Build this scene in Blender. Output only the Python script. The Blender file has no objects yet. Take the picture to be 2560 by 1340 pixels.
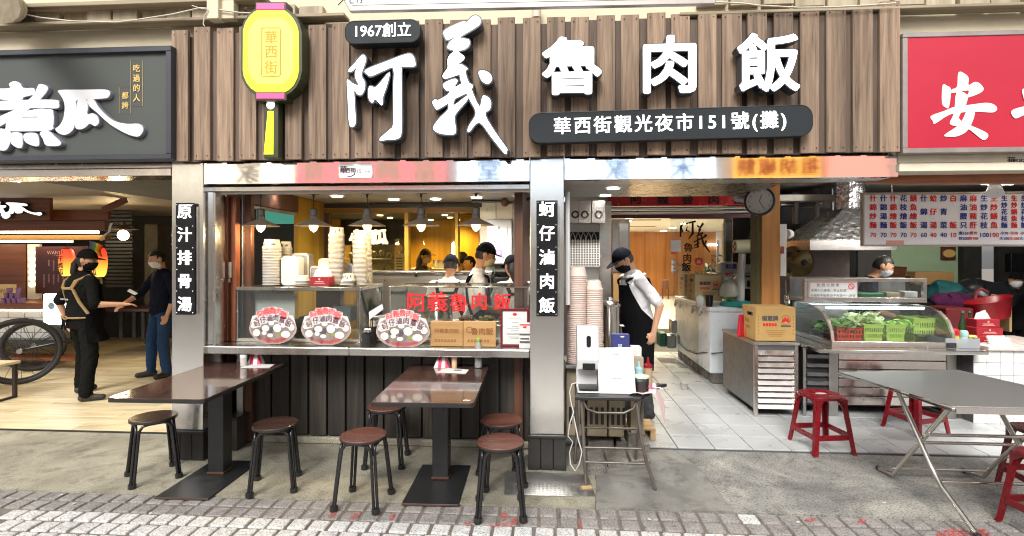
import bpy, bmesh, math, random
from math import sin, cos, pi, radians, sqrt, atan2
from mathutils import Vector, Matrix
from mathutils.geometry import tessellate_polygon
import numpy as np
random.seed(7)
S = bpy.context.scene
COL = S.collection

# ------------------------------------------------------------------ camera, sky, sun, exposure
FPX, HZN, THETA, CAMZ = 1300.0, 634.0, radians(3.8), 1.66
cam_d = bpy.data.cameras.new('camera'); cam = bpy.data.objects.new('camera', cam_d); COL.objects.link(cam)
cam.location = (0, 0, CAMZ); cam.rotation_euler = (radians(90), 0, THETA)
cam_d.sensor_width = 36; cam_d.lens = FPX / 2560 * 36
cam_d.shift_y = -(670 - HZN) / 2560
cam_d.clip_start = 0.05; cam_d.clip_end = 400
S.camera = cam

W = bpy.data.worlds.new('World'); S.world = W; W.use_nodes = True
wn = W.node_tree; bg = wn.nodes['Background']
sky = wn.nodes.new('ShaderNodeTexSky'); sky.sky_type = 'NISHITA'; sky.sun_disc = False
sky.sun_elevation = radians(40); sky.sun_rotation = radians(190); sky.altitude = 50; sky.dust_density = 3
hsv = wn.nodes.new('ShaderNodeHueSaturation'); hsv.inputs['Saturation'].default_value = 0.12   # overcast: cloud takes the blue out
wn.links.new(sky.outputs[0], hsv.inputs['Color']); wn.links.new(hsv.outputs[0], bg.inputs[0])
bg.inputs[1].default_value = 0.135

sun_d = bpy.data.lights.new('sun', 'SUN'); sun = bpy.data.objects.new('sun', sun_d); COL.objects.link(sun)
sun_d.energy = 1.5; sun_d.angle = radians(24); sun_d.color = (1, .965, .91)
sun.rotation_euler = (radians(50), 0, radians(-10)); sun.location = (0, -6, 9)

S.view_settings.view_transform = 'Standard'; S.view_settings.look = 'None'
S.view_settings.exposure = 1.0; S.view_settings.gamma = 1; S.view_settings.use_curve_mapping = False
S.cycles.use_denoising = True; S.cycles.filter_width = 1.1
S.cycles.max_bounces = 8; S.cycles.transparent_max_bounces = 16; S.cycles.caustics_reflective = False; S.cycles.caustics_refractive = False
S.cycles.sample_clamp_indirect = 6

# ------------------------------------------------------------------ pixel of the photograph -> point of the place
_s, _c = sin(THETA), cos(THETA)
def P(px, py, Y):
    u = (px - 1280) / FPX; v = (HZN - py) / FPX
    t = Y / (_c + u * _s)
    return Vector((t * (-_s + u * _c), Y, CAMZ + v * t))
def G(px, py, z=0.0):
    u = (px - 1280) / FPX; v = (HZN - py) / FPX
    t = (z - CAMZ) / v
    return Vector((t * (-_s + u * _c), t * (_c + u * _s), z))
def rect(px0, py0, px1, py1, Y):
    a = P(px0, (py0 + py1) / 2, Y); b = P(px1, (py0 + py1) / 2, Y); m = (px0 + px1) / 2
    return a.x, b.x, P(m, py1, Y).z, P(m, py0, Y).z          # x0, x1, z0, z1
def lin(h):
    r = [int(h[i:i + 2], 16) / 255 for i in (0, 2, 4)]
    return tuple((x / 12.92 if x <= .04045 else ((x + .055) / 1.055) ** 2.4) for x in r)

# ------------------------------------------------------------------ materials
def _new(name):
    m = bpy.data.materials.new(name); m.use_nodes = True
    nt = m.node_tree; return m, nt, nt.nodes['Principled BSDF']
def _n(nt, t, **kw):
    n = nt.nodes.new(t)
    for k, v in kw.items():
        if k in n.inputs: n.inputs[k].default_value = v
        else: setattr(n, k, v)
    return n
def _coords(nt, scale=(1, 1, 1), rnd=True, obj=True):
    tc = _n(nt, 'ShaderNodeTexCoord'); mp = _n(nt, 'ShaderNodeMapping'); mp.inputs['Scale'].default_value = scale
    nt.links.new(tc.outputs['Object'], mp.inputs['Vector'])
    if rnd:
        oi = _n(nt, 'ShaderNodeObjectInfo'); mm = _n(nt, 'ShaderNodeMath', operation='MULTIPLY'); mm.inputs[1].default_value = 37.0
        nt.links.new(oi.outputs['Random'], mm.inputs[0]); nt.links.new(mm.outputs[0], mp.inputs['Location'])
    return mp
def _ramp(nt, fac, stops):
    r = _n(nt, 'ShaderNodeValToRGB'); e = r.color_ramp.elements
    while len(e) < len(stops): e.new(.5)
    for i, (p, c) in enumerate(stops): e[i].position = p; e[i].color = (*c, 1)
    nt.links.new(fac, r.inputs[0]); return r
def mul(c, k): return tuple(min(1, x * k) for x in c)
def mat(name, col, rough=.5, metal=0., var=.12, scale=9., bump=.0, bscale=60., spec=.5, rvar=.12, coat=0., sss=0., rnd=.0):
    """plain surface with uneven colour, uneven gloss and a little relief"""
    m, nt, b = _new(name)
    mp = _coords(nt)
    nz = _n(nt, 'ShaderNodeTexNoise', Scale=scale, Detail=6., Roughness=.6); nt.links.new(mp.outputs[0], nz.inputs['Vector'])
    r = _ramp(nt, nz.outputs['Fac'], [(.25, mul(col, 1 - var)), (.55, col), (.8, mul(col, 1 + var * .7))])
    out = r.outputs[0]
    if rnd:
        oi = _n(nt, 'ShaderNodeObjectInfo'); mr = _n(nt, 'ShaderNodeMapRange'); mr.inputs[3].default_value = 1 - rnd; mr.inputs[4].default_value = 1 + rnd
        nt.links.new(oi.outputs['Random'], mr.inputs[0])
        hs = _n(nt, 'ShaderNodeHueSaturation'); nt.links.new(mr.outputs[0], hs.inputs['Value']); nt.links.new(out, hs.inputs['Color']); out = hs.outputs[0]
    nt.links.new(out, b.inputs['Base Color'])
    b.inputs['Metallic'].default_value = metal; b.inputs['Specular IOR Level'].default_value = spec
    b.inputs['Coat Weight'].default_value = coat; b.inputs['Coat Roughness'].default_value = .08
    if sss: b.inputs['Subsurface Weight'].default_value = sss; b.inputs['Subsurface Radius'].default_value = (.02, .008, .004)
    mr = _n(nt, 'ShaderNodeMapRange'); mr.inputs[3].default_value = max(.02, rough - rvar); mr.inputs[4].default_value = min(1, rough + rvar)
    nt.links.new(nz.outputs['Fac'], mr.inputs[0]); nt.links.new(mr.outputs[0], b.inputs['Roughness'])
    if bump:
        n2 = _n(nt, 'ShaderNodeTexNoise', Scale=bscale, Detail=4.); nt.links.new(mp.outputs[0], n2.inputs['Vector'])
        bp = _n(nt, 'ShaderNodeBump', Strength=bump, Distance=.01); nt.links.new(n2.outputs['Fac'], bp.inputs['Height']); nt.links.new(bp.outputs[0], b.inputs['Normal'])
    return m
def wood(name, dark, mid, light, axis='Z', fine=60., rough=.6, bump=.25, rnd=.18, knots=True, coat=0., stretch=.045):
    m, nt, b = _new(name)
    sc = {'X': (stretch, 1, 1), 'Y': (1, stretch, 1), 'Z': (1, 1, stretch)}[axis]
    mp = _coords(nt, sc)
    n1 = _n(nt, 'ShaderNodeTexNoise', Scale=fine, Detail=8., Roughness=.62, Distortion=.4); nt.links.new(mp.outputs[0], n1.inputs['Vector'])
    n2 = _n(nt, 'ShaderNodeTexNoise', Scale=fine / 7, Detail=4., Distortion=2.6); nt.links.new(mp.outputs[0], n2.inputs['Vector'])
    mx = _n(nt, 'ShaderNodeMix'); mx.data_type = 'FLOAT'; mx.inputs[0].default_value = .5
    nt.links.new(n1.outputs['Fac'], mx.inputs[2]); nt.links.new(n2.outputs['Fac'], mx.inputs[3])
    r = _ramp(nt, mx.outputs[0], [(.32, dark), (.5, mid), (.68, light)])
    oi = _n(nt, 'ShaderNodeObjectInfo'); mr = _n(nt, 'ShaderNodeMapRange'); mr.inputs[3].default_value = 1 - rnd; mr.inputs[4].default_value = 1 + rnd
    nt.links.new(oi.outputs['Random'], mr.inputs[0])
    hs = _n(nt, 'ShaderNodeHueSaturation'); nt.links.new(mr.outputs[0], hs.inputs['Value']); nt.links.new(r.outputs[0], hs.inputs['Color'])
    nt.links.new(hs.outputs[0], b.inputs['Base Color'])
    b.inputs['Roughness'].default_value = rough; b.inputs['Coat Weight'].default_value = coat; b.inputs['Coat Roughness'].default_value = .06
    bp = _n(nt, 'ShaderNodeBump', Strength=bump, Distance=.004); nt.links.new(mx.outputs[0], bp.inputs['Height']); nt.links.new(bp.outputs[0], b.inputs['Normal'])
    return m
def steel(name, col=(.62, .61, .59), rough=.22, axis='X', wav=.06, brush=.08, wscale=3., rv=(.7, 1.6)):
    m, nt, b = _new(name)
    b.inputs['Metallic'].default_value = 1; b.inputs['Base Color'].default_value = (*col, 1)
    sc = {'X': (.03, 1, 1), 'Y': (1, .03, 1), 'Z': (1, 1, .03)}[axis]
    mp = _coords(nt, sc); n1 = _n(nt, 'ShaderNodeTexNoise', Scale=220., Detail=3.); nt.links.new(mp.outputs[0], n1.inputs['Vector'])
    mp2 = _coords(nt); n2 = _n(nt, 'ShaderNodeTexNoise', Scale=wscale, Detail=2.5); nt.links.new(mp2.outputs[0], n2.inputs['Vector'])
    n3 = _n(nt, 'ShaderNodeTexNoise', Scale=11., Detail=7., Roughness=.7); nt.links.new(mp2.outputs[0], n3.inputs['Vector'])
    mr = _n(nt, 'ShaderNodeMapRange'); mr.inputs[1].default_value = .3; mr.inputs[2].default_value = .75; mr.inputs[3].default_value = max(.03, rough * rv[0]); mr.inputs[4].default_value = rough * rv[1]
    nt.links.new(n3.outputs['Fac'], mr.inputs[0]); nt.links.new(mr.outputs[0], b.inputs['Roughness'])
    b1 = _n(nt, 'ShaderNodeBump', Strength=brush, Distance=.002); nt.links.new(n1.outputs['Fac'], b1.inputs['Height'])
    b2 = _n(nt, 'ShaderNodeBump', Strength=wav, Distance=.05); nt.links.new(n2.outputs['Fac'], b2.inputs['Height']); nt.links.new(b1.outputs[0], b2.inputs['Normal'])
    nt.links.new(b2.outputs[0], b.inputs['Normal'])
    return m
ORD = ['first', 'second', 'third', 'fourth', 'fifth', 'sixth', 'seventh', 'eighth', 'ninth', 'tenth', 'eleventh', 'twelfth']
def emit(name, col, k, base=None):
    m, nt, b = _new(name)
    b.inputs['Base Color'].default_value = (*(base or col), 1); b.inputs['Roughness'].default_value = .4
    b.inputs['Emission Color'].default_value = (*col, 1); b.inputs['Emission Strength'].default_value = k
    return m
def glass(name, tint=(.95, .98, .97), haze=.02, spec=1.0):
    m, nt, b = _new(name); nt.nodes.remove(b)
    tr = _n(nt, 'ShaderNodeBsdfTransparent'); tr.inputs[0].default_value = (*tint, 1)
    gl = _n(nt, 'ShaderNodeBsdfGlossy'); gl.inputs['Roughness'].default_value = .03
    df = _n(nt, 'ShaderNodeBsdfDiffuse'); df.inputs[0].default_value = (.8, .82, .82, 1)
    fr = _n(nt, 'ShaderNodeFresnel', IOR=1.45)
    m0 = _n(nt, 'ShaderNodeMixShader'); m0.inputs[0].default_value = haze; nt.links.new(tr.outputs[0], m0.inputs[1]); nt.links.new(df.outputs[0], m0.inputs[2])
    mm = _n(nt, 'ShaderNodeMath', operation='MULTIPLY'); mm.inputs[1].default_value = spec; nt.links.new(fr.outputs[0], mm.inputs[0])
    mx = _n(nt, 'ShaderNodeMixShader'); nt.links.new(mm.outputs[0], mx.inputs[0]); nt.links.new(m0.outputs[0], mx.inputs[1]); nt.links.new(gl.outputs[0], mx.inputs[2])
    nt.links.new(mx.outputs[0], nt.nodes['Material Output'].inputs['Surface']); return m
def cloth(name, col, wr=.5, wscale=14., rough=.85):
    m, nt, b = _new(name)
    mp = _coords(nt, (1, 1, .55)); n1 = _n(nt, 'ShaderNodeTexNoise', Scale=wscale, Detail=3., Distortion=1.2); nt.links.new(mp.outputs[0], n1.inputs['Vector'])
    n2 = _n(nt, 'ShaderNodeTexNoise', Scale=5., Detail=4.); nt.links.new(mp.outputs[0], n2.inputs['Vector'])
    r = _ramp(nt, n2.outputs['Fac'], [(.3, mul(col, .85)), (.7, mul(col, 1.1))]); nt.links.new(r.outputs[0], b.inputs['Base Color'])
    b.inputs['Roughness'].default_value = rough; b.inputs['Specular IOR Level'].default_value = .08
    bp = _n(nt, 'ShaderNodeBump', Strength=wr, Distance=.03); nt.links.new(n1.outputs['Fac'], bp.inputs['Height']); nt.links.new(bp.outputs[0], b.inputs['Normal'])
    return m

# ------------------------------------------------------------------ mesh building
WL = {}
def obj_from(name, verts, faces, mats, midx=None, parent=None, smooth=0., bev=0., bseg=1, local=False, origin=None):
    me = bpy.data.meshes.new(name)
    off = Vector((0, 0, 0))
    if parent is not None and not local: off = WL[parent.name]
    elif parent is None and not local:
        if origin is None:
            a = np.array(verts); origin = Vector(((a[:, 0].min() + a[:, 0].max()) / 2, (a[:, 1].min() + a[:, 1].max()) / 2, a[:, 2].min()))
        off = Vector(origin)
    me.from_pydata([(v[0] - off.x, v[1] - off.y, v[2] - off.z) for v in verts], [], faces)
    ms = mats if isinstance(mats, (list, tuple)) else [mats]
    for m in ms: me.materials.append(m)
    if midx is not None and len(ms) > 1: me.polygons.foreach_set('material_index', midx)
    if bev:
        bm = bmesh.new(); bm.from_mesh(me)
        es = [e for e in bm.edges if len(e.link_faces) == 2 and e.calc_face_angle(0) > .5]
        bmesh.ops.bevel(bm, geom=es, offset=bev, segments=bseg, affect='EDGES', profile=.5, clamp_overlap=True)
        bm.to_mesh(me); bm.free()
    if smooth:
        me.polygons.foreach_set('use_smooth', [True] * len(me.polygons)); me.set_sharp_from_angle(angle=radians(smooth))
    me.update()
    o = bpy.data.objects.new(name, me); COL.objects.link(o)
    if parent is not None: o.parent = parent; WL[o.name] = WL.get(parent.name, Vector()) if not local else Vector()
    else: o.location = off; WL[o.name] = off.copy()
    return o
def tag(o, label=None, cat=None, group=None, kind=None):
    if label: o['label'] = label
    if cat: o['category'] = cat
    if group: o['group'] = group
    if kind: o['kind'] = kind
    return o
def thing(name, label, cat, loc=(0, 0, 0), group=None, rz=0.):
    o = bpy.data.objects.new(name, None); COL.objects.link(o); o.location = loc; o.rotation_euler = (0, 0, rz)
    o.empty_display_size = .05; WL[o.name] = Vector(loc)
    return tag(o, label, cat, group)
def dup(root, loc, rz=0., label=None):
    r = root.copy(); COL.objects.link(r); r.location = loc; r.rotation_euler = (0, 0, rz)
    if label: r['label'] = label
    for ch in list(root.children):
        c = ch.copy(); COL.objects.link(c); c.parent = r
        for g in list(ch.children):
            d = g.copy(); COL.objects.link(d); d.parent = c
    return r

_gcache = {}
def glyphs(body, size, spacing=1.0, line=1.0, align='CENTER', ext=0.):
    k = (body, round(size, 5), spacing, line, align, ext)
    if k not in _gcache:
        cu = bpy.data.curves.new('lettering', 'FONT'); cu.body = body; cu.size = size; cu.align_x = align; cu.align_y = 'CENTER'
        cu.space_character = spacing; cu.space_line = line; cu.extrude = ext; cu.resolution_u = 3 if size > .08 else 2
        ob = bpy.data.objects.new('lettering', cu)
        me = bpy.data.meshes.new_from_object(ob)
        _gcache[k] = ([v.co.copy() for v in me.vertices], [tuple(p.vertices) for p in me.polygons])
        bpy.data.objects.remove(ob); bpy.data.curves.remove(cu); bpy.data.meshes.remove(me)
    return _gcache[k]
def smooth_poly(pts, n=4):
    out = []; L = len(pts)
    for i in range(L):
        p0, p1, p2, p3 = (Vector(pts[(i + k - 1) % L]) for k in range(4))
        # keep sharp corners sharp
        for j in range(n):
            t = j / n
            q = .5 * ((2 * p1) + (p2 - p0) * t + (2 * p0 - 5 * p1 + 4 * p2 - p3) * t * t + (3 * p1 - p0 - 3 * p2 + p3) * t ** 3)
            out.append(q)
    return out
def inflate(pts, d):
    pts = [Vector(p[:2]) for p in pts]; L = len(pts)
    area = sum(pts[i].x * pts[(i + 1) % L].y - pts[(i + 1) % L].x * pts[i].y for i in range(L))
    sg = 1 if area > 0 else -1; out = []
    for i in range(L):
        a = (pts[i] - pts[i - 1]); b = (pts[(i + 1) % L] - pts[i])
        n = Vector((a.y, -a.x)).normalized() + Vector((b.y, -b.x)).normalized()
        n = n.normalized() if n.length > 1e-4 else Vector((a.y, -a.x)).normalized()
        out.append(pts[i] + n * d * sg)
    return out

class MB:
    def __init__(s): s.v = []; s.f = []; s.m = []
    def add(s, vs, fs, m=0):
        k = len(s.v); s.v += [tuple(x) for x in vs]; s.f += [tuple(i + k for i in f) for f in fs]; s.m += [m] * len(fs); return s
    def box(s, x0, x1, y0, y1, z0, z1, m=0):
        return s.add([(x0, y0, z0), (x1, y0, z0), (x1, y1, z0), (x0, y1, z0), (x0, y0, z1), (x1, y0, z1), (x1, y1, z1), (x0, y1, z1)],
                     [(0, 3, 2, 1), (4, 5, 6, 7), (0, 1, 5, 4), (1, 2, 6, 5), (2, 3, 7, 6), (3, 0, 4, 7)], m)
    def obox(s, c, size, rz=0., rx=0., ry=0., m=0):
        M = Matrix.Translation(c) @ Matrix.Rotation(rz, 4, 'Z') @ Matrix.Rotation(rx, 4, 'X') @ Matrix.Rotation(ry, 4, 'Y'); a, b, d = (x / 2 for x in size)
        k = MB().box(-a, a, -b, b, -d, d); return s.add([M @ Vector(v) for v in k.v], k.f, m)
    def pbox(s, px0, py0, px1, py1, Y, d, m=0):
        x0, x1, z0, z1 = rect(px0, py0, px1, py1, Y); return s.box(x0, x1, Y, Y + d, z0, z1, m)
    def hexa(s, lo, hi, m=0):      # lo, hi: 4 points each, same winding (ccw from above)
        return s.add(list(lo) + list(hi), [(0, 3, 2, 1), (4, 5, 6, 7), (0, 1, 5, 4), (1, 2, 6, 5), (2, 3, 7, 6), (3, 0, 4, 7)], m)
    def quad(s, a, b, c, d, m=0): return s.add([a, b, c, d], [(0, 1, 2, 3)], m)
    def tube(s, pts, r, seg=8, m=0, closed=False, flat=None):
        pts = [Vector(p) for p in pts]; n = len(pts); rr = r if isinstance(r, (list, tuple)) else [r] * n
        rings = []; prev = None
        for i, p in enumerate(pts):
            if closed: t = (pts[(i + 1) % n] - pts[i - 1])
            else: t = (pts[min(i + 1, n - 1)] - pts[max(i - 1, 0)])
            t.normalize()
            if prev is None:
                a = Vector((0, 0, 1)) if abs(t.z) < .9 else Vector((0, 1, 0)); u = t.cross(a).normalized()
            else:
                u = (prev - t * prev.dot(t)); u = u.normalized() if u.length > 1e-5 else t.orthogonal().normalized()
            prev = u; w = t.cross(u)
            fx, fy = flat or (1, 1)
            rings.append([p + (u * cos(2 * pi * k / seg) * fx + w * sin(2 * pi * k / seg) * fy) * rr[i] for k in range(seg)])
        vs = [q for R in rings for q in R]; fs = []
        for i in range(n if closed else n - 1):
            j = (i + 1) % n
            for k in range(seg): fs.append((i * seg + k, i * seg + (k + 1) % seg, j * seg + (k + 1) % seg, j * seg + k))
        if not closed: fs += [tuple(reversed(range(seg))), tuple(range((n - 1) * seg, n * seg))]
        return s.add(vs, fs, m)
    def lathe(s, prof, c=(0, 0, 0), seg=20, m=0, M=None, sx=1., sy=1., caps=True):
        c = Vector(c); vs = []; fs = []; n = len(prof)
        for r, z in prof:
            for k in range(seg):
                p = Vector((r * cos(2 * pi * k / seg) * sx, r * sin(2 * pi * k / seg) * sy, z)); vs.append(c + (M @ p if M else p))
        for i in range(n - 1):
            for k in range(seg): fs.append((i * seg + k, i * seg + (k + 1) % seg, (i + 1) * seg + (k + 1) % seg, (i + 1) * seg + k))
        if caps:
            if prof[0][0] > 1e-4: fs.append(tuple(reversed(range(seg))))
            if prof[-1][0] > 1e-4: fs.append(tuple(range((n - 1) * seg, n * seg)))
        return s.add(vs, fs, m)
    def ell(s, c, r, seg=16, rings=10, m=0, M=None):
        pr = [(max(sin(pi * i / rings), 1e-3), -cos(pi * i / rings)) for i in range(rings + 1)]
        k = MB().lathe(pr, (0, 0, 0), seg, caps=False); c = Vector(c); D = Matrix.Diagonal(Vector(r))
        return s.add([c + ((M @ (D @ Vector(v))) if M else (D @ Vector(v))) for v in k.v], k.f, m)
    def prism(s, poly, o, ux, uy, nrm, depth, m=0, side=None):
        """poly (2-D) in the frame o,ux,uy; front at o, back at o - nrm*depth"""
        o, ux, uy, nrm = Vector(o), Vector(ux), Vector(uy), Vector(nrm); L = len(poly)
        fr = [o + ux * p[0] + uy * p[1] for p in poly]; bk = [q - nrm * depth for q in fr]
        tri = tessellate_polygon([[Vector((p[0], p[1], 0)) for p in poly]])
        area = sum(poly[i][0] * poly[(i + 1) % L][1] - poly[(i + 1) % L][0] * poly[i][1] for i in range(L))
        flip = (ux.cross(uy).dot(nrm) < 0)
        tf = []
        for t in tri:
            a, b, c = (Vector((poly[i][0], poly[i][1])) for i in t)
            cr = (b - a).cross(c - a)
            t = t if (cr > 0) != flip else t[::-1]
            tf.append(tuple(t))
        s.add(fr + bk, tf + [tuple(i + L for i in reversed(t)) for t in tf], m)
        sf = []
        for i in range(L):
            j = (i + 1) % L
            q = (i, j, j + L, i + L); q = q[::-1] if (area > 0) != flip else q
            sf.append(q)
        k = len(s.v) - 2 * L; s.f += [tuple(i + k for i in f) for f in sf]; s.m += [side if side is not None else m] * len(sf)
        return s
    def text(s, body, o, size, ux=(1, 0, 0), uy=(0, 0, 1), bold=0., ext=0., m=0, spacing=1., line=1., align='CENTER', sx=1.):
        o, ux, uy = Vector(o), Vector(ux), Vector(uy); nrm = ux.cross(uy)
        vs, fs = glyphs(body, size, spacing, line, align, ext)
        offs = [(0, 0)] + ([(bold * cos(a * pi / 4), bold * sin(a * pi / 4)) for a in range(8)] if bold and size > .3 else [(bold, bold * .6), (-bold, -bold * .6), (bold, -bold * .6), (-bold, bold * .6)] if bold else [])
        for i, (a, b) in enumerate(offs):
            d = i * .00025
            s.add([o + ux * (v.x * sx + a) + uy * (v.y + b) + nrm * (v.z + d) for v in vs], fs, m)
        return s
    def build(s, name, mats, parent=None, **kw):
        return obj_from(name, s.v, s.f, mats, s.m, parent, **kw)
def pb(name, mats, px0, py0, px1, py1, Y, d, parent=None, bev=.003, **kw):
    return MB().pbox(px0, py0, px1, py1, Y, d).build(name, mats, parent, bev=bev, **kw)
def bx(name, mats, x0, x1, y0, y1, z0, z1, parent=None, bev=.003, **kw):
    return MB().box(x0, x1, y0, y1, z0, z1).build(name, mats, parent, bev=bev, **kw)
def rrect(w, h, r, n=6):
    pts = []
    for cx, cy, a0 in ((w / 2 - r, h / 2 - r, 0), (-w / 2 + r, h / 2 - r, 90), (-w / 2 + r, -h / 2 + r, 180), (w / 2 - r, -h / 2 + r, 270)):
        for k in range(n + 1):
            a = radians(a0 + 90 * k / n); pts.append((cx + r * cos(a), cy + r * sin(a)))
    return pts
NY = Vector((0, -1, 0)); EX = Vector((1, 0, 0)); EZ = Vector((0, 0, 1))
def point_light(name, loc, w, col=(1, .9, .75), r=.03, parent=None):
    l = bpy.data.lights.new(name, 'POINT'); l.energy = w; l.color = col; l.shadow_soft_size = r
    o = bpy.data.objects.new(name, l); COL.objects.link(o); o.location = loc
    if parent is not None: o.parent = parent; o.location = Vector(loc) - WL.get(parent.name, Vector())
    return o
def spot_down(name, loc, w, col=(1, .95, .88), r=.06, parent=None, size=140):
    l = bpy.data.lights.new(name, 'SPOT'); l.energy = w; l.color = col; l.shadow_soft_size = r; l.spot_size = radians(size); l.spot_blend = .8
    o = bpy.data.objects.new(name, l); COL.objects.link(o); o.location = loc
    if parent is not None: o.parent = parent; o.location = Vector(loc) - WL.get(parent.name, Vector())
    return o

# shared materials
M = {}
M['steel'] = steel('stainless_steel', (.66, .65, .62), .2, 'X', .05)
M['steel_mirror'] = steel('polished_stainless_sheet', (.9, .89, .87), .045, 'X', .012, .01, 2.2)
M['steel_pillar'] = steel('pillar_stainless_sheet', (.88, .86, .82), .2, 'Z', .014, .03, rv=(.8, 1.25))
M['steel_dull'] = steel('dull_stainless', (.5, .49, .47), .34, 'X', .08, .12)
M['steel_dark'] = steel('dark_worn_steel', (.26, .27, .28), .4, 'X', .08, .15)
M['black'] = mat('black_paint', (.018, .018, .019), .4, var=.3, bump=.05)
M['black_metal'] = mat('black_powder_coat', (.02, .021, .022), .35, var=.35, bump=.08, bscale=120)
M['black_gloss'] = mat('black_acrylic', (.012, .012, .013), .12, rvar=.05)
M['black_plastic'] = mat('black_plastic', (.02, .02, .02), .3)
M['white'] = mat('white_paint', (.78, .77, .74), .5, var=.06)
M['white_plastic'] = mat('white_plastic', (.62, .62, .62), .3, var=.04)
M['paper'] = mat('white_paper', (.64, .63, .61), .85, var=.05)
M['cream'] = mat('cream_plaster', (.58, .51, .36), .85, var=.14, scale=3, bump=.15, bscale=40)
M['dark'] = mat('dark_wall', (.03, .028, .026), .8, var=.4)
M['glass'] = glass('clear_glass')
M['glass_case'] = glass('display_case_glass', (.92, .95, .93), .02, .8)
M['nail'] = mat('rusty_nail', (.05, .035, .025), .6, metal=.5)
M['red'] = mat('red_plastic', lin('86101a'), .35)
M['red_text'] = mat('red_lettering', lin('d81e24'), .5, var=.08)
M['black_text'] = mat('black_lettering', (.01, .009, .01), .7, var=.05, spec=.1)
M['blue_text'] = mat('blue_lettering', lin('28348c'), .5, var=.05)
M['white_text'] = mat('white_lettering', (.85, .85, .85), .5, var=.03)
M['card'] = mat('corrugated_cardboard', lin('b08a58'), .9, var=.1)
# ------------------------------------------------------------------ setting: ground
def concrete(name, c0, c1, c2, sc=1.6, grain=140, speck=.0, stain=.55):
    m, nt, b = _new(name)
    mp = _coords(nt, rnd=False)
    n1 = _n(nt, 'ShaderNodeTexNoise', Scale=sc, Detail=7., Roughness=.65, Distortion=.5); nt.links.new(mp.outputs[0], n1.inputs['Vector'])
    r = _ramp(nt, n1.outputs['Fac'], [(.3, c0), (.5, c1), (.68, c2)])
    n2 = _n(nt, 'ShaderNodeTexNoise', Scale=grain, Detail=3.); nt.links.new(mp.outputs[0], n2.inputs['Vector'])
    r2 = _ramp(nt, n2.outputs['Fac'], [(.34, (.5 - speck,) * 3), (.5, (.95, .95, .95)), (.66, (1.0 + speck * .0,) * 3)])
    mx = _n(nt, 'ShaderNodeMix'); mx.data_type = 'RGBA'; mx.blend_type = 'MULTIPLY'; mx.inputs[0].default_value = .75
    nt.links.new(r.outputs[0], mx.inputs[6]); nt.links.new(r2.outputs[0], mx.inputs[7])
    n3 = _n(nt, 'ShaderNodeTexNoise', Scale=6., Detail=5., Roughness=.7); nt.links.new(mp.outputs[0], n3.inputs['Vector'])
    r3 = _ramp(nt, n3.outputs['Fac'], [(.36, (.42, .40, .37)), (.48, (1, 1, 1))])
    mx2 = _n(nt, 'ShaderNodeMix'); mx2.data_type = 'RGBA'; mx2.blend_type = 'MULTIPLY'; mx2.inputs[0].default_value = stain
    nt.links.new(mx.outputs[2], mx2.inputs[6]); nt.links.new(r3.outputs[0], mx2.inputs[7])
    nt.links.new(mx2.outputs[2], b.inputs['Base Color']); b.inputs['Roughness'].default_value = .78
    bp = _n(nt, 'ShaderNodeBump', Strength=.35, Distance=.006); nt.links.new(n2.outputs['Fac'], bp.inputs['Height']); nt.links.new(bp.outputs[0], b.inputs['Normal'])
    return m
M['grout'] = concrete('brown_joint_sand', (.14, .118, .1), (.2, .172, .147), (.26, .225, .19), 5)
M['conc_l'] = concrete('lamp_tinted_concrete', (.19, .175, .135), (.33, .305, .235), (.46, .43, .33), 1.5, 110, .2)  # yellow cast of the shop lamps is part of this concrete's colour
M['conc_m'] = concrete('smooth_grey_concrete', (.16, .156, .143), (.245, .238, .215), (.32, .31, .275), 2.2, 160)
M['conc_r'] = concrete('exposed_aggregate_concrete', (.14, .14, .138), (.27, .265, .245), (.46, .44, .38), 1.7, 75, .3)
M['paver_g'] = concrete('grey_paver', (.22, .205, .195), (.31, .29, .275), (.38, .355, .335), 9, 90, .2, .2)
M['paver_w'] = concrete('white_speckled_paver', (.55, .54, .52), (.68, .67, .65), (.76, .75, .73), 7, 95, .25, .15)
for k in ('paver_g', 'paver_w'):
    nt = M[k].node_tree; oi = _n(nt, 'ShaderNodeObjectInfo')
    for n in nt.nodes:
        if n.type == 'MAPPING':
            mm = _n(nt, 'ShaderNodeMath', operation='MULTIPLY'); mm.inputs[1].default_value = 53.; nt.links.new(oi.outputs['Random'], mm.inputs[0]); nt.links.new(mm.outputs[0], n.inputs['Location'])
street = MB().box(-40, 40, -40, 3.43, -.30, -.012).build('street', M['grout']); tag(street, kind='structure')
pave = MB().box(-40, 40, -4.6, 2.66, -.011, -.002).build('pavement', M['paver_w']); tag(pave, kind='structure')
ground = MB().box(-60, 60, 3.42, 60, -.32, -.016).build('ground', M['grout']); tag(ground, kind='structure')
def paver_mesh(m):
    k = MB().box(-.0535, .0535, -.0535, .0535, -.03, 0)
    o = k.build('paver', m, bev=.009, bseg=3, local=True); me = o.data; bpy.data.objects.remove(o); return me
pw, pg = paver_mesh(M['paver_w']), paver_mesh(M['paver_g'])
pitch = .1255
for row in range(6):
    gray = row < 2; y = 3.42 - pitch * (row + .5)
    x0, x1 = (-3.75, 3.35) if gray else {2: (-3.4, 1.3), 3: (-3.3, .3), 4: (-3.2, -.9), 5: (-3.0, -2.0)}[row]
    x = x0
    while x < x1:
        if row == 0 and abs(x - 1.24) < pitch / 2: me = pw
        else: me = pg if gray else pw
        o = bpy.data.objects.new('paver', me); COL.objects.link(o); o.parent = street
        o.location = Vector((x + random.uniform(-.003, .003), y + random.uniform(-.002, .002), random.uniform(-.003, .002) - (.004 if gray and -2.6 < x < .0 else 0))) - WL['street']
        o.rotation_euler = (random.uniform(-.008, .008), random.uniform(-.008, .008), random.uniform(-.012, .012)); x += pitch
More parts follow.
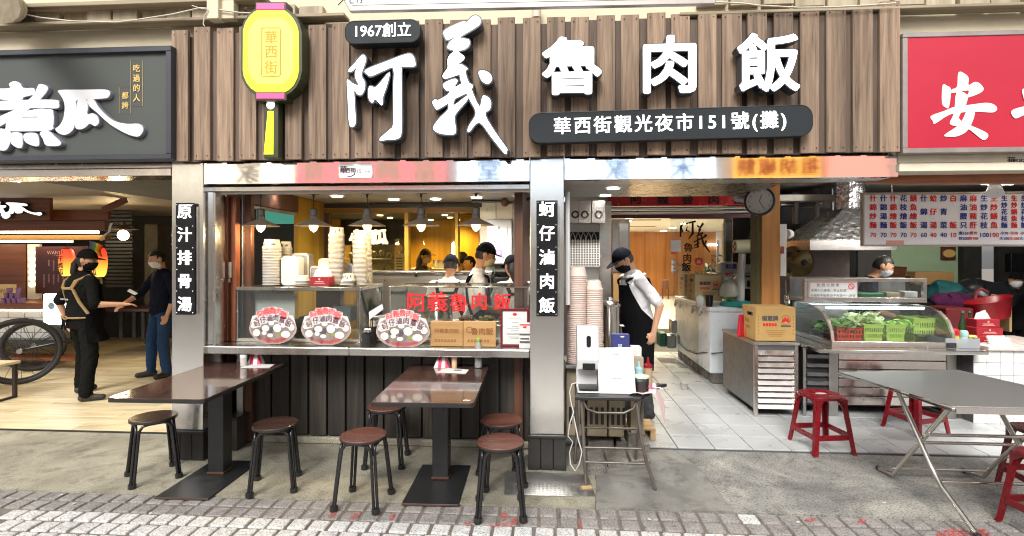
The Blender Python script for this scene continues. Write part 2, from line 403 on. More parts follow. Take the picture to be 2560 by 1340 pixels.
# concrete apron in three pours, butted along their joints
def slab(name, pts, m, z=0., d=.2):
    k = MB().prism([(p.x, p.y) for p in pts], (0, 0, z), (1, 0, 0), (0, 1, 0), (0, 0, 1), d); o = k.build(name, m); return tag(o, kind='structure')
A = G(1488, 1268); B = G(1480, 1190); C1 = G(1734, 1150); C2 = G(1832, 1277)
yb = 3.424
slab('concrete_apron', [Vector((-9, yb, 0)), Vector((A.x, yb, 0)), Vector((B.x + .02, 3.82, 0)), Vector((B.x + .02, 4.9, 0)), Vector((-9, 4.9, 0))], M['conc_l'], .002)
slab('concrete_apron', [Vector((A.x + .004, yb, 0)), Vector((C2.x, yb, 0)), Vector((C1.x, 4.1, 0)), Vector((C1.x - .12, 4.47, 0)), Vector((B.x + .024, 4.47, 0)), Vector((B.x + .024, 3.82, 0))], M['conc_m'], .004)
slab('concrete_apron', [Vector((C2.x + .004, yb, 0)), Vector((9, yb, 0)), Vector((9, 4.47, 0)), Vector((C1.x - .116, 4.47, 0)), Vector((C1.x + .004, 4.1, 0))], M['conc_r'], .001)
# steel tread plate let into the apron
tp = [G(1263, 1180), G(1468, 1189), G(1489, 1244), G(1261, 1240)]
k = MB().prism([(p.x, p.y) for p in tp[::-1]], (0, 0, .009), (1, 0, 0), (0, 1, 0), (0, 0, 1), .006)
plate = k.build('tread_plate', steel('worn_tread_plate', (.5, .5, .49), .45, 'X', .05)); tag(plate, 'grey steel tread plate let into the concrete beside the pillar base', 'floor plate')
k = MB(); x0, y0 = tp[3].x + .03, tp[3].y + .02
for i in range(17):
    for j in range(7):
        a = .7 if (i + j) % 2 else -.7
        px_, py_ = x0 + .03 + i * .029, y0 + .012 + j * .028
        if px_ < tp[2].x - .02 and py_ < tp[0].y - .02: k.obox(Vector((px_, py_, .0096)), (.017, .005, .003), a)
tag(k.build('tread', M['steel_dull'], plate), kind='stuff')
# red survey paint on the paving
m, nt, b = _new('red_spray_paint'); b.inputs['Base Color'].default_value = (*lin('d8504a'), 1); b.inputs['Roughness'].default_value = .85
nz = _n(nt, 'ShaderNodeTexNoise', Scale=70., Detail=5.); nt.links.new(_coords(nt).outputs[0], nz.inputs['Vector']); nt.links.new(_ramp(nt, nz.outputs['Fac'], [(.46, (.04,) * 3), (.66, (.7,) * 3)]).outputs[0], b.inputs['Alpha']); M['spray'] = m
def splat(pts, z=.0045, n=3):
    p = [G(*q, z) for q in pts]
    q = smooth_poly([(a.x, a.y) for a in p], n)
    return [(a.x, a.y) for a in q]
k = MB()
for pts in ([(1224, 1311), (1262, 1308), (1280, 1298), (1287, 1293), (1295, 1302), (1286, 1312), (1262, 1316), (1240, 1318)], [(1252, 1284), (1262, 1276), (1270, 1282), (1264, 1300), (1254, 1300)],
            [(1160, 1308), (1172, 1302), (1180, 1308), (1170, 1315)], [(972, 1296), (986, 1283), (990, 1286), (978, 1302)], [(876, 1292), (900, 1278), (905, 1281), (884, 1297)],
            [(820, 1290), (838, 1277), (842, 1281), (826, 1296)], [(2340, 1333), (2370, 1322), (2410, 1325), (2420, 1338), (2380, 1345), (2345, 1342)], [(2425, 1328), (2460, 1322), (2475, 1336), (2440, 1342)],
            [(2010, 1299), (2030, 1293), (2040, 1300), (2018, 1305)], [(2143, 1302), (2160, 1296), (2165, 1306), (2150, 1310)], [(1446, 1306), (1452, 1302), (1455, 1322), (1449, 1326)]):
    poly = splat(pts); k.prism(poly, (0, 0, .0045), (1, 0, 0), (0, 1, 0), (0, 0, 1), .002)
tag(k.build('paint_marking', M['spray']), kind='structure')

# ------------------------------------------------------------------ floors
M['fplank'] = wood('pale_floor_plank', lin('b59f74'), lin('d6c6a2'), lin('e4d8ba'), 'X', 26., .32, .05, .1, stretch=.1)
floor_l = bx('floor', M['dark'], -13, -2.72, 4.55, 9.6, -.02, .018, bev=0); tag(floor_l, kind='structure')
pl = MB().box(-.598, .598, -.089, .089, 0, .012).build('floor_plank', M['fplank'], bev=.0015, local=True); plm = pl.data; bpy.data.objects.remove(pl)
k2 = 0
for r_ in range(28):
    y = 4.64 + r_ * .18; xx = -9.2 - (r_ % 3) * .4 - r_ * .14
    while xx < -2.9 - max(0, r_ - 4) * .12:
        if k2 < 295:
            o = bpy.data.objects.new('floor_plank', plm); COL.objects.link(o); o.parent = floor_l; o.location = Vector((xx + .6, y, .019)) - WL['floor']; k2 += 1
        xx += 1.2
M['tile'] = mat('white_floor_tile', (.44, .455, .46), .3, var=.1, scale=4, rnd=.05, bump=.02, bscale=25)
M['tilegrout'] = mat('grey_tile_grout', (.11, .11, .105), .9, var=.3)
floor_r = bx('floor', M['tilegrout'], .3, 7.5, 4.475, 13, -.02, .012, bev=0); tag(floor_r, kind='structure')
tl = MB().box(-.152, .152, -.152, .152, 0, .012).build('floor_tile', M['tile'], bev=.0025, local=True); tlm = tl.data; bpy.data.objects.remove(tl)
base = G(1700.3, 1128.5, .022); n_t = 0
for j in range(14):
    for i in range(-4, 14 if j < 6 else 6):
        x = base.x + (i + .5) * .311; y = 4.475 + (j + .5) * .311
        if x > .42 + (.25 if j < 3 else 0) and n_t < 230:
            o = bpy.data.objects.new('floor_tile', tlm); COL.objects.link(o); o.parent = floor_r
            o.location = Vector((x, y, .011 + random.uniform(-.0008, .0008))) - WL[floor_r.name]; o.rotation_euler = (random.uniform(-.002, .002), random.uniform(-.002, .002), 0); n_t += 1
floor_k = bx('floor', M['tilegrout'], -2.72, .29, 4.5, 6.6, -.02, .02, bev=0); tag(floor_k, kind='structure')

# ------------------------------------------------------------------ shell of the building
def st(o): return tag(o, kind='structure')
st(bx('wall', M['cream'], -14, 8, 4.06, 4.30, 2.46, 5.2, bev=0))                     # plaster above the shopfronts
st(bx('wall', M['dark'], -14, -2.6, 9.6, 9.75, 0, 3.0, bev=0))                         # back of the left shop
st(bx('ceiling', mat('left_shop_ceiling', (.24, .21, .17), .6, var=.1), -14, -2.8, 4.3, 9.6, 2.39, 2.45, bev=0))
M['kceil'] = mat('ceiling_panel', (.42, .41, .37), .45, var=.08)
kc = st(bx('ceiling', M['tilegrout'], -4.5, .0, 4.31, 13.4, 2.30, 2.40, bev=0))
for i in range(4):
    for j in range(2): bx('ceiling_panel', M['kceil'], -2.72 + i * .66 + .006, -2.72 + (i + 1) * .66 - .006, 4.32 + j * .96 + .006, 4.32 + (j + 1) * .96 - .006, 2.286, 2.30, kc, bev=.002)
st(bx('ceiling', M['kceil'], .02, .80, 4.31, 6.02, 2.31, 2.40, bev=0))
st(bx('ceiling', steel('bronze_ceiling_sheet', (.40, .33, .23), .25, 'X', .1), .804, 2.2, 4.31, 6.02, 2.31, 2.40, bev=0))
st(bx('ceiling', M['dark'], .02, 2.2, 6.024, 7.3, 2.62, 2.7, bev=0))
st(bx('ceiling', mat('dark_soffit', (.22, .2, .17), .8), 2.21, 8, 4.31, 9.0, 2.55, 2.66, bev=0))
# kitchen walls
M['amber'] = wood('amber_lit_veneer', lin('8c6618'), lin('a88024'), lin('bb9634'), 'Z', 18., .4, .04, .03)  # amber lamplight is put into this wood's own colour
M['brownwood'] = wood('dark_brown_panel', lin('3a241a'), lin('553627'), lin('6b4634'), 'Z', 30., .45, .15, .1)
lw = thing('kitchen_side_wall', 'brown panelled side wall of the kitchen behind the folding gate', 'wall', (-2.75, 5.2, 0))
bx('wall_panel', M['brownwood'], -2.80, -2.75, 4.32, 4.69, .02, 2.29, lw)
bx('wall_panel', M['amber'], -2.80, -2.752, 5.6, 6.27, .02, 2.29, lw)
bx('lintel', M['brownwood'], -2.80, -2.745, 4.69, 5.6, 2.12, 2.29, lw)
bx('transom', M['steel_dull'], -2.79, -2.76, 4.69, 5.6, 2.085, 2.115, lw)
bx('door_shelf', M['steel_dull'], -2.79, -2.76, 4.69, 5.6, 1.18, 1.22, lw)
st(bx('wall', mat('shop_partition', (.05, .04, .035), .7), -2.9, -2.82, 4.3, 4.66, 0, 2.38, bev=0))
st(bx('wall', M['brownwood'], -.27, -.2, 4.35, 6.3, 0, 2.29, bev=0))
# back wall of the kitchen: timber frame with amber window, steel panels at right
bwY = 6.3
bw = thing('kitchen_back_wall', 'amber lit timber back wall of the kitchen with wide glazed opening', 'wall', (-1.5, bwY, 0))
xa = P(812, 600, bwY).x; xb = P(1199, 600, bwY).x; xc = P(1325, 600, bwY).x
zt, zb = P(1000, 532, bwY).z, P(1000, 682, bwY).z
MB().box(xa, xb, bwY, bwY + .08, zt, 2.285).build('header_board', wood('header_veneer', lin('6d4a1c'), lin('8a6226'), lin('9c7433'), 'X', 18., .45, .05), bw, bev=.003)
MB().box(xa, xb, bwY, bwY + .08, .02, zb).build('dado', M['amber'], bw, bev=.003)
for a, b_ in ((812, 824), (1012, 1022), (1138, 1146)):
    bx('post', M['brownwood'] if a == 812 else M['amber'], P(a, 600, bwY).x, P(b_, 600, bwY).x, bwY - .02, bwY + .09, zb, zt, bw)
bx('top_rail', M['black'], xa, xb + .03, bwY - .03, bwY - .002, P(900, 516, bwY).z - .02, P(900, 510, bwY).z, bw)
MB().box(xa + .05, xb, bwY + .035, bwY + .041, zb, zt).build('window_pane', glass('amber_glass', (1, .92, .66), .0, .35), bw)
stl = thing('steel_wall_panel', 'polished steel wall panelling behind the white water heater', 'wall panel', (-.6, bwY, 0))
for i in range(3):
    a = xb + (xc - xb) * i / 3; b_ = xb + (xc - xb) * (i + 1) / 3 - .004
    bx('steel_sheet', M['steel_dull'], a, b_, bwY - .01, bwY + .05, .02, 2.28, stl)
# room seen through the amber window
st(bx('wall', M['amber'], -6, -.7, 9.9, 10.05, 0, 2.3, bev=0))
st(bx('wall', M['amber'], -.72, -.62, 6.4, 13, 0, 2.3, bev=0))
for i, px in enumerate((835, 885, 950, 975, 1077, 1092, 1104, 1112, 1125, 1145)):
    Y = 7.2 + (i % 5) * .6; zc = 2.29; yy = HZN - (zc - CAMZ) * FPX / Y
    p = P(px, yy, Y); t = thing('downlight', 'small round downlight beyond the amber window, %s of the dots from the left' % ORD[i], 'ceiling light', (p.x, Y, zc), 'downlights beyond the kitchen window')
    MB().lathe([(.045, -.006), (.05, 0)], (p.x, Y, zc), 14).build('lens', emit('lens_warm', (1, .85, .6), 9) if i == 0 else bpy.data.materials['lens_warm'], t)
for x, y in ((-2.9, 8.0), (-1.5, 8.2), (-2.2, 9.2)):
    spot_down('downlight_lamp', (x, y, 2.26), 95, (1, .78, .42), .08)
# timber partitions seen beyond the amber window
for a, b_, Y in ((818, 850, 9.5), (1150, 1197, 8.6)):
    st(bx('partition', M['amber'], P(a, 600, Y).x, P(b_, 600, Y).x, Y, Y + .06, 0, 2.3, bev=0))
# kitchen downlights
M['lens'] = emit('downlight_lens', (1, .97, .92), 14)
def downlight(px, py, zc, w=6, r=.055, label='', col=(1, .95, .87), lens=None, group=None):
    Y = None; v = (HZN - py) / FPX; u = (px - 1280) / FPX; t = (zc - CAMZ) / v
    p = Vector((t * (-_s + u * _c), t * (_c + u * _s), zc))
    th = thing('downlight', label, 'ceiling light', p, group)
    MB().lathe([(r * 1.25, 0), (r * 1.25, -.006), (r * 1.02, -.01), (r, -.004)], p, 20, caps=False).build('trim_ring', M['white'], th, smooth=30)
    MB().lathe([(r, -.005), (r * .5, -.007), (.001, -.008)], p, 20, caps=False).build('lens', lens or M['lens'], th)
    if w: spot_down('downlight_lamp', p - Vector((0, 0, .03)), w, col, r * .8, th)
    return th
g = 'downlights in the kitchen ceiling'
for px, py, w, wh_ in ((684, 480, 14, 'just right of the first pendant rose'), (842, 490, 10, 'between the second and third pendants, on the amber side'), (985, 498, 34, 'between the third and fourth pendants'), (1089, 497, 34, 'between the fourth and fifth pendants'), (1192, 493, 34, 'right behind the last pendant'), (1299, 490, 30, 'nearest the pillar')):
    downlight(px, py, 2.284, w, .06, 'round recessed kitchen downlight ' + wh_, group=g)
for px, py, wh_ in ((1533, 470, 'nearer, larger'), (1513, 488, 'farther, smaller')):
    downlight(px, py, 2.308, 40, .06, wh_ + ' round downlight of the two above the man in the black apron', group='downlights over the doorway')
for px, py, wh_ in ((28, 450, 'leftmost'), (198, 450, 'middle'), (376, 449, 'rightmost')):
    downlight(px, py, 2.388, 18, .075, wh_ + ' warm downlight of the three behind the pale steel lintel', (1, .86, .62), group='downlights at the front of the left shop')

# right passage: steel walls, red beam, back room
sY = 6.45
pw_ = thing('steel_kitchen_wall', 'stainless wall panelling with lattice vent behind the paper bowls', 'wall panel', (.5, sY, 0))
bx('steel_sheet', M['steel_dull'], -.19, P(1525, 600, sY).x, sY, sY + .05, .02, 2.3, pw_)
bx('steel_post', M['steel'], P(1497, 600, sY).x, P(1527, 600, sY).x, sY - .06, sY - .002, .02, 2.3, pw_)
rY = 7.0
xl, xr = P(1519, 520, rY).x, P(1912, 520, rY).x
beam = thing('red_beam_sign', 'dark red beam sign with black brush characters above rolled shutter', 'sign', ((xl + xr) / 2, rY, 2.2))
x0, x1, z0, z1 = rect(1519, 470, 1912, 514, rY)
bx('board', mat('glossy_red_board', lin('a31620'), .25, var=.1), x0, x1, rY, rY + .08, z0, z1, beam)
k = MB(); M['red_dk'] = mat('dark_red_board', lin('4a0c14'), .4)
for ch, px in (('阿', 1590), ('義', 1670), ('魯', 1719), ('肉', 1785), ('飯', 1850)):
    kk = P(px if ch != '義' else 1657, 492, rY - .004); MB().text(ch, kk - EZ * .035, .16, bold=.004).build('character', M['black_text'], beam)
kk = thing('rolled_shutter', 'rolled steel shutter housing under the red beam', 'shutter', ((xl + xr) / 2, rY, 2.1))
for a, b_ in ((516, 524), (525, 534)):
    X0, X1, Z0, Z1 = rect(1519, a, 1912, b_, rY - .05); MB().tube([(X0, rY, (Z0 + Z1) / 2), (X1, rY, (Z0 + Z1) / 2)], (Z1 - Z0) / 2, 10).build('shutter_roll', M['steel_dull'], kk, smooth=40)
X0, X1, Z0, Z1 = rect(1519, 535, 1912, 545, rY); bx('bottom_board', M['red_dk'], X0, X1, rY, rY + .05, Z0, Z1, kk)
# back room
M['roomwood'] = wood('honey_wall_panel', lin('8f5a2a'), lin('ac7238'), lin('bd8448'), 'Z', 14., .4, .03, .05)
rf, rc, rb = .30, 2.36, 17.
st(bx('floor', mat('back_room_floor', (.62, .58, .5), .3), .3, 7, 9.6, rb, .0, rf, bev=0))
st(bx('ceiling', mat('white_ceiling_grid', (.7, .68, .6), .6), .3, 7, 7.1, rb, rc, rc + .08, bev=0))
rw = thing('back_room_wall', 'honey coloured wood panelled wall at the far end of the back room', 'wall', (3, rb, 0))
for i in range(7): bx('wall_panel', M['roomwood'], .3 + i * .95 + .004, .3 + (i + 1) * .95 - .004, rb, rb + .06, rf, rc, rw)
st(bx('wall', M['roomwood'], .24, .3, 7.2, rb, 0, rc, bev=0))
xr2 = P(1868, 600, 12).x
st(bx('wall', mat('white_room_wall', (.7, .68, .63), .7), xr2 + .9, xr2 + 1.0, 9, rb, 0, rc, bev=0))
st(bx('wall', M['white'], P(1850, 600, 9).x, P(1850, 600, 9).x + 3, 9.0, 9.08, 0, rc, bev=0))
g = 'lights in the back room ceiling'
for i in range(7):
    Y = 10.3 + i * 1.0
    for X in ((P(1641, 585, 16).x - .0, P(1790, 590, 16).x) if i % 2 == 0 else (P(1641, 585, 16).x,)):
        xx = X * .62 + .0
        xx = {0: 1.62, 1: 3.0}[0 if X < P(1700, 590, 16).x else 1] + i * .1
        th = thing('downlight', 'round back room ceiling light, %s from the door in the %s row' % (ORD[i], 'left' if X < P(1700, 590, 16).x else 'right'), 'ceiling light', (xx, Y, rc), g)
        MB().lathe([(.09, 0), (.09, -.01), (.001, -.012)], (xx, Y, rc), 16, caps=False).build('lens', M['lens'], th)
for x, y in ((1.9, 9.6), (2.6, 12), (2.3, 15)): spot_down('downlight_lamp', (x, y, rc - .05), 260, (1, .86, .62), .1)
for x, y, wh_ in ((2.0, 10.9, 'nearer'), (2.4, 13.4, 'farther')):
    v = thing('air_vent', wh_ + ' dark slotted air vent in the back room ceiling', 'vent', (x, y, rc), 'slot vents in the back room ceiling')
    bx('grille', M['black'], x - .35, x + .35, y - .06, y + .06, rc - .012, rc - .001, v)
# dark backs of the right stall
st(bx('wall', mat('near_black_wall', (.02, .021, .022), .7, var=.4), 2.75, 5.0, 8.2, 8.3, 0, 2.55, bev=0))  # near black with uneven tone
gY = 8.0
M['green'] = mat('pale_green_wall', lin('a9c7a0'), .7, var=.06)
st(bx('wall', M['green'], P(2218, 650, gY).x, P(2395, 650, gY).x, gY, gY + .08, 0, 2.5, bev=0))
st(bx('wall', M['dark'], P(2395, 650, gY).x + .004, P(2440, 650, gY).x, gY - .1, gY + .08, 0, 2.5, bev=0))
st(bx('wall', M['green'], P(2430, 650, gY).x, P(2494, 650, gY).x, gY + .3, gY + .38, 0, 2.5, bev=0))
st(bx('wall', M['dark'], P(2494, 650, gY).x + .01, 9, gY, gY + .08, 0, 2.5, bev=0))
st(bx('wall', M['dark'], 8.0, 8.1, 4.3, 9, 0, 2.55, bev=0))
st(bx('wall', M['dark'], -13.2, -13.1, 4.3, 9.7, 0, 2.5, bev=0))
# ------------------------------------------------------------------ facade
F = 4.0
# steel fascia (two lengths) and pillars
def pillar(name, label, px0, px1, py0, pyb, Yd=.32):
    x0, x1, z0, z1 = rect(px0, py0, px1, pyb, F)
    t = thing(name, label, 'pillar', ((x0 + x1) / 2, F, 0))
    MB().box(x0, x1, F, F + Yd, z0, z1).build('steel_cladding', M['steel_pillar'], t, bev=.004)
    k = 3; w = (x1 - x0 + .03) / k
    bk = mat('black_stained_board', (.022, .02, .018), .5, var=.5, scale=6, bump=.2, bscale=50) if 'black_stained_board' not in bpy.data.materials else bpy.data.materials['black_stained_board']
    for i in range(k): MB().box(x0 - .015 + i * w + .002, x0 - .015 + (i + 1) * w - .002, F - .018, F + .01, .004, z0 - .005 - .02).build('base_board', bk, t, bev=.003)
    MB().box(x0 - .02, x1 + .02, F - .03, F + Yd, z0 - .024, z0 - .002).build('base_cap', bk, t, bev=.003)
    MB().box(x0 - .012, x1 + .012, F + .012, F + Yd, .004, z0 - .026).build('plinth', bk, t)
    return t
pillar('steel_pillar', 'stainless clad pillar between the dark sign shop and the lit counter', 429, 508, 402, 1075)
pillar('steel_pillar', 'stainless clad pillar between the counter and the tiled doorway', 1325, 1410, 391, 1086)
def fascia(label, px0, px1, py0a, py1a, py0b, py1b):
    xa, xb_ = P(px0, 430, F).x, P(px1, 430, F).x
    za = [P(px0, py1a, F).z, P(px0, py0a, F).z]; zb_ = [P(px1, py1b, F).z, P(px1, py0b, F).z]
    z0, z1 = (za[0] + zb_[0]) / 2, (za[1] + zb_[1]) / 2 + .04
    t = thing('steel_fascia', label, 'fascia', ((xa + xb_) / 2, F, z0))
    MB().box(xa, xb_, F + .004, F + .06, z0, z1).build('sheet', M['steel_mirror'], t, bev=.003)
    MB().box(xa + .01, xb_ - .01, F + .061, F + .30, z0 + .004, z0 + .03).build('underside', M['steel_dull'], t)
    return z0, z1
z0, z1 = fascia('mirror polished steel fascia above the hanging lamps', 509, 1324, 402, 461, 394, 453)
fascia('mirror polished steel fascia above the doorway and clock', 1411, 2247, 390, 450, 386, 442)
# header track over the counter
hx0, hx1 = P(509, 470, 4.1).x, P(1324, 470, 4.1).x
t = thing('header_rail', 'pale steel sliding rail over the counter opening', 'rail', ((hx0 + hx1) / 2, 4.1, 2.16))
MB().box(hx0, hx1, 4.08, 4.13, 2.168, 2.205).build('track', M['steel'], t, bev=.003)
MB().box(hx0 + .1, hx1, 4.16, 4.50, 2.186, 2.20).build('soffit', M['kceil'], t, bev=.002)
MB().box(hx0 + .05, hx1, 4.14, 4.158, 2.15, 2.20).build('lip', M['steel_dull'], t, bev=.002)

# weathered board sign
M['slat'] = wood('weathered_slat', lin('483a30'), lin('7b6653'), lin('97816b'), 'Z', 62., .75, .7, .3)
M['slat_back'] = wood('recessed_board', lin('3e332c'), lin('5a4b40'), lin('6b5a4d'), 'Z', 60., .8, .3, .22)
sx0, sx1 = P(432, 230, F - .06).x, P(2247, 230, F - .06).x
zb0 = P(1300, 393, F - .06).z; zt0 = P(1300, 47, F - .06).z
sign = thing('board_sign', 'long weathered sign of upright brown boards over the whole shopfront', 'shop sign', ((sx0 + sx1) / 2, F - .06, zb0))
n = 30; pt = (sx1 - sx0 - .138) / (n - 1)
nk = MB()
for i in range(n):
    x = sx0 + .069 + i * pt + random.uniform(-.006, .006); w = .138 + random.uniform(-.006, .004)
    zt = zt0 + random.uniform(-.006, .012) + (.03 if i == n - 1 else 0) + (-.02 if i < 1 else 0)
    zb_ = zb0 + random.uniform(-.004, .006)
    MB().box(x - w / 2, x + w / 2, F - .075 + random.uniform(-.004, .004), F - .048, zb_, zt).build('plank', M['slat'], sign, bev=.003)
    for zz in (zb_ + .035, zt - .035):
        for sx_ in (-1, 1): nk.ell((x + sx_ * (w / 2 - .022), F - .079, zz), (.0055, .002, .0055), 8, 4)
    if i < n - 1:
        xg = x + pt / 2
        deep = (i * 7) % 5 in (0, 3) or i in (9, 10, 23, 24)
        MB().box(xg - .052, xg + .052, F - (.028 if deep else .047), F - (.012 if deep else .03), zb_ + .001, zt - random.uniform(.01, .035)).build('filler_board', M['slat_back'], sign, bev=.002)
tag(nk.build('nail', M['nail'], sign), kind='stuff')
bx('backing', M['dark'], sx0 + .02, sx1 - .02, F - .011, F - .004, zb0 + .03, zt0 - .05, sign)

# lit channel letters
M['lit'] = emit('lit_white_acrylic', (1, 1, .99), .72)
M['return'] = mat('blue_black_return', lin('2c343c'), .35, var=.2)
def px_poly(pts, ox, oy, sc): return [(ox + x / sc, oy + y / sc) for x, y in pts]
def channel(t, name, polys, Yf, depth=.075, infl=.011, sm=3, face=None, ret=None, side_name='return'):
    """polys are outlines in photo pixels; each one becomes a lit face on a deeper dark return"""
    ret = ret or M['return']; face = face or M['lit']
    kf, kr = MB(), MB()
    for i, pp in enumerate(polys):
        w = [P(x, y, Yf) for x, y in pp]; q = [(a.x, a.z) for a in w]
        q = smooth_poly(q, sm) if sm > 1 else [Vector(a) for a in q]
        d = i * .0008
        kf.prism([(a[0], a[1]) for a in q], (0, Yf - .004 - d, 0), EX, EZ, NY, .005)
        kr.prism([(a[0], a[1]) for a in inflate(q, infl)], (0, Yf - d, 0), EX, EZ, NY, depth)
    r = kr.build(side_name, ret, t); kf.build('face', face, r); return r
Ys = F - .19
A_ = lambda pts: px_poly(pts, 840, 120, 4.785)
t = thing('channel_letter', 'lit white brush style character under the founding year plate', 'sign letter', P(950, 350, Ys), 'large lit letters on the board sign')
channel(t, 'ah', [A_([(145, 275), (225, 185), (310, 88), (350, 105), (355, 160), (305, 320), (345, 410), (340, 500), (300, 562), (250, 545), (220, 500), (218, 560), (225, 700), (235, 890), (200, 945), (160, 900), (145, 640), (133, 400), (150, 385), (210, 430), (270, 445), (235, 360), (232, 300), (245, 235), (190, 280)]),
    A_([(355, 265), (600, 165), (860, 72), (930, 110), (950, 190), (930, 222), (800, 225), (782, 240), (785, 600), (785, 1000), (740, 1085), (620, 1098), (515, 1100), (640, 980), (675, 950), (690, 850), (690, 500), (690, 250), (600, 260), (430, 335), (385, 320)]),
    A_([(640, 295), (610, 450), (565, 580), (560, 660), (540, 685), (470, 610), (440, 655), (400, 620), (388, 540), (400, 470), (430, 462), (470, 475), (530, 420)])], Ys, .10)
B_ = lambda pts: px_poly(pts, 560, 0, 3.19)
t = thing('channel_letter', 'tallest lit white brush style character with long tail reaching the fascia', 'sign letter', P(1170, 380, Ys), 'large lit letters on the board sign')
channel(t, 'yi', [B_([(1755, 250), (1830, 205), (1925, 172), (1880, 260), (1790, 318), (1765, 300)]),
    B_([(1990, 130), (2035, 140), (2042, 190), (1975, 240), (1880, 300), (1950, 318), (1955, 360), (1922, 392), (1870, 412), (1915, 450), (1910, 480), (1870, 515), (1935, 545), (1910, 580), (1830, 610), (1760, 628), (1745, 600), (1785, 540), (1780, 490), (1800, 440), (1835, 405), (1785, 385), (1800, 340), (1850, 290), (1930, 190)]),
    A_([(1480, 195), (1575, 250), (1545, 275), (1590, 415), (1640, 450), (1620, 490), (1715, 700), (1745, 610), (1770, 570), (1830, 600), (1855, 660), (1840, 735), (1785, 800), (1900, 1000), (2040, 1195), (2045, 1230), (2020, 1265), (1860, 1070), (1715, 890), (1600, 1000), (1575, 985), (1600, 920), (1675, 780), (1600, 620), (1510, 440), (1480, 310)]),
    A_([(1280, 440), (1370, 385), (1430, 372), (1455, 400), (1420, 470), (1525, 425), (1630, 440), (1600, 520), (1420, 610), (1340, 665), (1220, 735), (1185, 715), (1155, 650), (1190, 615), (1225, 625), (1340, 560), (1355, 515), (1320, 510)]),
    A_([(1350, 640), (1420, 600), (1410, 690), (1590, 560), (1560, 640), (1440, 780), (1420, 860), (1432, 1020), (1320, 1035), (1220, 1015), (1165, 970), (1180, 920), (1250, 830), (1345, 735)]),
    A_([(1710, 285), (1760, 272), (1830, 300), (1868, 360), (1850, 410), (1810, 432), (1750, 400), (1715, 335)])], Ys, .10)
def block_letter(t, ch, cx, cy, h_px, Yf, depth=.07, bold=.012, sx=1., face=None, ret=None, rim=.006):
    p = P(cx, cy, Yf); h = (P(cx, cy - h_px / 2, Yf) - P(cx, cy + h_px / 2, Yf)).z
    k = MB(); kf = MB()
    k.text(ch, p, h, bold=bold + rim, ext=depth / 2, sx=sx)
    kf.text(ch, p + Vector((0, -depth / 2 - .004, 0)), h, bold=bold, sx=sx)
    r = k.build('return', ret or M['return'], t); kf.build('face', face or M['lit'], r); return r
for ch, cx, cy, h_, lab in (('魯', 1429, 182, 148, 'lit white block character with fish shape above address plate'), ('肉', 1670, 178, 148, 'lit white block character shaped like open box, between its two neighbours'), ('飯', 1915, 174, 150, 'lit white block character nearest the red signboard')):
    t = thing('channel_letter', lab, 'sign letter', P(cx, cy + 60, Ys + .04), 'large lit letters on the board sign')
    block_letter(t, ch, cx, cy, h_, Ys + .03, .09, .011, 1.02)
# founding year plate and address plate
M['plate'] = mat('charcoal_sign_plate', lin('22272a'), .6, var=.15, spec=.25)
def plate(name, label, px0, py0, px1, py1, Yf, d, r, txt, size, group=None, sk=0., bold=.003, spacing=1., dx=0):
    x0, x1, z0, z1 = rect(px0, py0, px1, py1, Yf); w, h = x1 - x0, z1 - z0
    t = thing(name, label, 'sign plate', ((x0 + x1) / 2, Yf, z0), group)
    ang = -atan2(3, px1 - px0) * sk
    ux = Vector((cos(ang), 0, -sin(ang))); uy = Vector((sin(ang), 0, cos(ang))); o = Vector(((x0 + x1) / 2, Yf, (z0 + z1) / 2))
    MB().prism(rrect(w, h, r), o, ux, uy, NY, d).build('box', M['plate'], t, bev=.003)
    rim = MB(); q = rrect(w - .004, h - .004, r - .002)
    rim.tube([o + ux * a + uy * b + NY * .0005 for a, b in q], .003, 5, closed=True).build('edge_bead', M['black'], t)
    MB().text(txt, o + NY * .006 + ux * dx, size, ux, uy, bold=bold, spacing=spacing).build('lettering', M['lit'], t)
    return t
plate('founding_plate', 'small black rounded sign plate reading 1967創立 in white', 862, 50, 1050, 108, F - .20, .10, .07, '1967創立', .112, sk=0., bold=.0012)
plate('address_plate', 'long black rounded sign plate with lit white street address', 1322, 272, 2032, 349, F - .17, .07, .085, '華西街觀光夜市151號(攤)', .132, sk=3.0, bold=.0022, spacing=1.22)
for nm in ('founding_plate',):
    o = bpy.data.objects[nm]

# lantern sign
M['lan_y'] = emit('lit_yellow_acrylic', (.84, .92, .01), .52, (.1, .1, .01)); M['lan_p'] = emit('lit_pink_acrylic', lin('ff5090'), .38, lin('c04070'))
M['lan_side'] = mat('olive_black_return', (.03, .035, .012), .4)
M['lan_y2'] = emit('lit_yellow_acrylic_core', (.92, 1.0, .16), .56, (.1, .1, .02))
Yl = F - .21
lp = P(680, 390, Yl); lan = thing('lantern_sign', 'lit yellow lantern shaped sign with pink caps and tassel', 'lantern sign', lp)
def lanpoly(pts, infl=0):
    q = [P(560 + x / 3.19, y / 3.19, Yl) for x, y in pts]; q = [(a.x, a.z) for a in q]
    return [tuple(v) for v in inflate(q, infl)] if infl else q
body = [(265, 82), (485, 82), (520, 110), (555, 150), (582, 200), (597, 260), (598, 560), (585, 620), (555, 680), (520, 715), (485, 735), (258, 735), (215, 705), (180, 660), (158, 610), (150, 560), (152, 240), (170, 180), (205, 125), (240, 95)]
MB().prism(lanpoly(body, .022), (0, Yl + .006, 0), EX, EZ, NY, .12).build('case', M['lan_side'], lan, bev=.003)
MB().prism(lanpoly(body), (0, Yl - .002, 0), EX, EZ, NY, .006).build('face', M['lan_y'], lan)
inner = [(x * .8 + 75 * 1.0, y * .8 + 82) for x, y in body]
MB().prism([tuple(v) for v in smooth_poly(lanpoly(inner), 3)], (0, Yl - .0035, 0), EX, EZ, NY, .001).build('bright_panel', M['lan_y2'], lan)
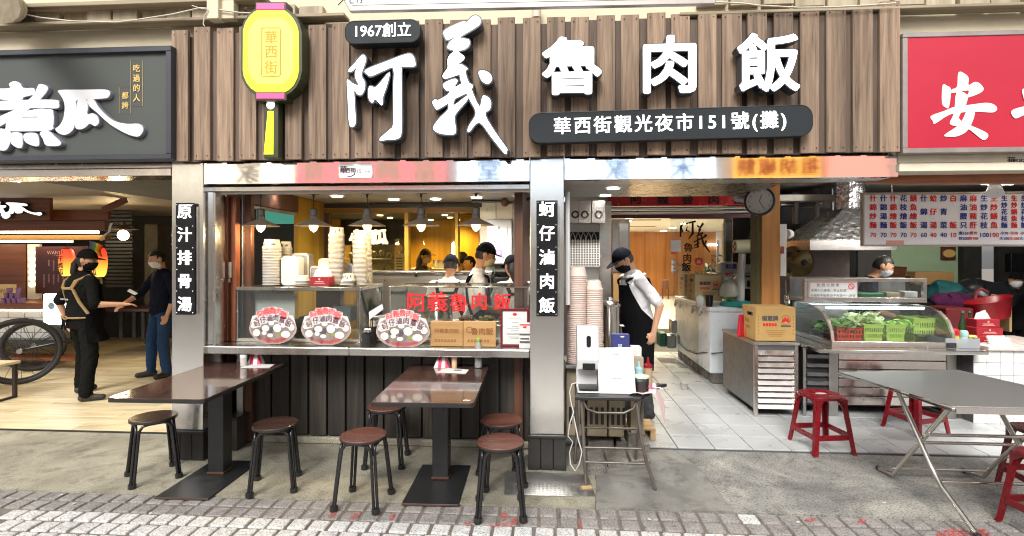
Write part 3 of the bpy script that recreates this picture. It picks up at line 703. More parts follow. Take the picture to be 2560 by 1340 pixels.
for a, b_ in (((262, 28), (482, 76)), ((260, 742), (482, 786))):
    pts = [(a[0], a[1]), (b_[0], a[1]), (b_[0], b_[1]), (a[0], b_[1])]
    cp = MB().prism(lanpoly(pts, .02), (0, Yl + .004, 0), EX, EZ, NY, .10).build('cap', M['lan_side'], lan, bev=.003)
    MB().prism(lanpoly(pts), (0, Yl - .004, 0), EX, EZ, NY, .006).build('cap_face', M['lan_p'], cp)
p = P(560 + 372 / 3.19, 836 / 3.19, Yl + .06)
MB().box(p.x - .055, p.x + .06, Yl + .06, Yl + .13, P(680, 391, Yl).z, p.z + .03).build('tassel_case', M['lan_side'], lan, bev=.003)
MB().lathe([(.001, .012), (.024, .008), (.034, 0)], p + Vector((0, .0, 0)), 20, M=Matrix.Rotation(radians(90), 3, 'X')).build('bead', M['lit'], lan)
tp_ = [(348, 885), (394, 885), (392, 1230), (317, 1230)]
MB().prism([(v.x, v.z) for v in [P(560 + x / 3.19, y / 3.19, Yl + .055) for x, y in tp_]], (0, Yl + .055, 0), EX, EZ, NY, .004).build('tassel', emit('lit_tassel', (.8, .88, .01), .5), lan)
M['lan_txt'] = mat('ochre_lettering', lin('b98a1c'), .5)
k = MB()
for ch, y in (('華', 305), ('西', 420), ('街', 545)): k.text(ch, P(560 + 376 / 3.19, y / 3.19, Yl - .006), .105, bold=.001)
k.build('lettering', M['lan_txt'], lan)
q = [P(560 + x / 3.19, y / 3.19, Yl - .006) for x, y in [(312, 222), (440, 222), (450, 232), (450, 595), (440, 607), (310, 612), (300, 600), (301, 232)]]
MB().tube(q, .0028, 5, closed=True).build('border', M['lan_txt'], lan)

# black acrylic plaques with lit characters on the pillars
def plaque(label, px0, py0, px1, py1, chars):
    Yp = F - .03; x0, x1, z0, z1 = rect(px0, py0, px1, py1, Yp)
    t = thing('menu_plaque', label, 'sign plaque', ((x0 + x1) / 2, Yp, z0), 'black dish name plaques on the pillars')
    MB().box(x0, x1, Yp, Yp + .012, z0, z1).build('panel', M['black_gloss'], t, bev=.002)
    bk = MB().box(x0 + .02, x1 + .016, Yp + .014, Yp + .028, z0 + .004, z1 - .03).build('standoff_tray', M['steel'], t)
    h = (z1 - z0) / len(chars); k = MB()
    for i, ch in enumerate(chars):
        MB().text(ch, ((x0 + x1) / 2, Yp - .004, z1 - h * (i + .5) + (.012 - .006 * i)), .124, bold=.0022, sx=1.0).build('character', M['lit'], t)
    for i in range(6):
        for sx_ in (x0 + .012, x1 - .012): k.lathe([(.0045, -.001), (.0045, .004), (.001, .006)], (sx_, Yp, z0 + .015 + (z1 - z0 - .03) * i / 5), 8, M=Matrix.Rotation(radians(90), 3, 'X'))
    tag(k.build('screw', M['steel'], t), kind='stuff')
plaque('black acrylic plaque reading 原汁排骨湯 on the pillar beside the dark signboard', 439, 507, 486, 787, '原汁排骨湯')
plaque('black acrylic plaque reading 蚵仔滷肉飯 on the pillar beside the tiled doorway', 1341, 501, 1394, 791, '蚵仔滷肉飯')
# small address tile on the fascia
def address_tile(label, px0, py0, px1, py1, txt, clip=None):
    x0, x1, z0, z1 = rect(px0, py0, px1, py1, F - .006)
    t = thing('address_tile', label, 'address plate', ((x0 + x1) / 2, F - .006, z0))
    MB().prism(rrect(x1 - x0, z1 - z0, .02), ((x0 + x1) / 2, F - .006, (z0 + z1) / 2), EX, EZ, NY, .008).build('tile', mat('white_enamel', (.8, .79, .78), .3, var=.03) if 'white_enamel' not in bpy.data.materials else bpy.data.materials['white_enamel'], t)
    k = MB(); w = x1 - x0
    k.text('華', (x0 + w * .14, F - .009, (z0 + z1) / 2 + .004), .062, bold=.0012); k.text('西街', (x0 + w * .36, F - .009, (z0 + z1) / 2), .042, bold=.0008)
    k.tube([(x0 + w * .25, F - .0085, z0 + .016), (x0 + w * .36, F - .0085, z0 + .012), (x0 + w * .47, F - .0085, z0 + .028), (x0 + w * .5, F - .0085, z0 + .06)], .003, 5)
    k.build('brush_logo', mat('plum_ink', (.05, .015, .03), .5) if 'plum_ink' not in bpy.data.materials else bpy.data.materials['plum_ink'], t)
    if txt:
        k2 = MB(); k2.text(txt, (x0 + w * .64, F - .009, (z0 + z1) / 2 - .005), .044); k2.text('號(攤)', (x0 + w * .86, F - .009, (z0 + z1) / 2 - .01), .018); k2.build('number', mat('grey_ink', (.2, .19, .2), .5), t)
address_tile('small white rounded tile with brush logo and 151 on the steel fascia', 847, 408, 931, 445, '151')
address_tile('small white tile with brush logo under the red signboard', 2516, 386, 2598, 424, '')

# ------------------------------------------------------------------ dark signboard of the left shop
Yd = F - .14
x0, x1, z0, z1 = rect(-220, 122, 427, 401, Yd)
sb = thing('dark_signboard', 'charcoal signboard with thick white brush characters above the left shop', 'shop sign', ((x0 + x1) / 2, Yd, z0))
M['sign_slate'] = mat('slate_grey_board', lin('3e423e'), .6, var=.1, scale=3)
MB().box(x0 + .03, x1 - .03, Yd + .035, Yd + .07, z0 + .03, z1 - .03).build('board', M['sign_slate'], sb)
fr = M['sign_frame'] = mat('dark_sign_frame', lin('30323a'), .4)
MB().box(x0, x1, Yd, Yd + .13, z1 - .042, z1).build('frame_rail', fr, sb, bev=.003); MB().box(x0, x1, Yd, Yd + .13, z0, z0 + .04).build('frame_rail', fr, sb, bev=.003)
MB().box(x1 - .045, x1, Yd + .002, Yd + .13, z0 + .041, z1 - .043).build('frame_stile', fr, sb, bev=.003)
C_ = lambda pts: px_poly(pts, 0, 0, 3.19)
M['chalk'] = mat('white_foam_letter', (.82, .82, .83), .6, var=.05, bump=.1, bscale=30); M['chalk_side'] = mat('foam_letter_side', (.25, .24, .3), .7)
r = channel(sb, 'gua', [C_([(475, 720), (650, 717), (840, 716), (878, 742), (865, 775), (830, 785), (700, 795), (612, 803), (612, 850), (605, 960), (580, 1040), (520, 1075), (470, 1060), (445, 1030), (480, 1000), (510, 940), (520, 850), (505, 790), (480, 750)]),
    C_([(625, 800), (690, 798), (705, 850), (700, 912), (740, 905), (780, 930), (790, 980), (760, 1005), (720, 985), (690, 1010), (650, 1030), (605, 1015), (612, 900)]),
    C_([(700, 800), (750, 795), (800, 870), (900, 960), (1010, 990), (1110, 990), (1145, 1030), (1120, 1080), (1080, 1088), (1000, 1060), (880, 990), (780, 900), (720, 850)])], Yd + .005, .04, .004, face=M['chalk'], ret=M['chalk_side'], side_name='character')
channel(sb, 'zhu', [C_([(-30, 715), (80, 705), (75, 670), (115, 650), (160, 665), (190, 705), (270, 705), (275, 750), (230, 765), (190, 775), (170, 800), (80, 800), (-30, 780)]),
    C_([(320, 672), (378, 690), (370, 740), (250, 860), (120, 940), (-30, 1020), (-30, 950), (150, 860), (270, 760), (300, 700)]),
    C_([(-30, 815), (150, 802), (300, 797), (455, 800), (472, 825), (460, 865), (300, 860), (-30, 878)]),
    C_([(65, 930), (110, 900), (180, 935), (185, 1038), (62, 1042), (55, 985)]), C_([(315, 890), (400, 875), (430, 900), (420, 1030), (315, 1040)]),
    C_([(110, 920), (300, 872), (400, 880), (425, 925), (300, 930), (175, 934)]), C_([(120, 946), (380, 944), (380, 979), (120, 982)]), C_([(120, 994), (380, 992), (410, 1040), (70, 1044)]),
    C_([(-30, 1040), (60, 1037), (100, 1070), (90, 1140), (60, 1195), (20, 1200), (-30, 1180)]), C_([(110, 1060), (180, 1070), (190, 1130), (180, 1180), (130, 1170), (95, 1130)]),
    C_([(205, 1072), (270, 1062), (310, 1080), (322, 1150), (300, 1168), (240, 1150), (205, 1120)]), C_([(330, 1060), (400, 1052), (440, 1085), (495, 1140), (470, 1165), (380, 1160), (355, 1110)])], Yd + .005, .04, .004, face=M['chalk'], ret=M['chalk_side'], side_name='character')
M['gold'] = mat('gold_lettering', lin('d8b66a'), .5)
k = MB()
for i, ch in enumerate('吃過的人'): k.text(ch, P(341.5, 172 + i * 24.7, Yd + .03), .062, bold=.0008)
for i, ch in enumerate('都誇'): k.text(ch, P(313, 240 + i * 24.5, Yd + .03), .058, bold=.0008)
for a in ((327, 151, 356.5, 265), (298, 218.5, 327, 284)):
    c4 = [P(a[0], a[1], Yd + .032), P(a[2], a[1], Yd + .032), P(a[2], a[3], Yd + .032), P(a[0], a[3], Yd + .032)]; k.tube(c4, .0016, 4, closed=True)
tag(k.build('lettering', M['gold'], sb), kind=None)

# ------------------------------------------------------------------ red signboard of the right shop
Yr = F - .10
x0, x1, z0, z1 = rect(2258, 75, 2760, 380, Yr)
rs = thing('red_signboard', 'red signboard with white brush characters and grey frame', 'shop sign', ((x0 + x1) / 2, Yr, z0))
M['sign_red'] = mat('red_sign_face', lin('a8142e'), .45, var=.06, scale=2); M['alu'] = mat('aluminium_frame', lin('9a918c'), .45, metal=.6, var=.2)
MB().box(x0 + .03, x1 - .03, Yr + .008, Yr + .05, z0 + .03, z1 - .03).build('board', M['sign_red'], rs)
MB().box(x0, x1, Yr, Yr + .08, z1 - .034, z1).build('frame_rail', M['alu'], rs, bev=.003); MB().box(x0, x1, Yr, Yr + .08, z0, z0 + .036).build('frame_rail', M['alu'], rs, bev=.003)
MB().box(x0, x0 + .034, Yr + .002, Yr + .08, z0 + .037, z1 - .035).build('frame_stile', M['alu'], rs, bev=.003)
D_ = lambda pts: px_poly(pts, 2000, 0, 3.191)
k = MB()
for i, pp in enumerate([D_([(1140, 680), (1175, 685), (1205, 715), (1190, 850), (1165, 857), (1135, 820)]), D_([(1265, 578), (1310, 585), (1345, 620), (1345, 680), (1390, 655), (1430, 662), (1466, 705), (1440, 740), (1350, 775), (1330, 770), (1345, 720), (1210, 742), (1215, 712), (1255, 690)]),
    D_([(1045, 925), (1150, 885), (1240, 850), (1360, 835), (1480, 820), (1540, 830), (1572, 860), (1560, 888), (1520, 897), (1380, 890), (1200, 912), (1080, 985), (1060, 965)]), D_([(1250, 735), (1335, 760), (1318, 850), (1265, 940), (1330, 1000), (1250, 1005), (1195, 985), (1230, 900)]),
    D_([(1330, 890), (1395, 895), (1345, 1030), (1260, 1085), (1190, 1090), (1150, 1078), (1250, 1010), (1300, 950)]), D_([(1200, 985), (1290, 980), (1380, 1010), (1480, 1055), (1500, 1085), (1475, 1115), (1440, 1105), (1330, 1020), (1240, 1005)]),
    D_([(1685, 885), (1780, 850), (1900, 830), (1900, 880), (1787, 918), (1715, 945)]), D_([(1770, 720), (1800, 712), (1830, 780), (1800, 800), (1785, 790)])]):
    q = smooth_poly([(a.x, a.z) for a in [P(x, y, Yr + .004) for x, y in pp]], 3)
    k.prism([tuple(a) for a in q], (0, Yr + .005 - i * .0006, 0), EX, EZ, NY, .003)
tag(k.build('lettering', mat('cream_lettering', lin('efe9da'), .6, var=.05), rs))

# beams under the side signs
def lintel(name, label, px0, py0, px1, py1, Yb, d, m, rows=2):
    x0, x1, z0, z1 = rect(px0, py0, px1, py1, Yb); t = thing(name, label, 'beam', ((x0 + x1) / 2, Yb, z0))
    h = (z1 - z0) / rows
    for i in range(rows): MB().box(x0, x1, Yb + (.012 if i == rows - 1 else 0), Yb + d, z0 + i * h + .002, z0 + (i + 1) * h - .002).build('cladding', m, t, bev=.004)
    return t
M['pinksteel'] = steel('pinkish_steel', (.74, .68, .64), .2, 'X', .05)  # pale steel with a slight pink tint
lintel('lintel', 'pale steel lintel below the charcoal signboard', -260, 404, 427, 443, F + .02, .25, M['pinksteel'])
lintel('lintel', 'cream painted lintel below the red signboard', 2249, 383, 2760, 427, F - .02, .2, mat('cream_lintel', lin('cfc6b0'), .6))
x0, x1, z0, z1 = rect(2240, 424, 2760, 455, F + .2)
aw = thing('awning_underside', 'copper brown underside of a rolled awning at the right', 'awning', ((x0 + x1) / 2, F + .2, z0))
MB().tube([(x0 - .25, F + .28, z1 - .06), (x0 + .1, F + .24, z1 - .05), (x1, F + .2, z1 - .03)], [.02, .06, .085], 12).build('roll', mat('copper_canvas', lin('8a4c22'), .4, var=.3, scale=5), aw, smooth=50)

# ------------------------------------------------------------------ eaves, cables, advertising box at the very top
M['oldwood'] = wood('old_grey_eave_board', lin('6b5f4c'), lin('8d806a'), lin('a99b83'), 'X', 22., .8, .3, .12)
M['oldwood_z'] = wood('old_grey_board', lin('7a6e5a'), lin('9c907a'), lin('b5a892'), 'Z', 22., .8, .3, .15)
ev = thing('eave', 'old timber eave of grey boards above the cream wall', 'eave', P(300, 40, 3.95))
for i in range(12):
    a = 20 + i * 66; X0, X1, Z0, Z1 = rect(a, 14, a + 60, 52, 4.0); MB().box(X0, X1, 4.0 + random.uniform(-.02, .03), 4.055, Z0, Z1).build('board', M['oldwood_z'], ev, bev=.003)
for i in range(11):
    a = 1745 + i * 82; X0, X1, Z0, Z1 = rect(a, -24, a + 74, 12, 4.0); MB().box(X0, X1, 4.0 + random.uniform(-.02, .03), 4.055, Z0, Z1).build('board', M['oldwood_z'], ev, bev=.003)
for (a, b_, c, d, Yy) in ((-200, 2, 660, 13, 3.9), (-200, 47, 860, 55, 3.92), (1700, 14, 2760, 22, 3.92),):
    X0, X1, Z0, Z1 = rect(a, b_, c, d, Yy); MB().box(X0, X1, Yy, Yy + .12, Z0, Z1).build('rail', M['oldwood'], ev, bev=.004)
X0, X1, Z0, Z1 = rect(516, -30, 545, 46, 3.86); MB().box(X0, X1, 3.86, 3.95, Z0, Z1).build('bracket', M['cream'], ev, bev=.004)
X0, X1, Z0, Z1 = rect(548, -30, 584, 46, 3.9); MB().box(X0, X1, 3.9, 3.97, Z0, Z1).build('bracket', M['cream'], ev, bev=.004)
lg = MB().tube([P(-10, 10, 3.2), P(16, 14, 3.55), P(22, 18, 4.0)], [.12, .115, .11], 14).build('log_beam', M['oldwood_z'], None, smooth=50); tag(lg, 'rough round log end poking out under the eave', 'log')
def cable(label, pts, r, m, Yy=3.88):
    o = MB().tube([P(x, y, Yy) for x, y in pts], r, 6).build('cable', m, None, smooth=60); return tag(o, label, 'cable', 'cables strung under the eaves')
M['cable'] = mat('cream_cable', (.55, .5, .4), .7)
cable('slack cream cable drooping along the eave above the charcoal sign', [(40, 30), (100, 44), (180, 53), (290, 56), (340, 50), (430, 36), (500, 20), (530, 22), (600, 32), (640, 33)], .006, M['cable'])
cable('thin cable with broken ties beside the lantern sign', [(480, 14), (505, 22), (520, 24), (512, 38), (508, 60), (512, 66)], .004, M['cable'], 3.85)
cable('cream cable crossing above the boards near the red signboard', [(1760, 4), (1850, 8), (1900, 14), (2000, 19), (2080, 18), (2160, 14), (2240, 8)], .006, M['cable'])
pipe = MB().tube([P(1341, 8, 3.97), P(1341, 45, 3.97)], .036, 14).build('downpipe', mat('cream_pipe', (.5, .44, .34), .6), None, smooth=40); tag(pipe, 'short cream pipe dropping behind the advertising box', 'pipe')
Ya = 3.2
ad = thing('advert_box', 'pale advertising light box with metal edge and C 13 at its corner', 'light box', P(1320, 18, Ya))
def adpt(px, py): return P(px, py, Ya)
fr = [adpt(838, -40), adpt(1800, -40), adpt(1788, 9), adpt(874, 28)]
MB().prism([(v.x, v.z) for v in fr], (0, Ya, 0), EX, EZ, NY, .035).build('case', M['alu'], ad, bev=.004)
pn = [adpt(842, -40), adpt(1796, -40), adpt(1770, -4), adpt(880, 13)]
M['ad'] = None
m, nt, b = _new('printed_advert'); mp = _coords(nt, rnd=False); v_ = _n(nt, 'ShaderNodeTexNoise', Scale=2.2, Detail=1.); nt.links.new(mp.outputs[0], v_.inputs['Vector'])
r = _ramp(nt, v_.outputs['Fac'], [(.35, (.8, .62, .35)), (.45, (.85, .78, .66)), (.55, (.8, .79, .82)), (.7, (.55, .52, .6))]); nt.links.new(r.outputs[0], b.inputs['Base Color']); b.inputs['Roughness'].default_value = .35
MB().prism([(v.x, v.z) for v in pn], (0, Ya - .004, 0), EX, EZ, NY, .006).build('panel', m, ad)
MB().text('C 13', adpt(891, 4) + Vector((0, -.008, 0)), .045).build('lettering', M['black_text'], ad)
MB().tube([adpt(846, 14) + Vector((0, -.006, 0)), adpt(866, -6) + Vector((0, -.006, 0))], .003, 5).build('mark', M['black_text'], ad)

# ------------------------------------------------------------------ the other side of the street (seen in the steel fascia and table tops)
opp = thing('opposite_building', 'plastered building with shop signs across the street', 'building', (0, -4.6, 0))
bx('wall', mat('opposite_plaster', (.66, .62, .56), .8), -16, 16, -5.0, -4.7, 0, 5.4, opp, bev=0)
M['opp_dark'] = mat('opposite_shopfront', (.42, .39, .36), .5, var=.4)
for i in range(8): bx('shopfront', M['opp_dark'], -15.4 + i * 4, -12.0 + i * 4, -4.69, -4.62, .1, 2.5, opp)
def opp_sign(label, fx0, fx1, col, txt, tcol, em=.5, z=(3.22, 4.08)):
    """fx: the pixels of the fascia in which the sign is mirrored"""
    Yo = -4.45; Ym = 2 * F - Yo
    a, b_ = P(fx0, 425, Ym).x, P(fx1, 425, Ym).x
    t = thing('opposite_sign', label, 'shop sign', ((a + b_) / 2, Yo, z[0]), 'shop signs across the street')
    bx('panel', emit('sign_panel_' + col, lin(col), em), a, b_, Yo - .12, Yo, z[0], z[1], t)
    k = MB(); L = len(txt)
    for i, ch in enumerate(txt):
        k.text(ch, (b_ - (b_ - a) * (i + .5) / L, Yo + .012, (z[0] + z[1]) / 2), min(.66, (b_ - a) / L * .9), ux=(-1, 0, 0), bold=.014)
    if txt: k.build('lettering', mat('opp_ink_' + tcol + col, lin(tcol), .5), t)
opp_sign('cream sign mirrored at the end of the steel fascia', 300, 730, 'e6dcc8', '家家', '9a8478', .8)
opp_sign('red sign with pale characters mirrored above the hanging lamps', 738, 1110, 'd87478', '當歸鍋食', 'f0d8c4', .8)
opp_sign('blue white sign mirrored beside the pillar', 1145, 1790, 'd0e2f6', '宋家美堂', '8eaedc', 1.)
opp_sign('yellow sign with red characters mirrored above the clock', 1838, 2052, 'e6a848', '祖胡椒餅', 'cc5428', .7)
opp_sign('red and cream sign mirrored at the end of the fascia by the red board', 2075, 2420, 'dc8c7c', '香', 'f4dccc', .75)
# ------------------------------------------------------------------ counter
cY = 4.03
cx0, cx1 = P(509, 876, cY).x, P(1324, 876, cY).x
ct = thing('service_counter', 'steel topped service counter faced with dark upright boards', 'counter', ((cx0 + cx1) / 2, 4.4, 0))
xm = P(872, 876, cY).x
for a, b_ in ((cx0, xm - .001), (xm + .001, cx1)):
    MB().box(a, b_, cY, 4.95, .848, .913).build('steel_top', M['steel'], ct, bev=.008, bseg=2)
M['cboard'] = wood('blackened_board', (.012, .010, .008), (.032, .026, .021), (.065, .054, .042), 'Z', 50., .55, .3, .3)
x = cx0 + .02; nb = 0
while x < cx1 - .05:
    w = min(.150, cx1 - x - .01); MB().box(x, x + w, 4.425 + random.uniform(-.004, .004), 4.455, .072, .847).build('board', M['cboard'], ct, bev=.003); x += .1685
bx('backing', M['black'], cx0, cx1, 4.462, 4.49, .062, .846, ct)
bx('kerb', M['conc_l'], cx0, cx1, 4.40, 4.5, .003, .06, ct, bev=.01)
k = thing('black_pipe_box', 'black stained wooden box beside the left pillar under the counter', 'box', (-2.45, 4.2, 0))
bx('case', M['cboard'], P(520, 1080, 4.2).x, P(592, 1080, 4.2).x, 4.2, 4.42, .004, .27, k); bx('lid', M['black'], P(518, 1080, 4.2).x, P(596, 1080, 4.2).x, 4.18, 4.423, .272, .288, k)
# jamb and folding gate
j = thing('steel_jamb', 'narrow mirror steel jamb at the left end of the counter opening', 'jamb', (P(524, 700, 4.1).x, 4.1, .9))
x0, x1 = P(509, 680, 4.09).x, P(533, 680, 4.09).x
bx('sheet', M['steel_mirror'], x0, x1, 4.09, 4.2, .914, 2.165, j); bx('edge_bar', M['steel'], P(534, 680, 4.08).x, P(540, 680, 4.08).x, 4.07, 4.2, .914, 2.16, j)
fg = thing('folding_gate', 'folded rust brown sliding gate with small latch at the left of the counter', 'gate', (P(565, 680, 4.26).x, 4.26, .91))
M['gate'] = mat('rust_brown_paint', lin('7a4630'), .45, var=.3, scale=5)
for i in range(5):
    a = 542 + i * 9.6; x0, x1 = P(a, 680, 4.24).x, P(a + 8.2, 680, 4.24).x
    bx('leaf', M['gate'], x0, x1, 4.24 + (.03 if i % 2 else 0), 4.31, .915, 2.145, fg)
bx('latch', M['steel_dull'], P(566, 690, 4.2).x, P(573, 690, 4.2).x, 4.225, 4.24, P(570, 695, 4.23).z, P(570, 655, 4.23).z, fg)
bx('padlock', M['steel'], P(567, 690, 4.2).x, P(573, 690, 4.2).x, 4.21, 4.224, P(570, 706, 4.23).z, P(570, 697, 4.23).z, fg)
for a, b_, mm, Yg in ((591, 606, M['steel_dull'], 4.33), (607, 628, M['brownwood'], 4.36)):
    tag(bx('gate_post', mm, P(a, 680, Yg).x, P(b_, 680, Yg).x, Yg, Yg + .05, .03, 2.18), 'steel post standing behind the folded gate' if a == 591 else 'dark brown post standing behind the folded gate', 'post', 'posts behind the folded gate')

# ------------------------------------------------------------------ pendant lamps
M['shade'] = mat('gunmetal_shade', lin('5b5148'), .4, metal=.5, var=.2); M['shade_in'] = mat('shade_inside', lin('b8a98a'), .5)
M['bulb'] = emit('warm_bulb', (1, .74, .30), 3.2, (1, .9, .6)); M['socket'] = mat('pewter_socket', lin('57534f'), .35, metal=.8)
def make_pendant(loc, label):
    t = thing('pendant_lamp', label, 'pendant lamp', loc, 'black cone pendant lamps over the counter')
    z0 = loc[2]; dz = lambda z: z - z0; L = dict(local=True)
    MB().lathe([(.001, 0), (.05, -.001), (.05, -.018), (.046, -.022), (.012, -.024), (.006, -.055), (.001, -.056)], seg=20).build('ceiling_rose', M['black'], t, smooth=30, **L)
    MB().tube([(0, 0, -.05), (0, 0, -.145)], .0035, 6).build('cord', M['black'], t, **L)
    MB().lathe([(.001, -.14), (.026, -.142), (.033, -.15), (.034, -.2), (.031, -.202), (.034, -.207), (.034, -.228), (.001, -.23)], seg=18).build('socket', M['socket'], t, smooth=30, **L)
    MB().lathe([(.034, -.228), (.044, -.24), (.15, -.288), (.153, -.292), (.149, -.292), (.042, -.244), (.03, -.236)], seg=36, caps=False).build('shade', M['shade'], t, smooth=40, **L)
    MB().lathe([(.001, -.235), (.013, -.238), (.02, -.255), (.036, -.285), (.037, -.30), (.028, -.32), (.012, -.336), (.001, -.34)], seg=18).build('bulb', M['bulb'], t, smooth=60, **L)
    l = point_light('pendant_glow', (0, 0, 0), 5, (1, .74, .38), .03); l.parent = t; l.location = (0, 0, -.36)
    return t
pend = None
for px, lab in zip((652, 784, 918, 1053, 1190), ('cone pendant lamp nearest the folded gate, above the ribbed bowl stack', 'cone pendant lamp second from the folded gate, over the red tissue box', 'middle cone pendant lamp of the five over the counter', 'cone pendant lamp above the second display case, left of the last one', 'cone pendant lamp nearest the white water heater')):
    p = P(px, 473, 4.3); p.z = 2.186
    pend = make_pendant(p, lab) if pend is None else None or pend
    if px != 652: dup(pend, p, random.uniform(0, 3), lab)

# ------------------------------------------------------------------ display cases on the counter
def case(name, label, px0, px1, py0, Yf, depth, z0=.914, top=True, nposts=True):
    x0, x1 = P(px0, 790, Yf).x, P(px1, 790, Yf).x; zt = P((px0 + px1) / 2, py0, Yf).z
    t = thing(name, label, 'display case', ((x0 + x1) / 2, Yf, z0))
    w = .012
    MB().box(x0, x1, Yf, Yf + depth, z0, z0 + .03).build('bottom_rail', M['steel'], t, bev=.002)
    if top: MB().box(x0 - .006, x1 + .006, Yf - .006, Yf + depth, zt - .03, zt).build('top_plate', M['steel'], t, bev=.003)
    else:
        for a in ((x0, x1, Yf, Yf + w), (x0, x1, Yf + depth - w, Yf + depth)): MB().box(*a, zt - w, zt).build('top_bar', M['steel'], t, bev=.002)
        for a in ((x0, x0 + w), (x1 - w, x1)): MB().box(a[0], a[1], Yf + w + .001, Yf + depth - w - .001, zt - w, zt).build('top_bar', M['steel'], t, bev=.002)
    zc = zt - (.031 if top else .013)
    for xx in (x0, x1 - w):
        for yy in (Yf + .001, Yf + depth - w): MB().box(xx, xx + w, yy, yy + w, z0 + .031, zc).build('corner_post', M['steel'], t, bev=.002)
    MB().box(x0 + w + .001, x1 - w - .001, Yf + .003, Yf + .007, z0 + .031, zc).build('front_pane', M['glass_case'], t)
    for xx in (x0 + .004, x1 - .008): MB().box(xx, xx + .004, Yf + w + .002, Yf + depth - w - .001, z0 + .031, zc).build('side_pane', M['glass_case'], t)
    if not top: MB().box(x0 + w + .001, x1 - w - .001, Yf + w + .002, Yf + depth - w - .002, zt - .009, zt - .004).build('top_pane', M['glass_case'], t)
    return t, x0, x1, zt
c1, a0, a1, zt1 = case('glass_case', 'steel and glass case crowned with paper bowl stacks', 590, 900, 718, 4.25, .60)
bx('white_board', M['paper'], a0 + .03, a0 + .43, 4.42, 4.43, .945, 1.31, c1)
c2, b0, b1, zt2 = case('glass_case', 'glass case with red characters 阿義魯肉飯 on its front pane', 973, 1322, 716, 4.30, .55, top=False)
k = MB()
for ch, px, py, s in (('阿', 1040, 759, .17), ('義', 1093, 758, .175), ('魯', 1147, 760, .165), ('肉', 1198, 757, .15), ('飯', 1256, 758, .15)): k.text(ch, P(px, py, 4.296), s, bold=.003)
tag(k.build('lettering', M['red_text'], c2), kind='stuff')
M['pot'] = steel('pot_steel', (.68, .67, .64), .18, 'Z', .03)
def pot(name, label, c, r, h, cat='pot', lid=False, group=None, fill=None):
    t = thing(name, label, cat, c, group)
    MB().lathe([(.001, 0), (r * .96, 0), (r, .012), (r, h), (r * 1.03, h + .006), (r * 1.03, h + .012), (r * .97, h + .01), (r * .96, .02), (.001, .02)], c, 28).build('body', M['pot'], t, smooth=35)
    if lid: MB().lathe([(r * 1.04, h + .014), (r * 1.04, h + .024), (r * .8, h + .05), (.03, h + .065), (.025, h + .09), (.001, h + .092)], c, 28).build('lid', M['pot'], t, smooth=35)
    if fill is not None: MB().lathe([(r * .95, h * .86), (r * .6, h * 1.08), (.001, h * 1.15)], c, 24, caps=False).build('contents', fill, t, smooth=60)
    for s in (-1, 1): MB().tube([(c[0] + s * r, c[1] - .03, c[2] + h * .75), (c[0] + s * (r + .03), c[1] - .025, c[2] + h * .75), (c[0] + s * (r + .03), c[1] + .025, c[2] + h * .75), (c[0] + s * r, c[1] + .03, c[2] + h * .75)], .005, 6).build('handle', M['pot'], t)
    return t
M['rice'] = mat('steamed_rice', (.75, .72, .63), .8, bump=.6, bscale=120)
p = P(1095, 800, 4.6); pot('rice_pot', 'steel pot heaped with white rice inside the lettered glass case', (p.x, 4.6, 1.05), .13, .22, fill=M['rice'])
bx_ = thing('steel_tray_stand', 'steel stand under the rice pot in the lettered case', 'stand', (p.x, 4.6, .945)); bx('shelf', M['steel_dull'], b0 + .03, b1 - .03, 4.42, 4.8, 1.03, 1.046, bx_); bx('riser', M['steel_dull'], b0 + .06, b1 - .06, 4.45, 4.78, .945, 1.028, bx_)
for i, (px, cc, lab) in enumerate(((1165, '6b4a1c', 'tray of brown braised food in the lettered case'), (1215, '7d7a2c', 'tray of yellow green pickles in the lettered case'), (1260, '5a3218', 'tray of dark braised eggs in the lettered case'))):
    p = P(px, 795, 4.5); t = thing('food_tray', lab, 'food tray', (p.x, 4.5, 1.047), 'food trays in the lettered glass case')
    bx('tray', M['pot'], p.x - .07, p.x + .07, 4.46, 4.66, 1.047, 1.075, t)
    k = MB()
    for q in range(16): k.ell((p.x + random.uniform(-.055, .055), 4.56 + random.uniform(-.07, .07), 1.082 + random.uniform(0, .02)), (random.uniform(.015, .025), random.uniform(.015, .025), .013), 8, 5)
    tag(k.build('contents', mat('food_' + cc, lin(cc), .4, var=.4), t, smooth=60), kind='stuff')
# things inside the first case
t = thing('steel_basin', 'steel basin inside the first glass case', 'basin', P(830, 840, 4.6)); c = (P(830, 800, 4.6).x, 4.6, .946)
MB().lathe([(.10, 0), (.15, .12), (.155, .122), (.145, .118), (.095, .01), (.001, .01)], c, 24).build('bowl', M['pot'], t, smooth=40)
t = thing('folded_cloth', 'grey cloth heaped behind the second oval sign', 'cloth', P(760, 840, 4.62)); k = MB()
for i in range(7): k.ell((P(765, 800, 4.62).x + random.uniform(-.14, .14), 4.64 + random.uniform(-.04, .06), .965 + i * .02), (.13, .06, .03), 12, 6)
k.build('fold', cloth('grey_rag', (.2, .22, .24)), t, smooth=60)
t = bx('carton', mat('brown_carton', lin('8a6b45'), .8), P(790, 760, 4.7).x, P(850, 760, 4.7).x, 4.7, 4.8, 1.16, 1.345); tag(t, 'small brown carton on the shelf of the first glass case', 'carton')
tag(bx('plastic_tub', mat('smoky_tub', (.12, .14, .15), .2), P(838, 800, 4.5).x, P(882, 800, 4.5).x, 4.45, 4.6, 1.06, 1.2, bev=.01), 'smoky grey tub inside the first glass case', 'tub')

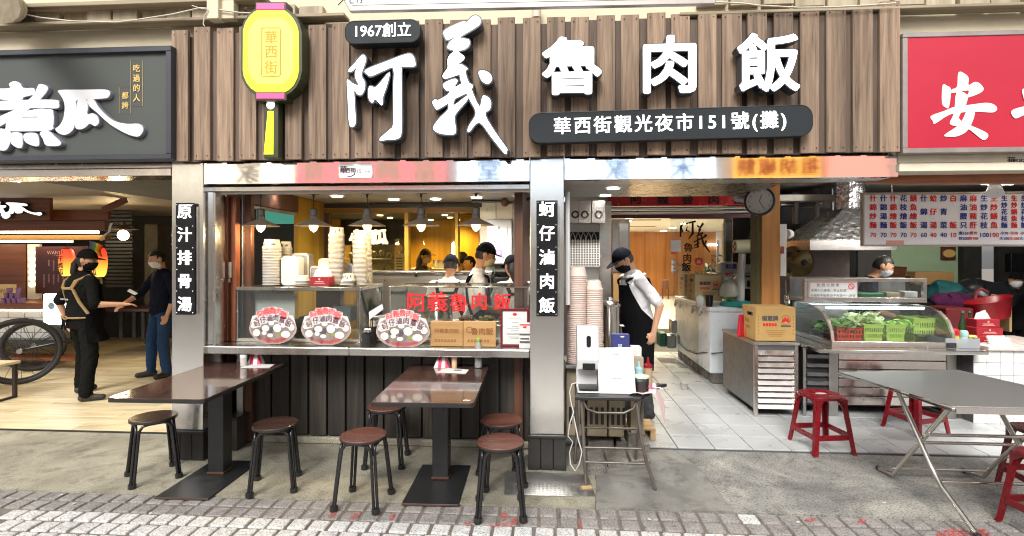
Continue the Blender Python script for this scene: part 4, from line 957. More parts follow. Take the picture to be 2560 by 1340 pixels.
# paper bowls and tubs on top of the first case
M['bowl'] = mat('white_paper_bowl', (.5, .475, .43), .6, var=.08); M['bowl_pink'] = mat('pale_pink_paper_bowl', lin('dcc8bc'), .6, var=.05)
M['rimshadow'] = mat('bowl_rim_inner', (.42, .38, .33), .7)
M['clear'] = glass('clear_plastic', (.86, .89, .92), .30, 1.2)
M['inkprint'] = mat('ink_print', (.09, .08, .08), .6)
def bowl_stack(label, px, pyb, pyt, wpx, Y, taper=.88, pitch=.013, m='bowl', pat='mountain', group='stacks of paper bowls'):
    b = P(px, pyb, Y); zt = P(px, pyt, Y).z; r = (P(px + wpx / 2, pyb, Y) - P(px - wpx / 2, pyb, Y)).x / 2
    t = thing('paper_bowl_stack', label, 'bowl stack', b, group)
    n = max(3, int((zt - b.z - .06) / pitch)); k = MB(); lean = random.uniform(-.004, .004)
    for i in range(n):
        ox, oy = random.uniform(-.0009, .0009) + lean * i / n * 4, random.uniform(-.0009, .0009); z = b.z + i * pitch
        k.lathe([(r, z), (r + .003, z + .002), (r + .003, z + .006), (r - .002, z + .007), (r - .0065, z + pitch)], (b.x + ox, b.y + oy, 0), 26, caps=False)
    tag(k.build('bowl_rim', M[m], t, smooth=35), kind='stuff')
    z = b.z + n * pitch; xo = b.x + lean * 4
    top = MB().lathe([(r + .003, z), (r + .003, z + .006), (r - .004, z + .009), (r * taper * .96, zt - .006), (r * taper * .94, zt), (r * taper * .86, zt), (r * taper * .84, zt - .006), (.001, zt - .006)], (xo, b.y, 0), 30, caps=False).build('top_bowl', M[m], t, smooth=35)
    if pat:
        k = MB(); h = zt - z
        def surf(a, f): rr = (r - .004) + (r * taper * .95 - r + .004) * f + .0012; return Vector((xo + rr * sin(a), b.y - rr * cos(a), z + .01 + (h - .016) * f))
        shapes = [(-.9, -.1, .15, .75), (.25, .9, .2, .6)] if pat == 'mountain' else [(-1.1, -.75, .1, .9), (-.55, -.35, .3, .95), (.1, .3, .15, .7), (.6, .9, .4, .95), (-.2, -.05, .5, .9)]
        for a0_, a1_, f0, f1 in shapes:
            for q in range(5):
                u0, u1 = a0_ + (a1_ - a0_) * q / 5, a0_ + (a1_ - a0_) * (q + 1) / 5
                h0, h1 = (f1 - f0) * sin(pi * (q + .15) / 5.3), (f1 - f0) * sin(pi * (q + 1.15) / 6)
                k.quad(surf(u0, f0), surf(u1, f0), surf(u1, f0 + h1), surf(u0, f0 + h0))
        k.build('print', M['inkprint'], top)
    return t
zc_px = 712
bowl_stack('thick stack of grey ribbed paper bowls behind the first oval sign', 681, 712, 599, 43, 4.42, .82, .0135)
bowl_stack('shorter stack of paper bowls just behind the ribbed stack', 715, 706, 604, 28, 4.62, .85, .0135)
bowl_stack('tallest paper cup stack with flower print behind the tissue box', 841, 708, 569, 37, 4.52, .9, .011, pat='flower')
bowl_stack('tall white paper cup stack left of the pair by the window', 902, 712, 576, 32, 4.46, .9, .011, pat='flower')
bowl_stack('tall white paper cup stack at the right end of the case top', 918, 709, 581, 25, 4.56, .92, .011, pat='flower')
bowl_stack('short stack of white paper bowls between the two tallest stacks', 868, 712, 684, 33, 4.36, .8, .012, pat='flower')
bowl_stack('low stack of paper bowls beside the red tissue box', 757, 713, 688, 34, 4.36, .85, .012, pat=None)
def tub(label, px0, py0, px1, py1, Y, m, lidz=True, round_=True):
    x0, x1, z0, z1 = rect(px0, py0, px1, py1, Y); w = x1 - x0
    t = thing('plastic_tub', label, 'plastic tub', ((x0 + x1) / 2, Y, z0), 'clear plastic tubs on the case top')
    r = min(w * .35, .03)
    ks = 9
    for i in range(1):
        MB().prism(rrect(w, z1 - z0, r), ((x0 + x1) / 2, Y, (z0 + z1) / 2), EX, EZ, NY, .11).build('tub', m, t, bev=.006)
    k = MB()
    for i in range(ks): k.tube([((x0 + x1) / 2 + a, Y - .002 - i * 0, 0 + b) for a, b in [(q[0] * (1 - .012 * i), (z0 + z1) / 2 + q[1] * (1 - .02 * i)) for q in rrect(w + .004, z1 - z0, r, 3)]], .0016, 4, closed=True)
    tag(k.build('rim_lines', M['white_plastic'], t), kind='stuff'); return t
tub('milky plastic tubs nested on end beside the ribbed bowl stack', 704, 641, 745, 713, 4.40, glass('milky_plastic', (.8, .82, .84), .62))
tub('clear rounded plastic lids standing behind the milky tubs', 730, 633, 771, 704, 4.58, M['clear'])
tub('clear tubs between the tissue box and tallest stack', 776, 665, 798, 712, 4.6, M['clear'])
tub('white carton sleeve in front of the tallest stack', 797, 646, 822, 712, 4.58, M['bowl_pink'])
tub('clear tubs between the two tallest cup stacks', 848, 658, 882, 712, 4.62, M['clear'])
def tissue_box(label, px0, py0, px1, py1, Y, d=.12, tissue=True, group=None, m=None):
    x0, x1, z0, z1 = rect(px0, py0, px1, py1, Y); t = thing('tissue_box', label, 'tissue box', ((x0 + x1) / 2, Y, z0), group)
    bx('box', m or M['redbox'], x0, x1, Y, Y + d, z0, z1, t)
    k = MB(); k.text('●', ((x0 + x1) / 2, Y - .0015, z0 + (z1 - z0) * .72), (z1 - z0) * .3)
    k.box((x0 * .72 + x1 * .28), (x0 * .28 + x1 * .72), Y - .0012, Y + .002, z0 + (z1 - z0) * .42, z0 + (z1 - z0) * .5); k.box((x0 * .78 + x1 * .22), (x0 * .22 + x1 * .78), Y - .0012, Y + .002, z0 + (z1 - z0) * .26, z0 + (z1 - z0) * .3)
    tag(k.build('print', mat('pink_print', lin('e8b4ac'), .6) if 'pink_print' not in bpy.data.materials else bpy.data.materials['pink_print'], t), kind='stuff')
    if tissue:
        cx, w = (x0 + x1) / 2, (x1 - x0); k = MB(); yy = Y + d / 2
        for i, (a, h) in enumerate(((-.22, .8), (.05, 1.0), (.2, .65))):
            k.quad((cx + w * (a - .22), yy + .02 * i - .02, z1 - .002), (cx + w * (a + .24), yy + .02 * i - .015, z1 - .002), (cx + w * (a + .14), yy + .02 * i, z1 + .09 * h), (cx + w * (a - .1), yy + .02 * i - .01, z1 + .075 * h))
        k.build('tissue', M['paper'], t, smooth=60)
    return t
M['redbox'] = mat('red_tissue_carton', lin('941a26'), .5, var=.06)
tissue_box('red tissue box with white tissue on the first glass case', 775, 692, 822, 715, 4.28)
# second row on the counter: chopstick cups, plate stack, note
M['stick'] = mat('bamboo', lin('c8a878'), .6)
def cup(label, px, py0, py1, w, Y, kind):
    b = P(px, py1, Y); b.z = .914; h = P(px, py0, Y).z - b.z; r = w / 2 * Y / FPX
    t = thing('utensil_cup', label, 'utensil cup', b, 'black utensil cups on the counter')
    MB().lathe([(.001, 0), (r, 0), (r, h), (r - .003, h), (r - .003, .01), (.001, .01)], b, 20).build('cup', M['black_plastic'], t, smooth=40)
    for i in range(11 if kind == 'c' else 6):
        a = random.uniform(0, 6.28); q = r * random.uniform(.2, .75); x, y = b.x + q * cos(a), b.y + q * sin(a)
        if kind == 'c': MB().tube([(x, y, b.z + .015), (x + .006 * cos(a), y + .006 * sin(a), b.z + h + random.uniform(.03, .05))], .0028, 5).build('chopstick', M['stick'] if i % 2 else M['bowl'], t)
        else:
            kq = MB().tube([(x, y, b.z + .02), (x + .004, y, b.z + h + .01)], .0028, 5); kq.ell((x + .005, y, b.z + h + .022), (.014, .004, .02), 10, 6); kq.build('spoon', M['steel'], t, smooth=50)
cup('taller black cup of bamboo chopsticks right of the second oval sign', 929, 816, 858, 22, 4.24, 'c')
cup('shorter black cup of steel spoons right of the second oval sign', 917, 834, 866, 23, 4.13, 's')
b = P(955, 858, 4.4); b.z = .914; t = thing('plate_stack', 'stack of cream plates behind the chopstick cup', 'plate stack', b); k = MB()
for i in range(18): k.lathe([(.05, .0), (.075, .006), (.075, .0085), (.05, .004)], b + Vector((random.uniform(-.001, .001), 0, i * .0115)), 24, caps=False)
tag(k.build('plate', M['bowl'], t, smooth=40), kind='stuff')
t = thing('card_holder', 'white folded price note held on a thin stick above the spoons', 'note', P(925, 830, 4.32)); q = [P(922, 780, 4.3), P(955, 760, 4.3), P(959, 772, 4.3), P(923, 800, 4.3)]
MB().prism([(v.x, v.z) for v in q], (0, 4.3, 0), EX, EZ, NY, .003).build('note', M['paper'], t); MB().tube([P(924, 795, 4.302), P(926, 852, 4.302)], .004, 6).build('stick', M['paper'], t)
# oval dish signs
M['photo_base'] = mat('dish_photo_ground', lin('8a7f78'), .4, var=.45, scale=26); M['photo_white'] = mat('dish_photo_egg', lin('efe4d6'), .4, var=.12, scale=30)
M['photo_green'] = mat('dish_photo_green', lin('8d9652'), .4, var=.35, scale=60); M['photo_dark'] = mat('dish_photo_clam', lin('5c5358'), .4, var=.4, scale=60); M['photo_plate'] = mat('dish_photo_plate', lin('a8928a'), .35, var=.15)
M['board_white'] = mat('white_foam_board', (.62, .6, .59), .5, var=.02); M['plum_text'] = mat('plum_lettering', lin('5c2438'), .5)
def oval_sign(label, cx, cy, rx, ry, Y):
    c = P(cx, cy, Y); a = rx * Y / FPX; b_ = ry * Y / FPX
    t = thing('dish_sign', label, 'dish sign', (c.x, Y, c.z - b_), 'oval dish signs on the counter')
    el = lambda x, y, u, v, n=28, rot=0.: [(x + u * cos(2 * pi * i / n) * cos(rot) - v * sin(2 * pi * i / n) * sin(rot), y + u * cos(2 * pi * i / n) * sin(rot) + v * sin(2 * pi * i / n) * cos(rot)) for i in range(n)]
    fr_ = lambda d: (Vector((c.x, Y - d, c.z)), EX, EZ, NY)
    out = [(x, y) for x, y in el(0, 0, a, b_, 48)]
    arc1 = [(a * .62 * s, b_ * (1.26 - .35 * s * s)) for s in [i / 8 for i in range(8, -9, -1)]]
    body = [(a * .98, b_ * .1)] + [(a * .90, b_ * .55), (a * .84, b_ * .72)] + [(a * .68, b_ * .82)] + arc1 + [(-a * .68, b_ * .82), (-a * .84, b_ * .72), (-a * .90, b_ * .55), (-a * .98, b_ * .1)] + [(x, y) for x, y in out if y < -.0001 and True]
    low = [(a * cos(-pi * i / 24), b_ * sin(-pi * i / 24)) for i in range(25)]
    body = [(a * .68, b_ * .8)] + arc1 + [(-a * .68, b_ * .8), (-a * .86, b_ * .74), (-a * .93, b_ * .42)] + low[::-1] + [(a * .93, b_ * .42), (a * .86, b_ * .74)]
    MB().prism(body, *fr_(0), .006).build('board', M['board_white'], t)
    k = MB(); ms = [M['photo_plate'], M['photo_base'], M['photo_white'], M['photo_green'], M['photo_dark']]
    k.prism(el(0, -b_ * .01, a * .985, b_ * .98), *fr_(.0010), .0008, 0); k.prism(el(0, b_ * .03, a * .93, b_ * .9), *fr_(.0016), .0005, 1)
    rnd = random.Random(int(3)); d = .0022
    for i in range(26):
        an = rnd.uniform(0, 6.28); q = rnd.uniform(0, .85); k.prism(el(a * q * cos(an), b_ * q * sin(an), a * rnd.uniform(.06, .13), b_ * rnd.uniform(.07, .15), 10, rnd.uniform(0, 3)), *fr_(d), .0004, rnd.choice((3, 4, 4, 1))); d += .00008
    for x, y, u, v in ((-.30, -.02, .16, .19), (.20, .0, .17, .25), (-.68, -.30, .15, .22), (.55, -.38, .19, .22), (-.80, .12, .12, .15), (-.74, .34, .14, .15), (.80, .05, .13, .2), (-.05, .3, .12, .13), (.45, .15, .1, .12), (-.35, -.30, .1, .13), (-.1, -.45, .12, .12)):
        k.prism(el(a * x, b_ * y, a * u, b_ * v, 16), *fr_(d), .0006, 2); d += .00008
    tag(k.build('dish_photo', ms, t), kind='stuff')
    kb, kr, kp = MB(), MB(), MB(); dd = .0052
    def word(txt, yc, span, curve, size, kk, back, bold, dz=0):
        L = len(txt)
        for i, ch in enumerate(txt):
            s = (i - (L - 1) / 2) / ((L - 1) / 2); x = a * span * s; y = b_ * (yc - curve * s * s); an = -.38 * s * curve * 2.2
            ux = Vector((cos(an), 0, sin(an))); uy = Vector((-sin(an), 0, cos(an))); o = Vector((c.x + x, Y, c.z + y))
            if back: kb.prism(rrect(size * 1.12, size * 1.1, .008, 3), o - Vector((0, dd - .0012 + i * .00006, 0)), ux, uy, NY, .0006)
            kk.text(ch, o - Vector((0, dd + dz, 0)), size, ux, uy, bold=bold)
    word('阿義魯肉飯', 1.06, .50, .24, .060, kr, True, .0011); word('蚵仔滷肉蓋飯', .60, .66, .34, .056, kp, True, .0006, .0006)
    word('十大特色滷肉飯', -.80, .50, -.14, .038, kr, False, 0.)
    kb.build('word_backing', M['board_white'], t); tag(kr.build('lettering', mat('salmon_lettering', lin('e0454a'), .5) if 'salmon_lettering' not in bpy.data.materials else bpy.data.materials['salmon_lettering'], t), kind='stuff'); tag(kp.build('plum_lettering', M['plum_text'], t), kind='stuff')
    MB().box(c.x - .03, c.x + .03, Y + .007, Y + .06, .9145, c.z).build('strut', M['board_white'], t)
oval_sign('oval dish photo sign nearest the folded gate', 682, 820, 63, 42, 4.12)
oval_sign('oval dish photo sign between its two fellows, left of the chopstick cups', 815, 822, 65.5, 42.5, 4.11)
oval_sign('oval dish photo sign between the chopstick cups and wooden plaques', 1007, 828, 69, 43, 4.10)
# wooden plaques, certificate, card
M['plaque_wood'] = wood('varnished_pine', lin('9a7446'), lin('b08a5a'), lin('bd996c'), 'X', 20., .4, .03, .05)
M['burn'] = mat('burnt_brown_print', lin('8a5426'), .6)
wp = thing('wooden_plaque', 'pair of hinged pale wooden plaques with brown printing on the counter', 'plaque', P(1158, 871, 4.13))
for i, (a, b_) in enumerate(((1076, 1157.3), (1158.3, 1240))):
    x0, x1, z0, z1 = rect(a, 803, b_, 870.5, 4.13); z0 = .9145
    lf = MB().box(x0, x1, 4.13, 4.155, z0, z1).build('leaf', M['plaque_wood'], wp, bev=.003)
    k = MB()
    if i:
        k.text('魯肉飯', ((x0 + x1) / 2 + .02, 4.128, z1 - .085), .06, bold=.001, spacing=1.0); k.lathe([(.026, 0), (.026, .001), (.02, .001), (.02, 0)], (x0 + .05, 4.1285, z1 - .07), 18, M=Matrix.Rotation(radians(90), 3, 'X'), caps=False)
    else: k.text('阿義魯肉飯', ((x0 + x1) / 2, 4.128, z1 - .08), .04)
    for r_ in range(2):
        for q in range(7): k.box(x0 + .035 + q * .026, x0 + .052 + q * .026, 4.1285, 4.131, z0 + .05 - r_ * .012, z0 + .057 - r_ * .012)
    tag(k.build('print', M['burn'], lf), kind='stuff')
x0, x1, z0, z1 = rect(1251, 772, 1323, 873, 4.16); z0 = .9145
cf = thing('framed_certificate', 'white certificate in a dark red frame at the end of the counter', 'framed certificate', ((x0 + x1) / 2, 4.16, z0))
M['redframe'] = mat('dark_red_frame', lin('6a1420'), .35)
for a in ((x0, x1, z1 - .017, z1), (x0, x1, z0, z0 + .017), (x0, x0 + .017, z0 + .0175, z1 - .0175), (x1 - .017, x1, z0 + .0175, z1 - .0175)): MB().box(a[0], a[1], 4.155, 4.18, a[2], a[3]).build('frame_bar', M['redframe'], cf, bev=.002)
MB().box(x0 + .018, x1 - .018, 4.165, 4.175, z0 + .018, z1 - .018).build('sheet', M['paper'], cf)
k = MB(); xm_ = (x0 + x1) / 2
for i, (w, zz) in enumerate(((.10, .2), (.05, .17), (.05, .14), (.12, .125), (.06, .105), (.13, .085), (.12, .075), (.1, .055), (.08, .045))): k.box(xm_ - w / 2, xm_ + w / 2, 4.1635, 4.1648, z0 + .02 + zz, z0 + .0245 + zz)
k.build('print', mat('grey_print', (.35, .35, .36), .6), cf); MB().ell((xm_, 4.164, z1 - .045), (.018, .001, .012), 12, 6).build('seal', M['red_text'], cf)
x0, x1, z0, z1 = rect(1298, 806, 1326, 880, 4.09); z0 = .9145
cd = thing('leaflet_stand', 'small upright leaflet with red heading in front of the certificate', 'leaflet', ((x0 + x1) / 2, 4.09, z0))
MB().box(x0, x1, 4.09, 4.094, z0, z1).build('sheet', M['paper'], cd); k = MB()
for i, (w, zz, h) in enumerate(((.9, .88, .05), (.3, .78, .07), (.95, .5, .07), (.8, .34, .06), (.9, .2, .08))): k.box(x0 + (x1 - x0) * (1 - w) / 2, x1 - (x1 - x0) * (1 - w) / 2, 4.0885, 4.0897, z0 + (z1 - z0) * zz, z0 + (z1 - z0) * (zz + h), 1 if i < 2 else 0)
k.build('print', [M['inkprint'], M['red_text']], cd)

# ------------------------------------------------------------------ tables
M['top'] = wood('brown_laminate_top', lin('3a2a26'), lin('4c3833'), lin('5a433c'), 'Y', 30., .12, .02, .05, coat=.6)
M['topedge'] = mat('dark_table_edge', (.02, .019, .018), .35); M['rust'] = mat('rust_patch', lin('553729'), .9, var=.4, scale=30)
def make_table(loc, label):
    t = thing('dining_table', label, 'table', loc, 'dark laminate dining tables'); L = dict(local=True)
    MB().prism(rrect(.635, 1.11, .03), (0, 0, .75), EX, Vector((0, 1, 0)), EZ, .004).build('table_top', M['top'], t, bev=.0015, **L)
    MB().prism(rrect(.637, 1.112, .03), (0, 0, .7455), EX, Vector((0, 1, 0)), EZ, .024).build('edge_band', M['topedge'], t, bev=.004, **L)
    MB().lathe([(.001, .002), (.012, .002), (.02, .001), (.021, 0)], (.27, -.49, .7505) if loc[0] > -2 else (-.27, -.47, .7505), 18, sx=1.2).build('cable_cap', M['steel'], t, **L)
    MB().box(-.06, .06, .06, .18, .014, .72).build('post', M['black_metal'], t, bev=.008, bseg=2, **L)
    MB().box(-.2, .2, -.1, .36, .7, .721).build('top_bracket', M['black_metal'], t, **L)
    MB().box(-.19, .19, -.31, .33, .001, .013).build('base_plate', M['black_metal'], t, bev=.004, **L)
    MB().box(-.188, .188, -.3125, -.3105, .002, .011).build('worn_edge', M['rust'], t, **L)
    MB().box(-.064, .064, .056, .184, .0135, .032).build('weld_collar', M['rust'], t, bev=.004, **L)
    for x in (-.02, .04): MB().lathe([(.008, 0), (.008, .003), (.001, .004)], (x - .02, .06, .52), 10, M=Matrix.Rotation(radians(90), 3, 'X')).build('bolt', M['black_metal'], t, **L)
    return t
make_table((-.772, 3.685, 0), 'dark laminate table with rusty post collar, nearer the right pillar').rotation_euler[2] = radians(1.2)
make_table((-2.462, 3.66, 0), 'dark laminate table in front of the left pillar and wood floor').rotation_euler[2] = radians(.8)

# ------------------------------------------------------------------ round stools
M['seat'] = wood('reddish_stool_laminate', lin('50302a'), lin('6a4238'), lin('7d5246'), 'X', 26., .25, .02, .08, coat=.3)
M['seat_d'] = wood('dark_stool_laminate', lin('2c211d'), lin('3d2d28'), lin('4c3a33'), 'X', 26., .22, .02, .08, coat=.3)
M['tubeblk'] = mat('black_lacquered_tube', (.016, .015, .016), .22, var=.4)
def make_stool(loc, label, seat, rz):
    t = thing('round_stool', label, 'stool', loc, 'round wooden topped stools', rz); L = dict(local=True)
    MB().lathe([(.001, .434), (.148, .434), (.152, .438), (.152, .447), (.149, .4505), (.001, .4505)], seg=40).build('seat', seat, t, smooth=30, **L)
    MB().lathe([(.148, .43), (.1535, .431), (.1535, .444), (.1515, .4445)], seg=40, caps=False).build('seat_band', M['topedge'], t, smooth=40, **L)
    for i in range(4):
        a0, a1 = pi / 2 * i + pi / 4, pi / 2 * (i + 1) + pi / 4
        def cr(a, r, z, s):
            v = Vector((cos(a) * r, sin(a) * r, z)); tn = Vector((-sin(a), cos(a), 0)); return v + tn * .0125 * s
        A0, A1 = [cr(a0, .20, .012, 1), cr(a0, .158, .34, 1), cr(a0, .150, .385, 1)], [cr(a1, .20, .012, -1), cr(a1, .158, .34, -1), cr(a1, .150, .385, -1)]
        mid0, mid1 = cr(a0, .135, .415, 2.2), cr(a1, .135, .415, -2.2)
        n0, n1 = cr(a0, .115, .424, 4.5), cr(a1, .115, .424, -4.5)
        MB().tube(A0 + [mid0, n0, (n0 + n1) / 2, n1, mid1] + A1[::-1], .0102, 8).build('leg_frame', M['tubeblk'], t, smooth=60, **L)
        MB().tube([Vector((cos(a0) * .2, sin(a0) * .2, .001)), Vector((cos(a0) * .197, sin(a0) * .197, .03))], .0265, 10).build('foot', M['black_plastic'], t, **L)
    return t
st0 = None
for px, py, rz, sd, lab in ((251 + 1000, 1103, .10, 0, 'reddish round stool nearest the camera, right of the right table post'), (384, 1041, .78, 1, 'darkest round stool under the front corner of the left table'), (688, 1058, .35, 1, 'dark round stool beside the base plate of the left table'),
    (909, 1087, -.06, 0, 'reddish round stool left of the right table post, nearest the paving'), (967, 1014, .1, 0, 'round stool tucked under the right table on its gate side'), (1253, 1049, .3, 0, 'round stool close to the pillar, behind another stool')):
    p = G(px, py, .45); p.z = .003
    make_stool(p, lab, M['seat_d'] if sd else M['seat'], rz) if st0 is None or sd else None
    if st0 is None: st0 = bpy.data.objects['round_stool']
    elif not sd: dup(st0, p, rz, lab)

# ------------------------------------------------------------------ things on the tables
M['pinkpack'] = mat('pink_red_wrapper', lin('d83a58'), .35, var=.25, scale=14); M['whitepack'] = mat('white_wrapper', (.8, .76, .76), .35, var=.08)
def tissue_pack(label, px, py, w, h, seed):
    rnd = random.Random(seed); b = G(px, py, .7515); b.z = .7515; s = w * b.y / FPX
    t = thing('tissue_pack', label, 'tissue pack', b, 'soft tissue packs on the tables'); hh = h * b.y / FPX
    k = MB(); n = 9
    grid = []
    for j in range(n):
        for i in range(n):
            u, v = i / (n - 1) * 2 - 1, j / (n - 1) * 2 - 1
            top = max(0, 1 - abs(u) ** 3) * max(0, 1 - abs(v) ** 3)
            grid.append(b + Vector((u * s / 2 * (1 - .12 * top) + rnd.uniform(-.004, .004), v * .045 + rnd.uniform(-.004, .004), hh * top * (.7 + .3 * rnd.random()))))
    fs = [(j * n + i, j * n + i + 1, (j + 1) * n + i + 1, (j + 1) * n + i) for j in range(n - 1) for i in range(n - 1)]
    ms = [1 if ((i // 2 + j // 3) % 2) else 0 for j in range(n - 1) for i in range(n - 1)]
    k.v = [tuple(q) for q in grid]; k.f = fs; k.m = ms; k.build('wrapper', [M['whitepack'], M['pinkpack']], t, smooth=25)
    k = MB().quad(b + Vector((-.02, 0, hh * .6)), b + Vector((.03, .01, hh * .6)), b + Vector((.045, .0, hh * 1.15)), b + Vector((-.005, -.01, hh * 1.2))); k.quad(b + Vector((-.04, .01, hh * .5)), b + Vector((.0, .02, hh * .6)), b + Vector((.0, .01, hh * 1.05)), b + Vector((-.035, .0, hh * 1.0))); k.build('tissue', M['pinkpack'] if seed == 2 else M['paper'], t)
tissue_pack('plump red and white tissue pack beside the white cup on the left table', 640, 909, 38, 34, 1)
tissue_pack('crumpled pink tissue pack on the right table', 1106, 917, 40, 34, 2)
def small_cup(label, px, py, w, h, m, lidm):
    b = G(px, py, .7515); b.z = .7515; r = w / 2 * b.y / FPX; hh = h * b.y / FPX; t = thing('toothpick_cup', label, 'cup', b, 'small lidded cups on the tables')
    MB().lathe([(.001, 0), (r * .9, 0), (r, hh * .7), (r * .99, hh * .72), (.001, hh * .72)], b, 18).build('cup', m, t, smooth=40); MB().lathe([(r * 1.05, hh * .72), (r * 1.05, hh * .92), (r * .9, hh), (.001, hh)], b, 18).build('lid', lidm, t, smooth=40)
small_cup('white toothpick cup in front of the tissue pack on the left table', 609, 915, 17, 30, M['bowl'], M['white_plastic'])
small_cup('small pink lidded cup of toothpicks on the right table', 1136, 919, 15, 32, mat('toothpick_fill', lin('d8b48c'), .5), mat('pink_lid', lin('f0b8bc'), .4))
def sheet(label, pts, pen):
    q = [G(x, y, .753) for x, y in pts]; t = thing('order_slip', label, 'order slip', sum(q, Vector()) / 4, 'paper order slips on the tables')
    MB().prism([(v.x, v.y) for v in q], (0, 0, .7535), EX, Vector((0, 1, 0)), EZ, .0015).build('slip', M['paper'], t); c = sum(q, Vector()) / 4; e = (q[1] - q[0]).normalized()
    k = MB()
    for i in range(3): p0 = q[0].lerp(q[3], .25 + i * .22); p1 = q[1].lerp(q[2], .25 + i * .22); k.tube([p0.lerp(p1, .12) + EZ * .001, p0.lerp(p1, .6) + EZ * .001], .0008, 4)
    tag(k.build('print', bpy.data.materials['grey_print'], t), kind='stuff'); return c, e
sheet('white order slip on the left table beneath the red tissue pack', [(600, 920), (674, 919), (686, 911), (628, 909)], 0)
c, e = sheet('white order slip with pen on the right table', [(1091, 931), (1164, 934), (1172, 924), (1117, 920)], 1)
pn_ = MB().tube([c + e * .0 + EZ * .006, c + e * .055 + Vector((0, .012, .006))], .0035, 8).build('pen', M['black_plastic']); tag(pn_, 'dark pen lying on the order slip on the right table', 'pen')
b = G(1196, 919, .7515); b.z = .7515; bt = thing('water_bottle', 'clear water bottle with light green cap on the right table', 'bottle', b)
MB().lathe([(.001, 0), (.028, .001), (.032, .008), (.032, .06), (.030, .066), (.032, .072), (.032, .15), (.03, .165), (.015, .205), (.0125, .212), (.0125, .225)], b, 22, caps=False).build('bottle', glass('bottle_plastic', (.88, .91, .9), .3, 2.2), bt, smooth=45)
MB().lathe([(.0145, .214), (.0145, .232), (.012, .235), (.001, .235)], b, 16).build('cap', mat('lime_cap', lin('7fc23a'), .35), bt, smooth=30)
MB().lathe([(.0325, .115), (.0325, .15)], b, 22, caps=False).build('label_band', glass('bottle_label', (.75, .88, .7), .35), bt)
MB().lathe([(.0, .075), (.031, .075), (.031, .002), (.001, .002)], b, 18).build('water', glass('water', (.9, .95, .95), .03), bt)

# ------------------------------------------------------------------ kitchen behind the counter
kc_ = thing('kitchen_worktop', 'long steel worktop with rail behind the kitchen staff', 'worktop', (P(1070, 690, 6.0).x, 6.0, 0))
x0, x1 = P(905, 690, 6.0).x, P(1236, 690, 6.0).x
bx('top', M['steel'], x0, x1, 5.75, 6.28, 1.42, 1.46, kc_); bx('front', M['steel_dull'], x0 + .02, x1 - .02, 5.78, 6.25, .03, 1.418, kc_, bev=.004)
MB().tube([(x0 + .05, 5.72, 1.44), (x1 - .05, 5.72, 1.44)], .012, 8).build('rail', M['steel'], kc_)
for i in range(3): bx('bracket', M['black'], x0 + .1 + i * .6, x0 + .13 + i * .6, 5.72, 5.75, 1.40, 1.44, kc_)
hY = 6.15; x0, x1, z0, z1 = rect(1217, 548, 1280, 661, hY)
wh = thing('water_heater', 'white wall mounted water heater with purple dial', 'water heater', ((x0 + x1) / 2, hY, z0))
bx('casing', mat('heater_white', lin('dfe6ec'), .35, var=.03), x0, x1, hY, hY + .14, z0, z1, wh, bev=.02, bseg=3)
MB().prism(rrect(.075, .075, .014), (P(1248, 633, hY).x, hY - .003, P(1248, 633, hY).z), EX, EZ, NY, .006).build('dial_plate', mat('lilac_plastic', lin('a58ad0'), .35), wh)
MB().lathe([(.022, 0), (.022, .006), (.001, .008)], (P(1248, 633, hY).x, hY - .004, P(1248, 633, hY).z), 18, M=Matrix.Rotation(radians(90), 3, 'X')).build('dial', M['white_plastic'], wh)
k = MB(); k.box(P(1242, 1, hY).x, P(1254, 1, hY).x, hY - .001, hY + .002, P(0, 612, hY).z, P(0, 608, hY).z); k.box(P(1245, 1, hY).x, P(1250, 1, hY).x, hY - .001, hY + .002, P(0, 577, hY).z, P(0, 570, hY).z)
for px in (1226, 1268): k.box(P(px, 1, hY).x, P(px + 1.5, 1, hY).x, hY - .001, hY + .002, P(0, 628, hY).z, P(0, 572, hY).z)
tag(k.build('print', bpy.data.materials['grey_print'], wh), kind='stuff')
wall_low = bx('splashback', mat('grubby_splashback', (.2, .19, .17), .5, var=.4), P(1200, 690, 6.2).x, P(1322, 690, 6.2).x, 6.2, 6.26, .02, P(1260, 663, 6.2).z); tag(wall_low, 'grubby grey splashback under the water heater', 'splashback')
t = thing('gas_pipe', 'bent black pipe running along the kitchen ceiling by the heater', 'pipe', P(1260, 500, 5.9)); MB().tube([P(1180, 503, 5.9), P(1262, 503, 5.9), P(1268, 508, 5.9), P(1322, 497, 5.2)], .018, 8).build('tube', M['black'], t, smooth=60); MB().ell(P(1262, 506, 5.85), (.045, .045, .05), 14, 8).build('elbow', mat('dark_iron', lin('4a3026'), .5), t, smooth=60)
hs_ = thing('hose', 'green hose looping under the water heater', 'hose', P(1240, 700, 6.1)); MB().tube([P(1236, 668, 6.12), P(1226, 690, 6.12), P(1232, 700, 6.1), P(1256, 684, 6.1), P(1262, 690, 6.08)], .008, 8).build('hose', mat('green_hose', lin('2f4a34'), .5), hs_, smooth=60)
st_ = thing('gas_stove', 'black gas stove with pan on the kitchen bench at the right', 'stove', P(1262, 690, 5.95)); bx('body', M['black'], P(1232, 1, 5.9).x, P(1322, 1, 5.9).x, 5.85, 6.18, 1.1, P(0, 690, 5.9).z, st_)
MB().lathe([(.001, 0), (.1, 0), (.13, .06), (.127, .06), (.098, .005)], (P(1263, 1, 5.95).x, 5.98, P(0, 689, 5.9).z), 22).build('pan', M['dark'], st_, smooth=40)
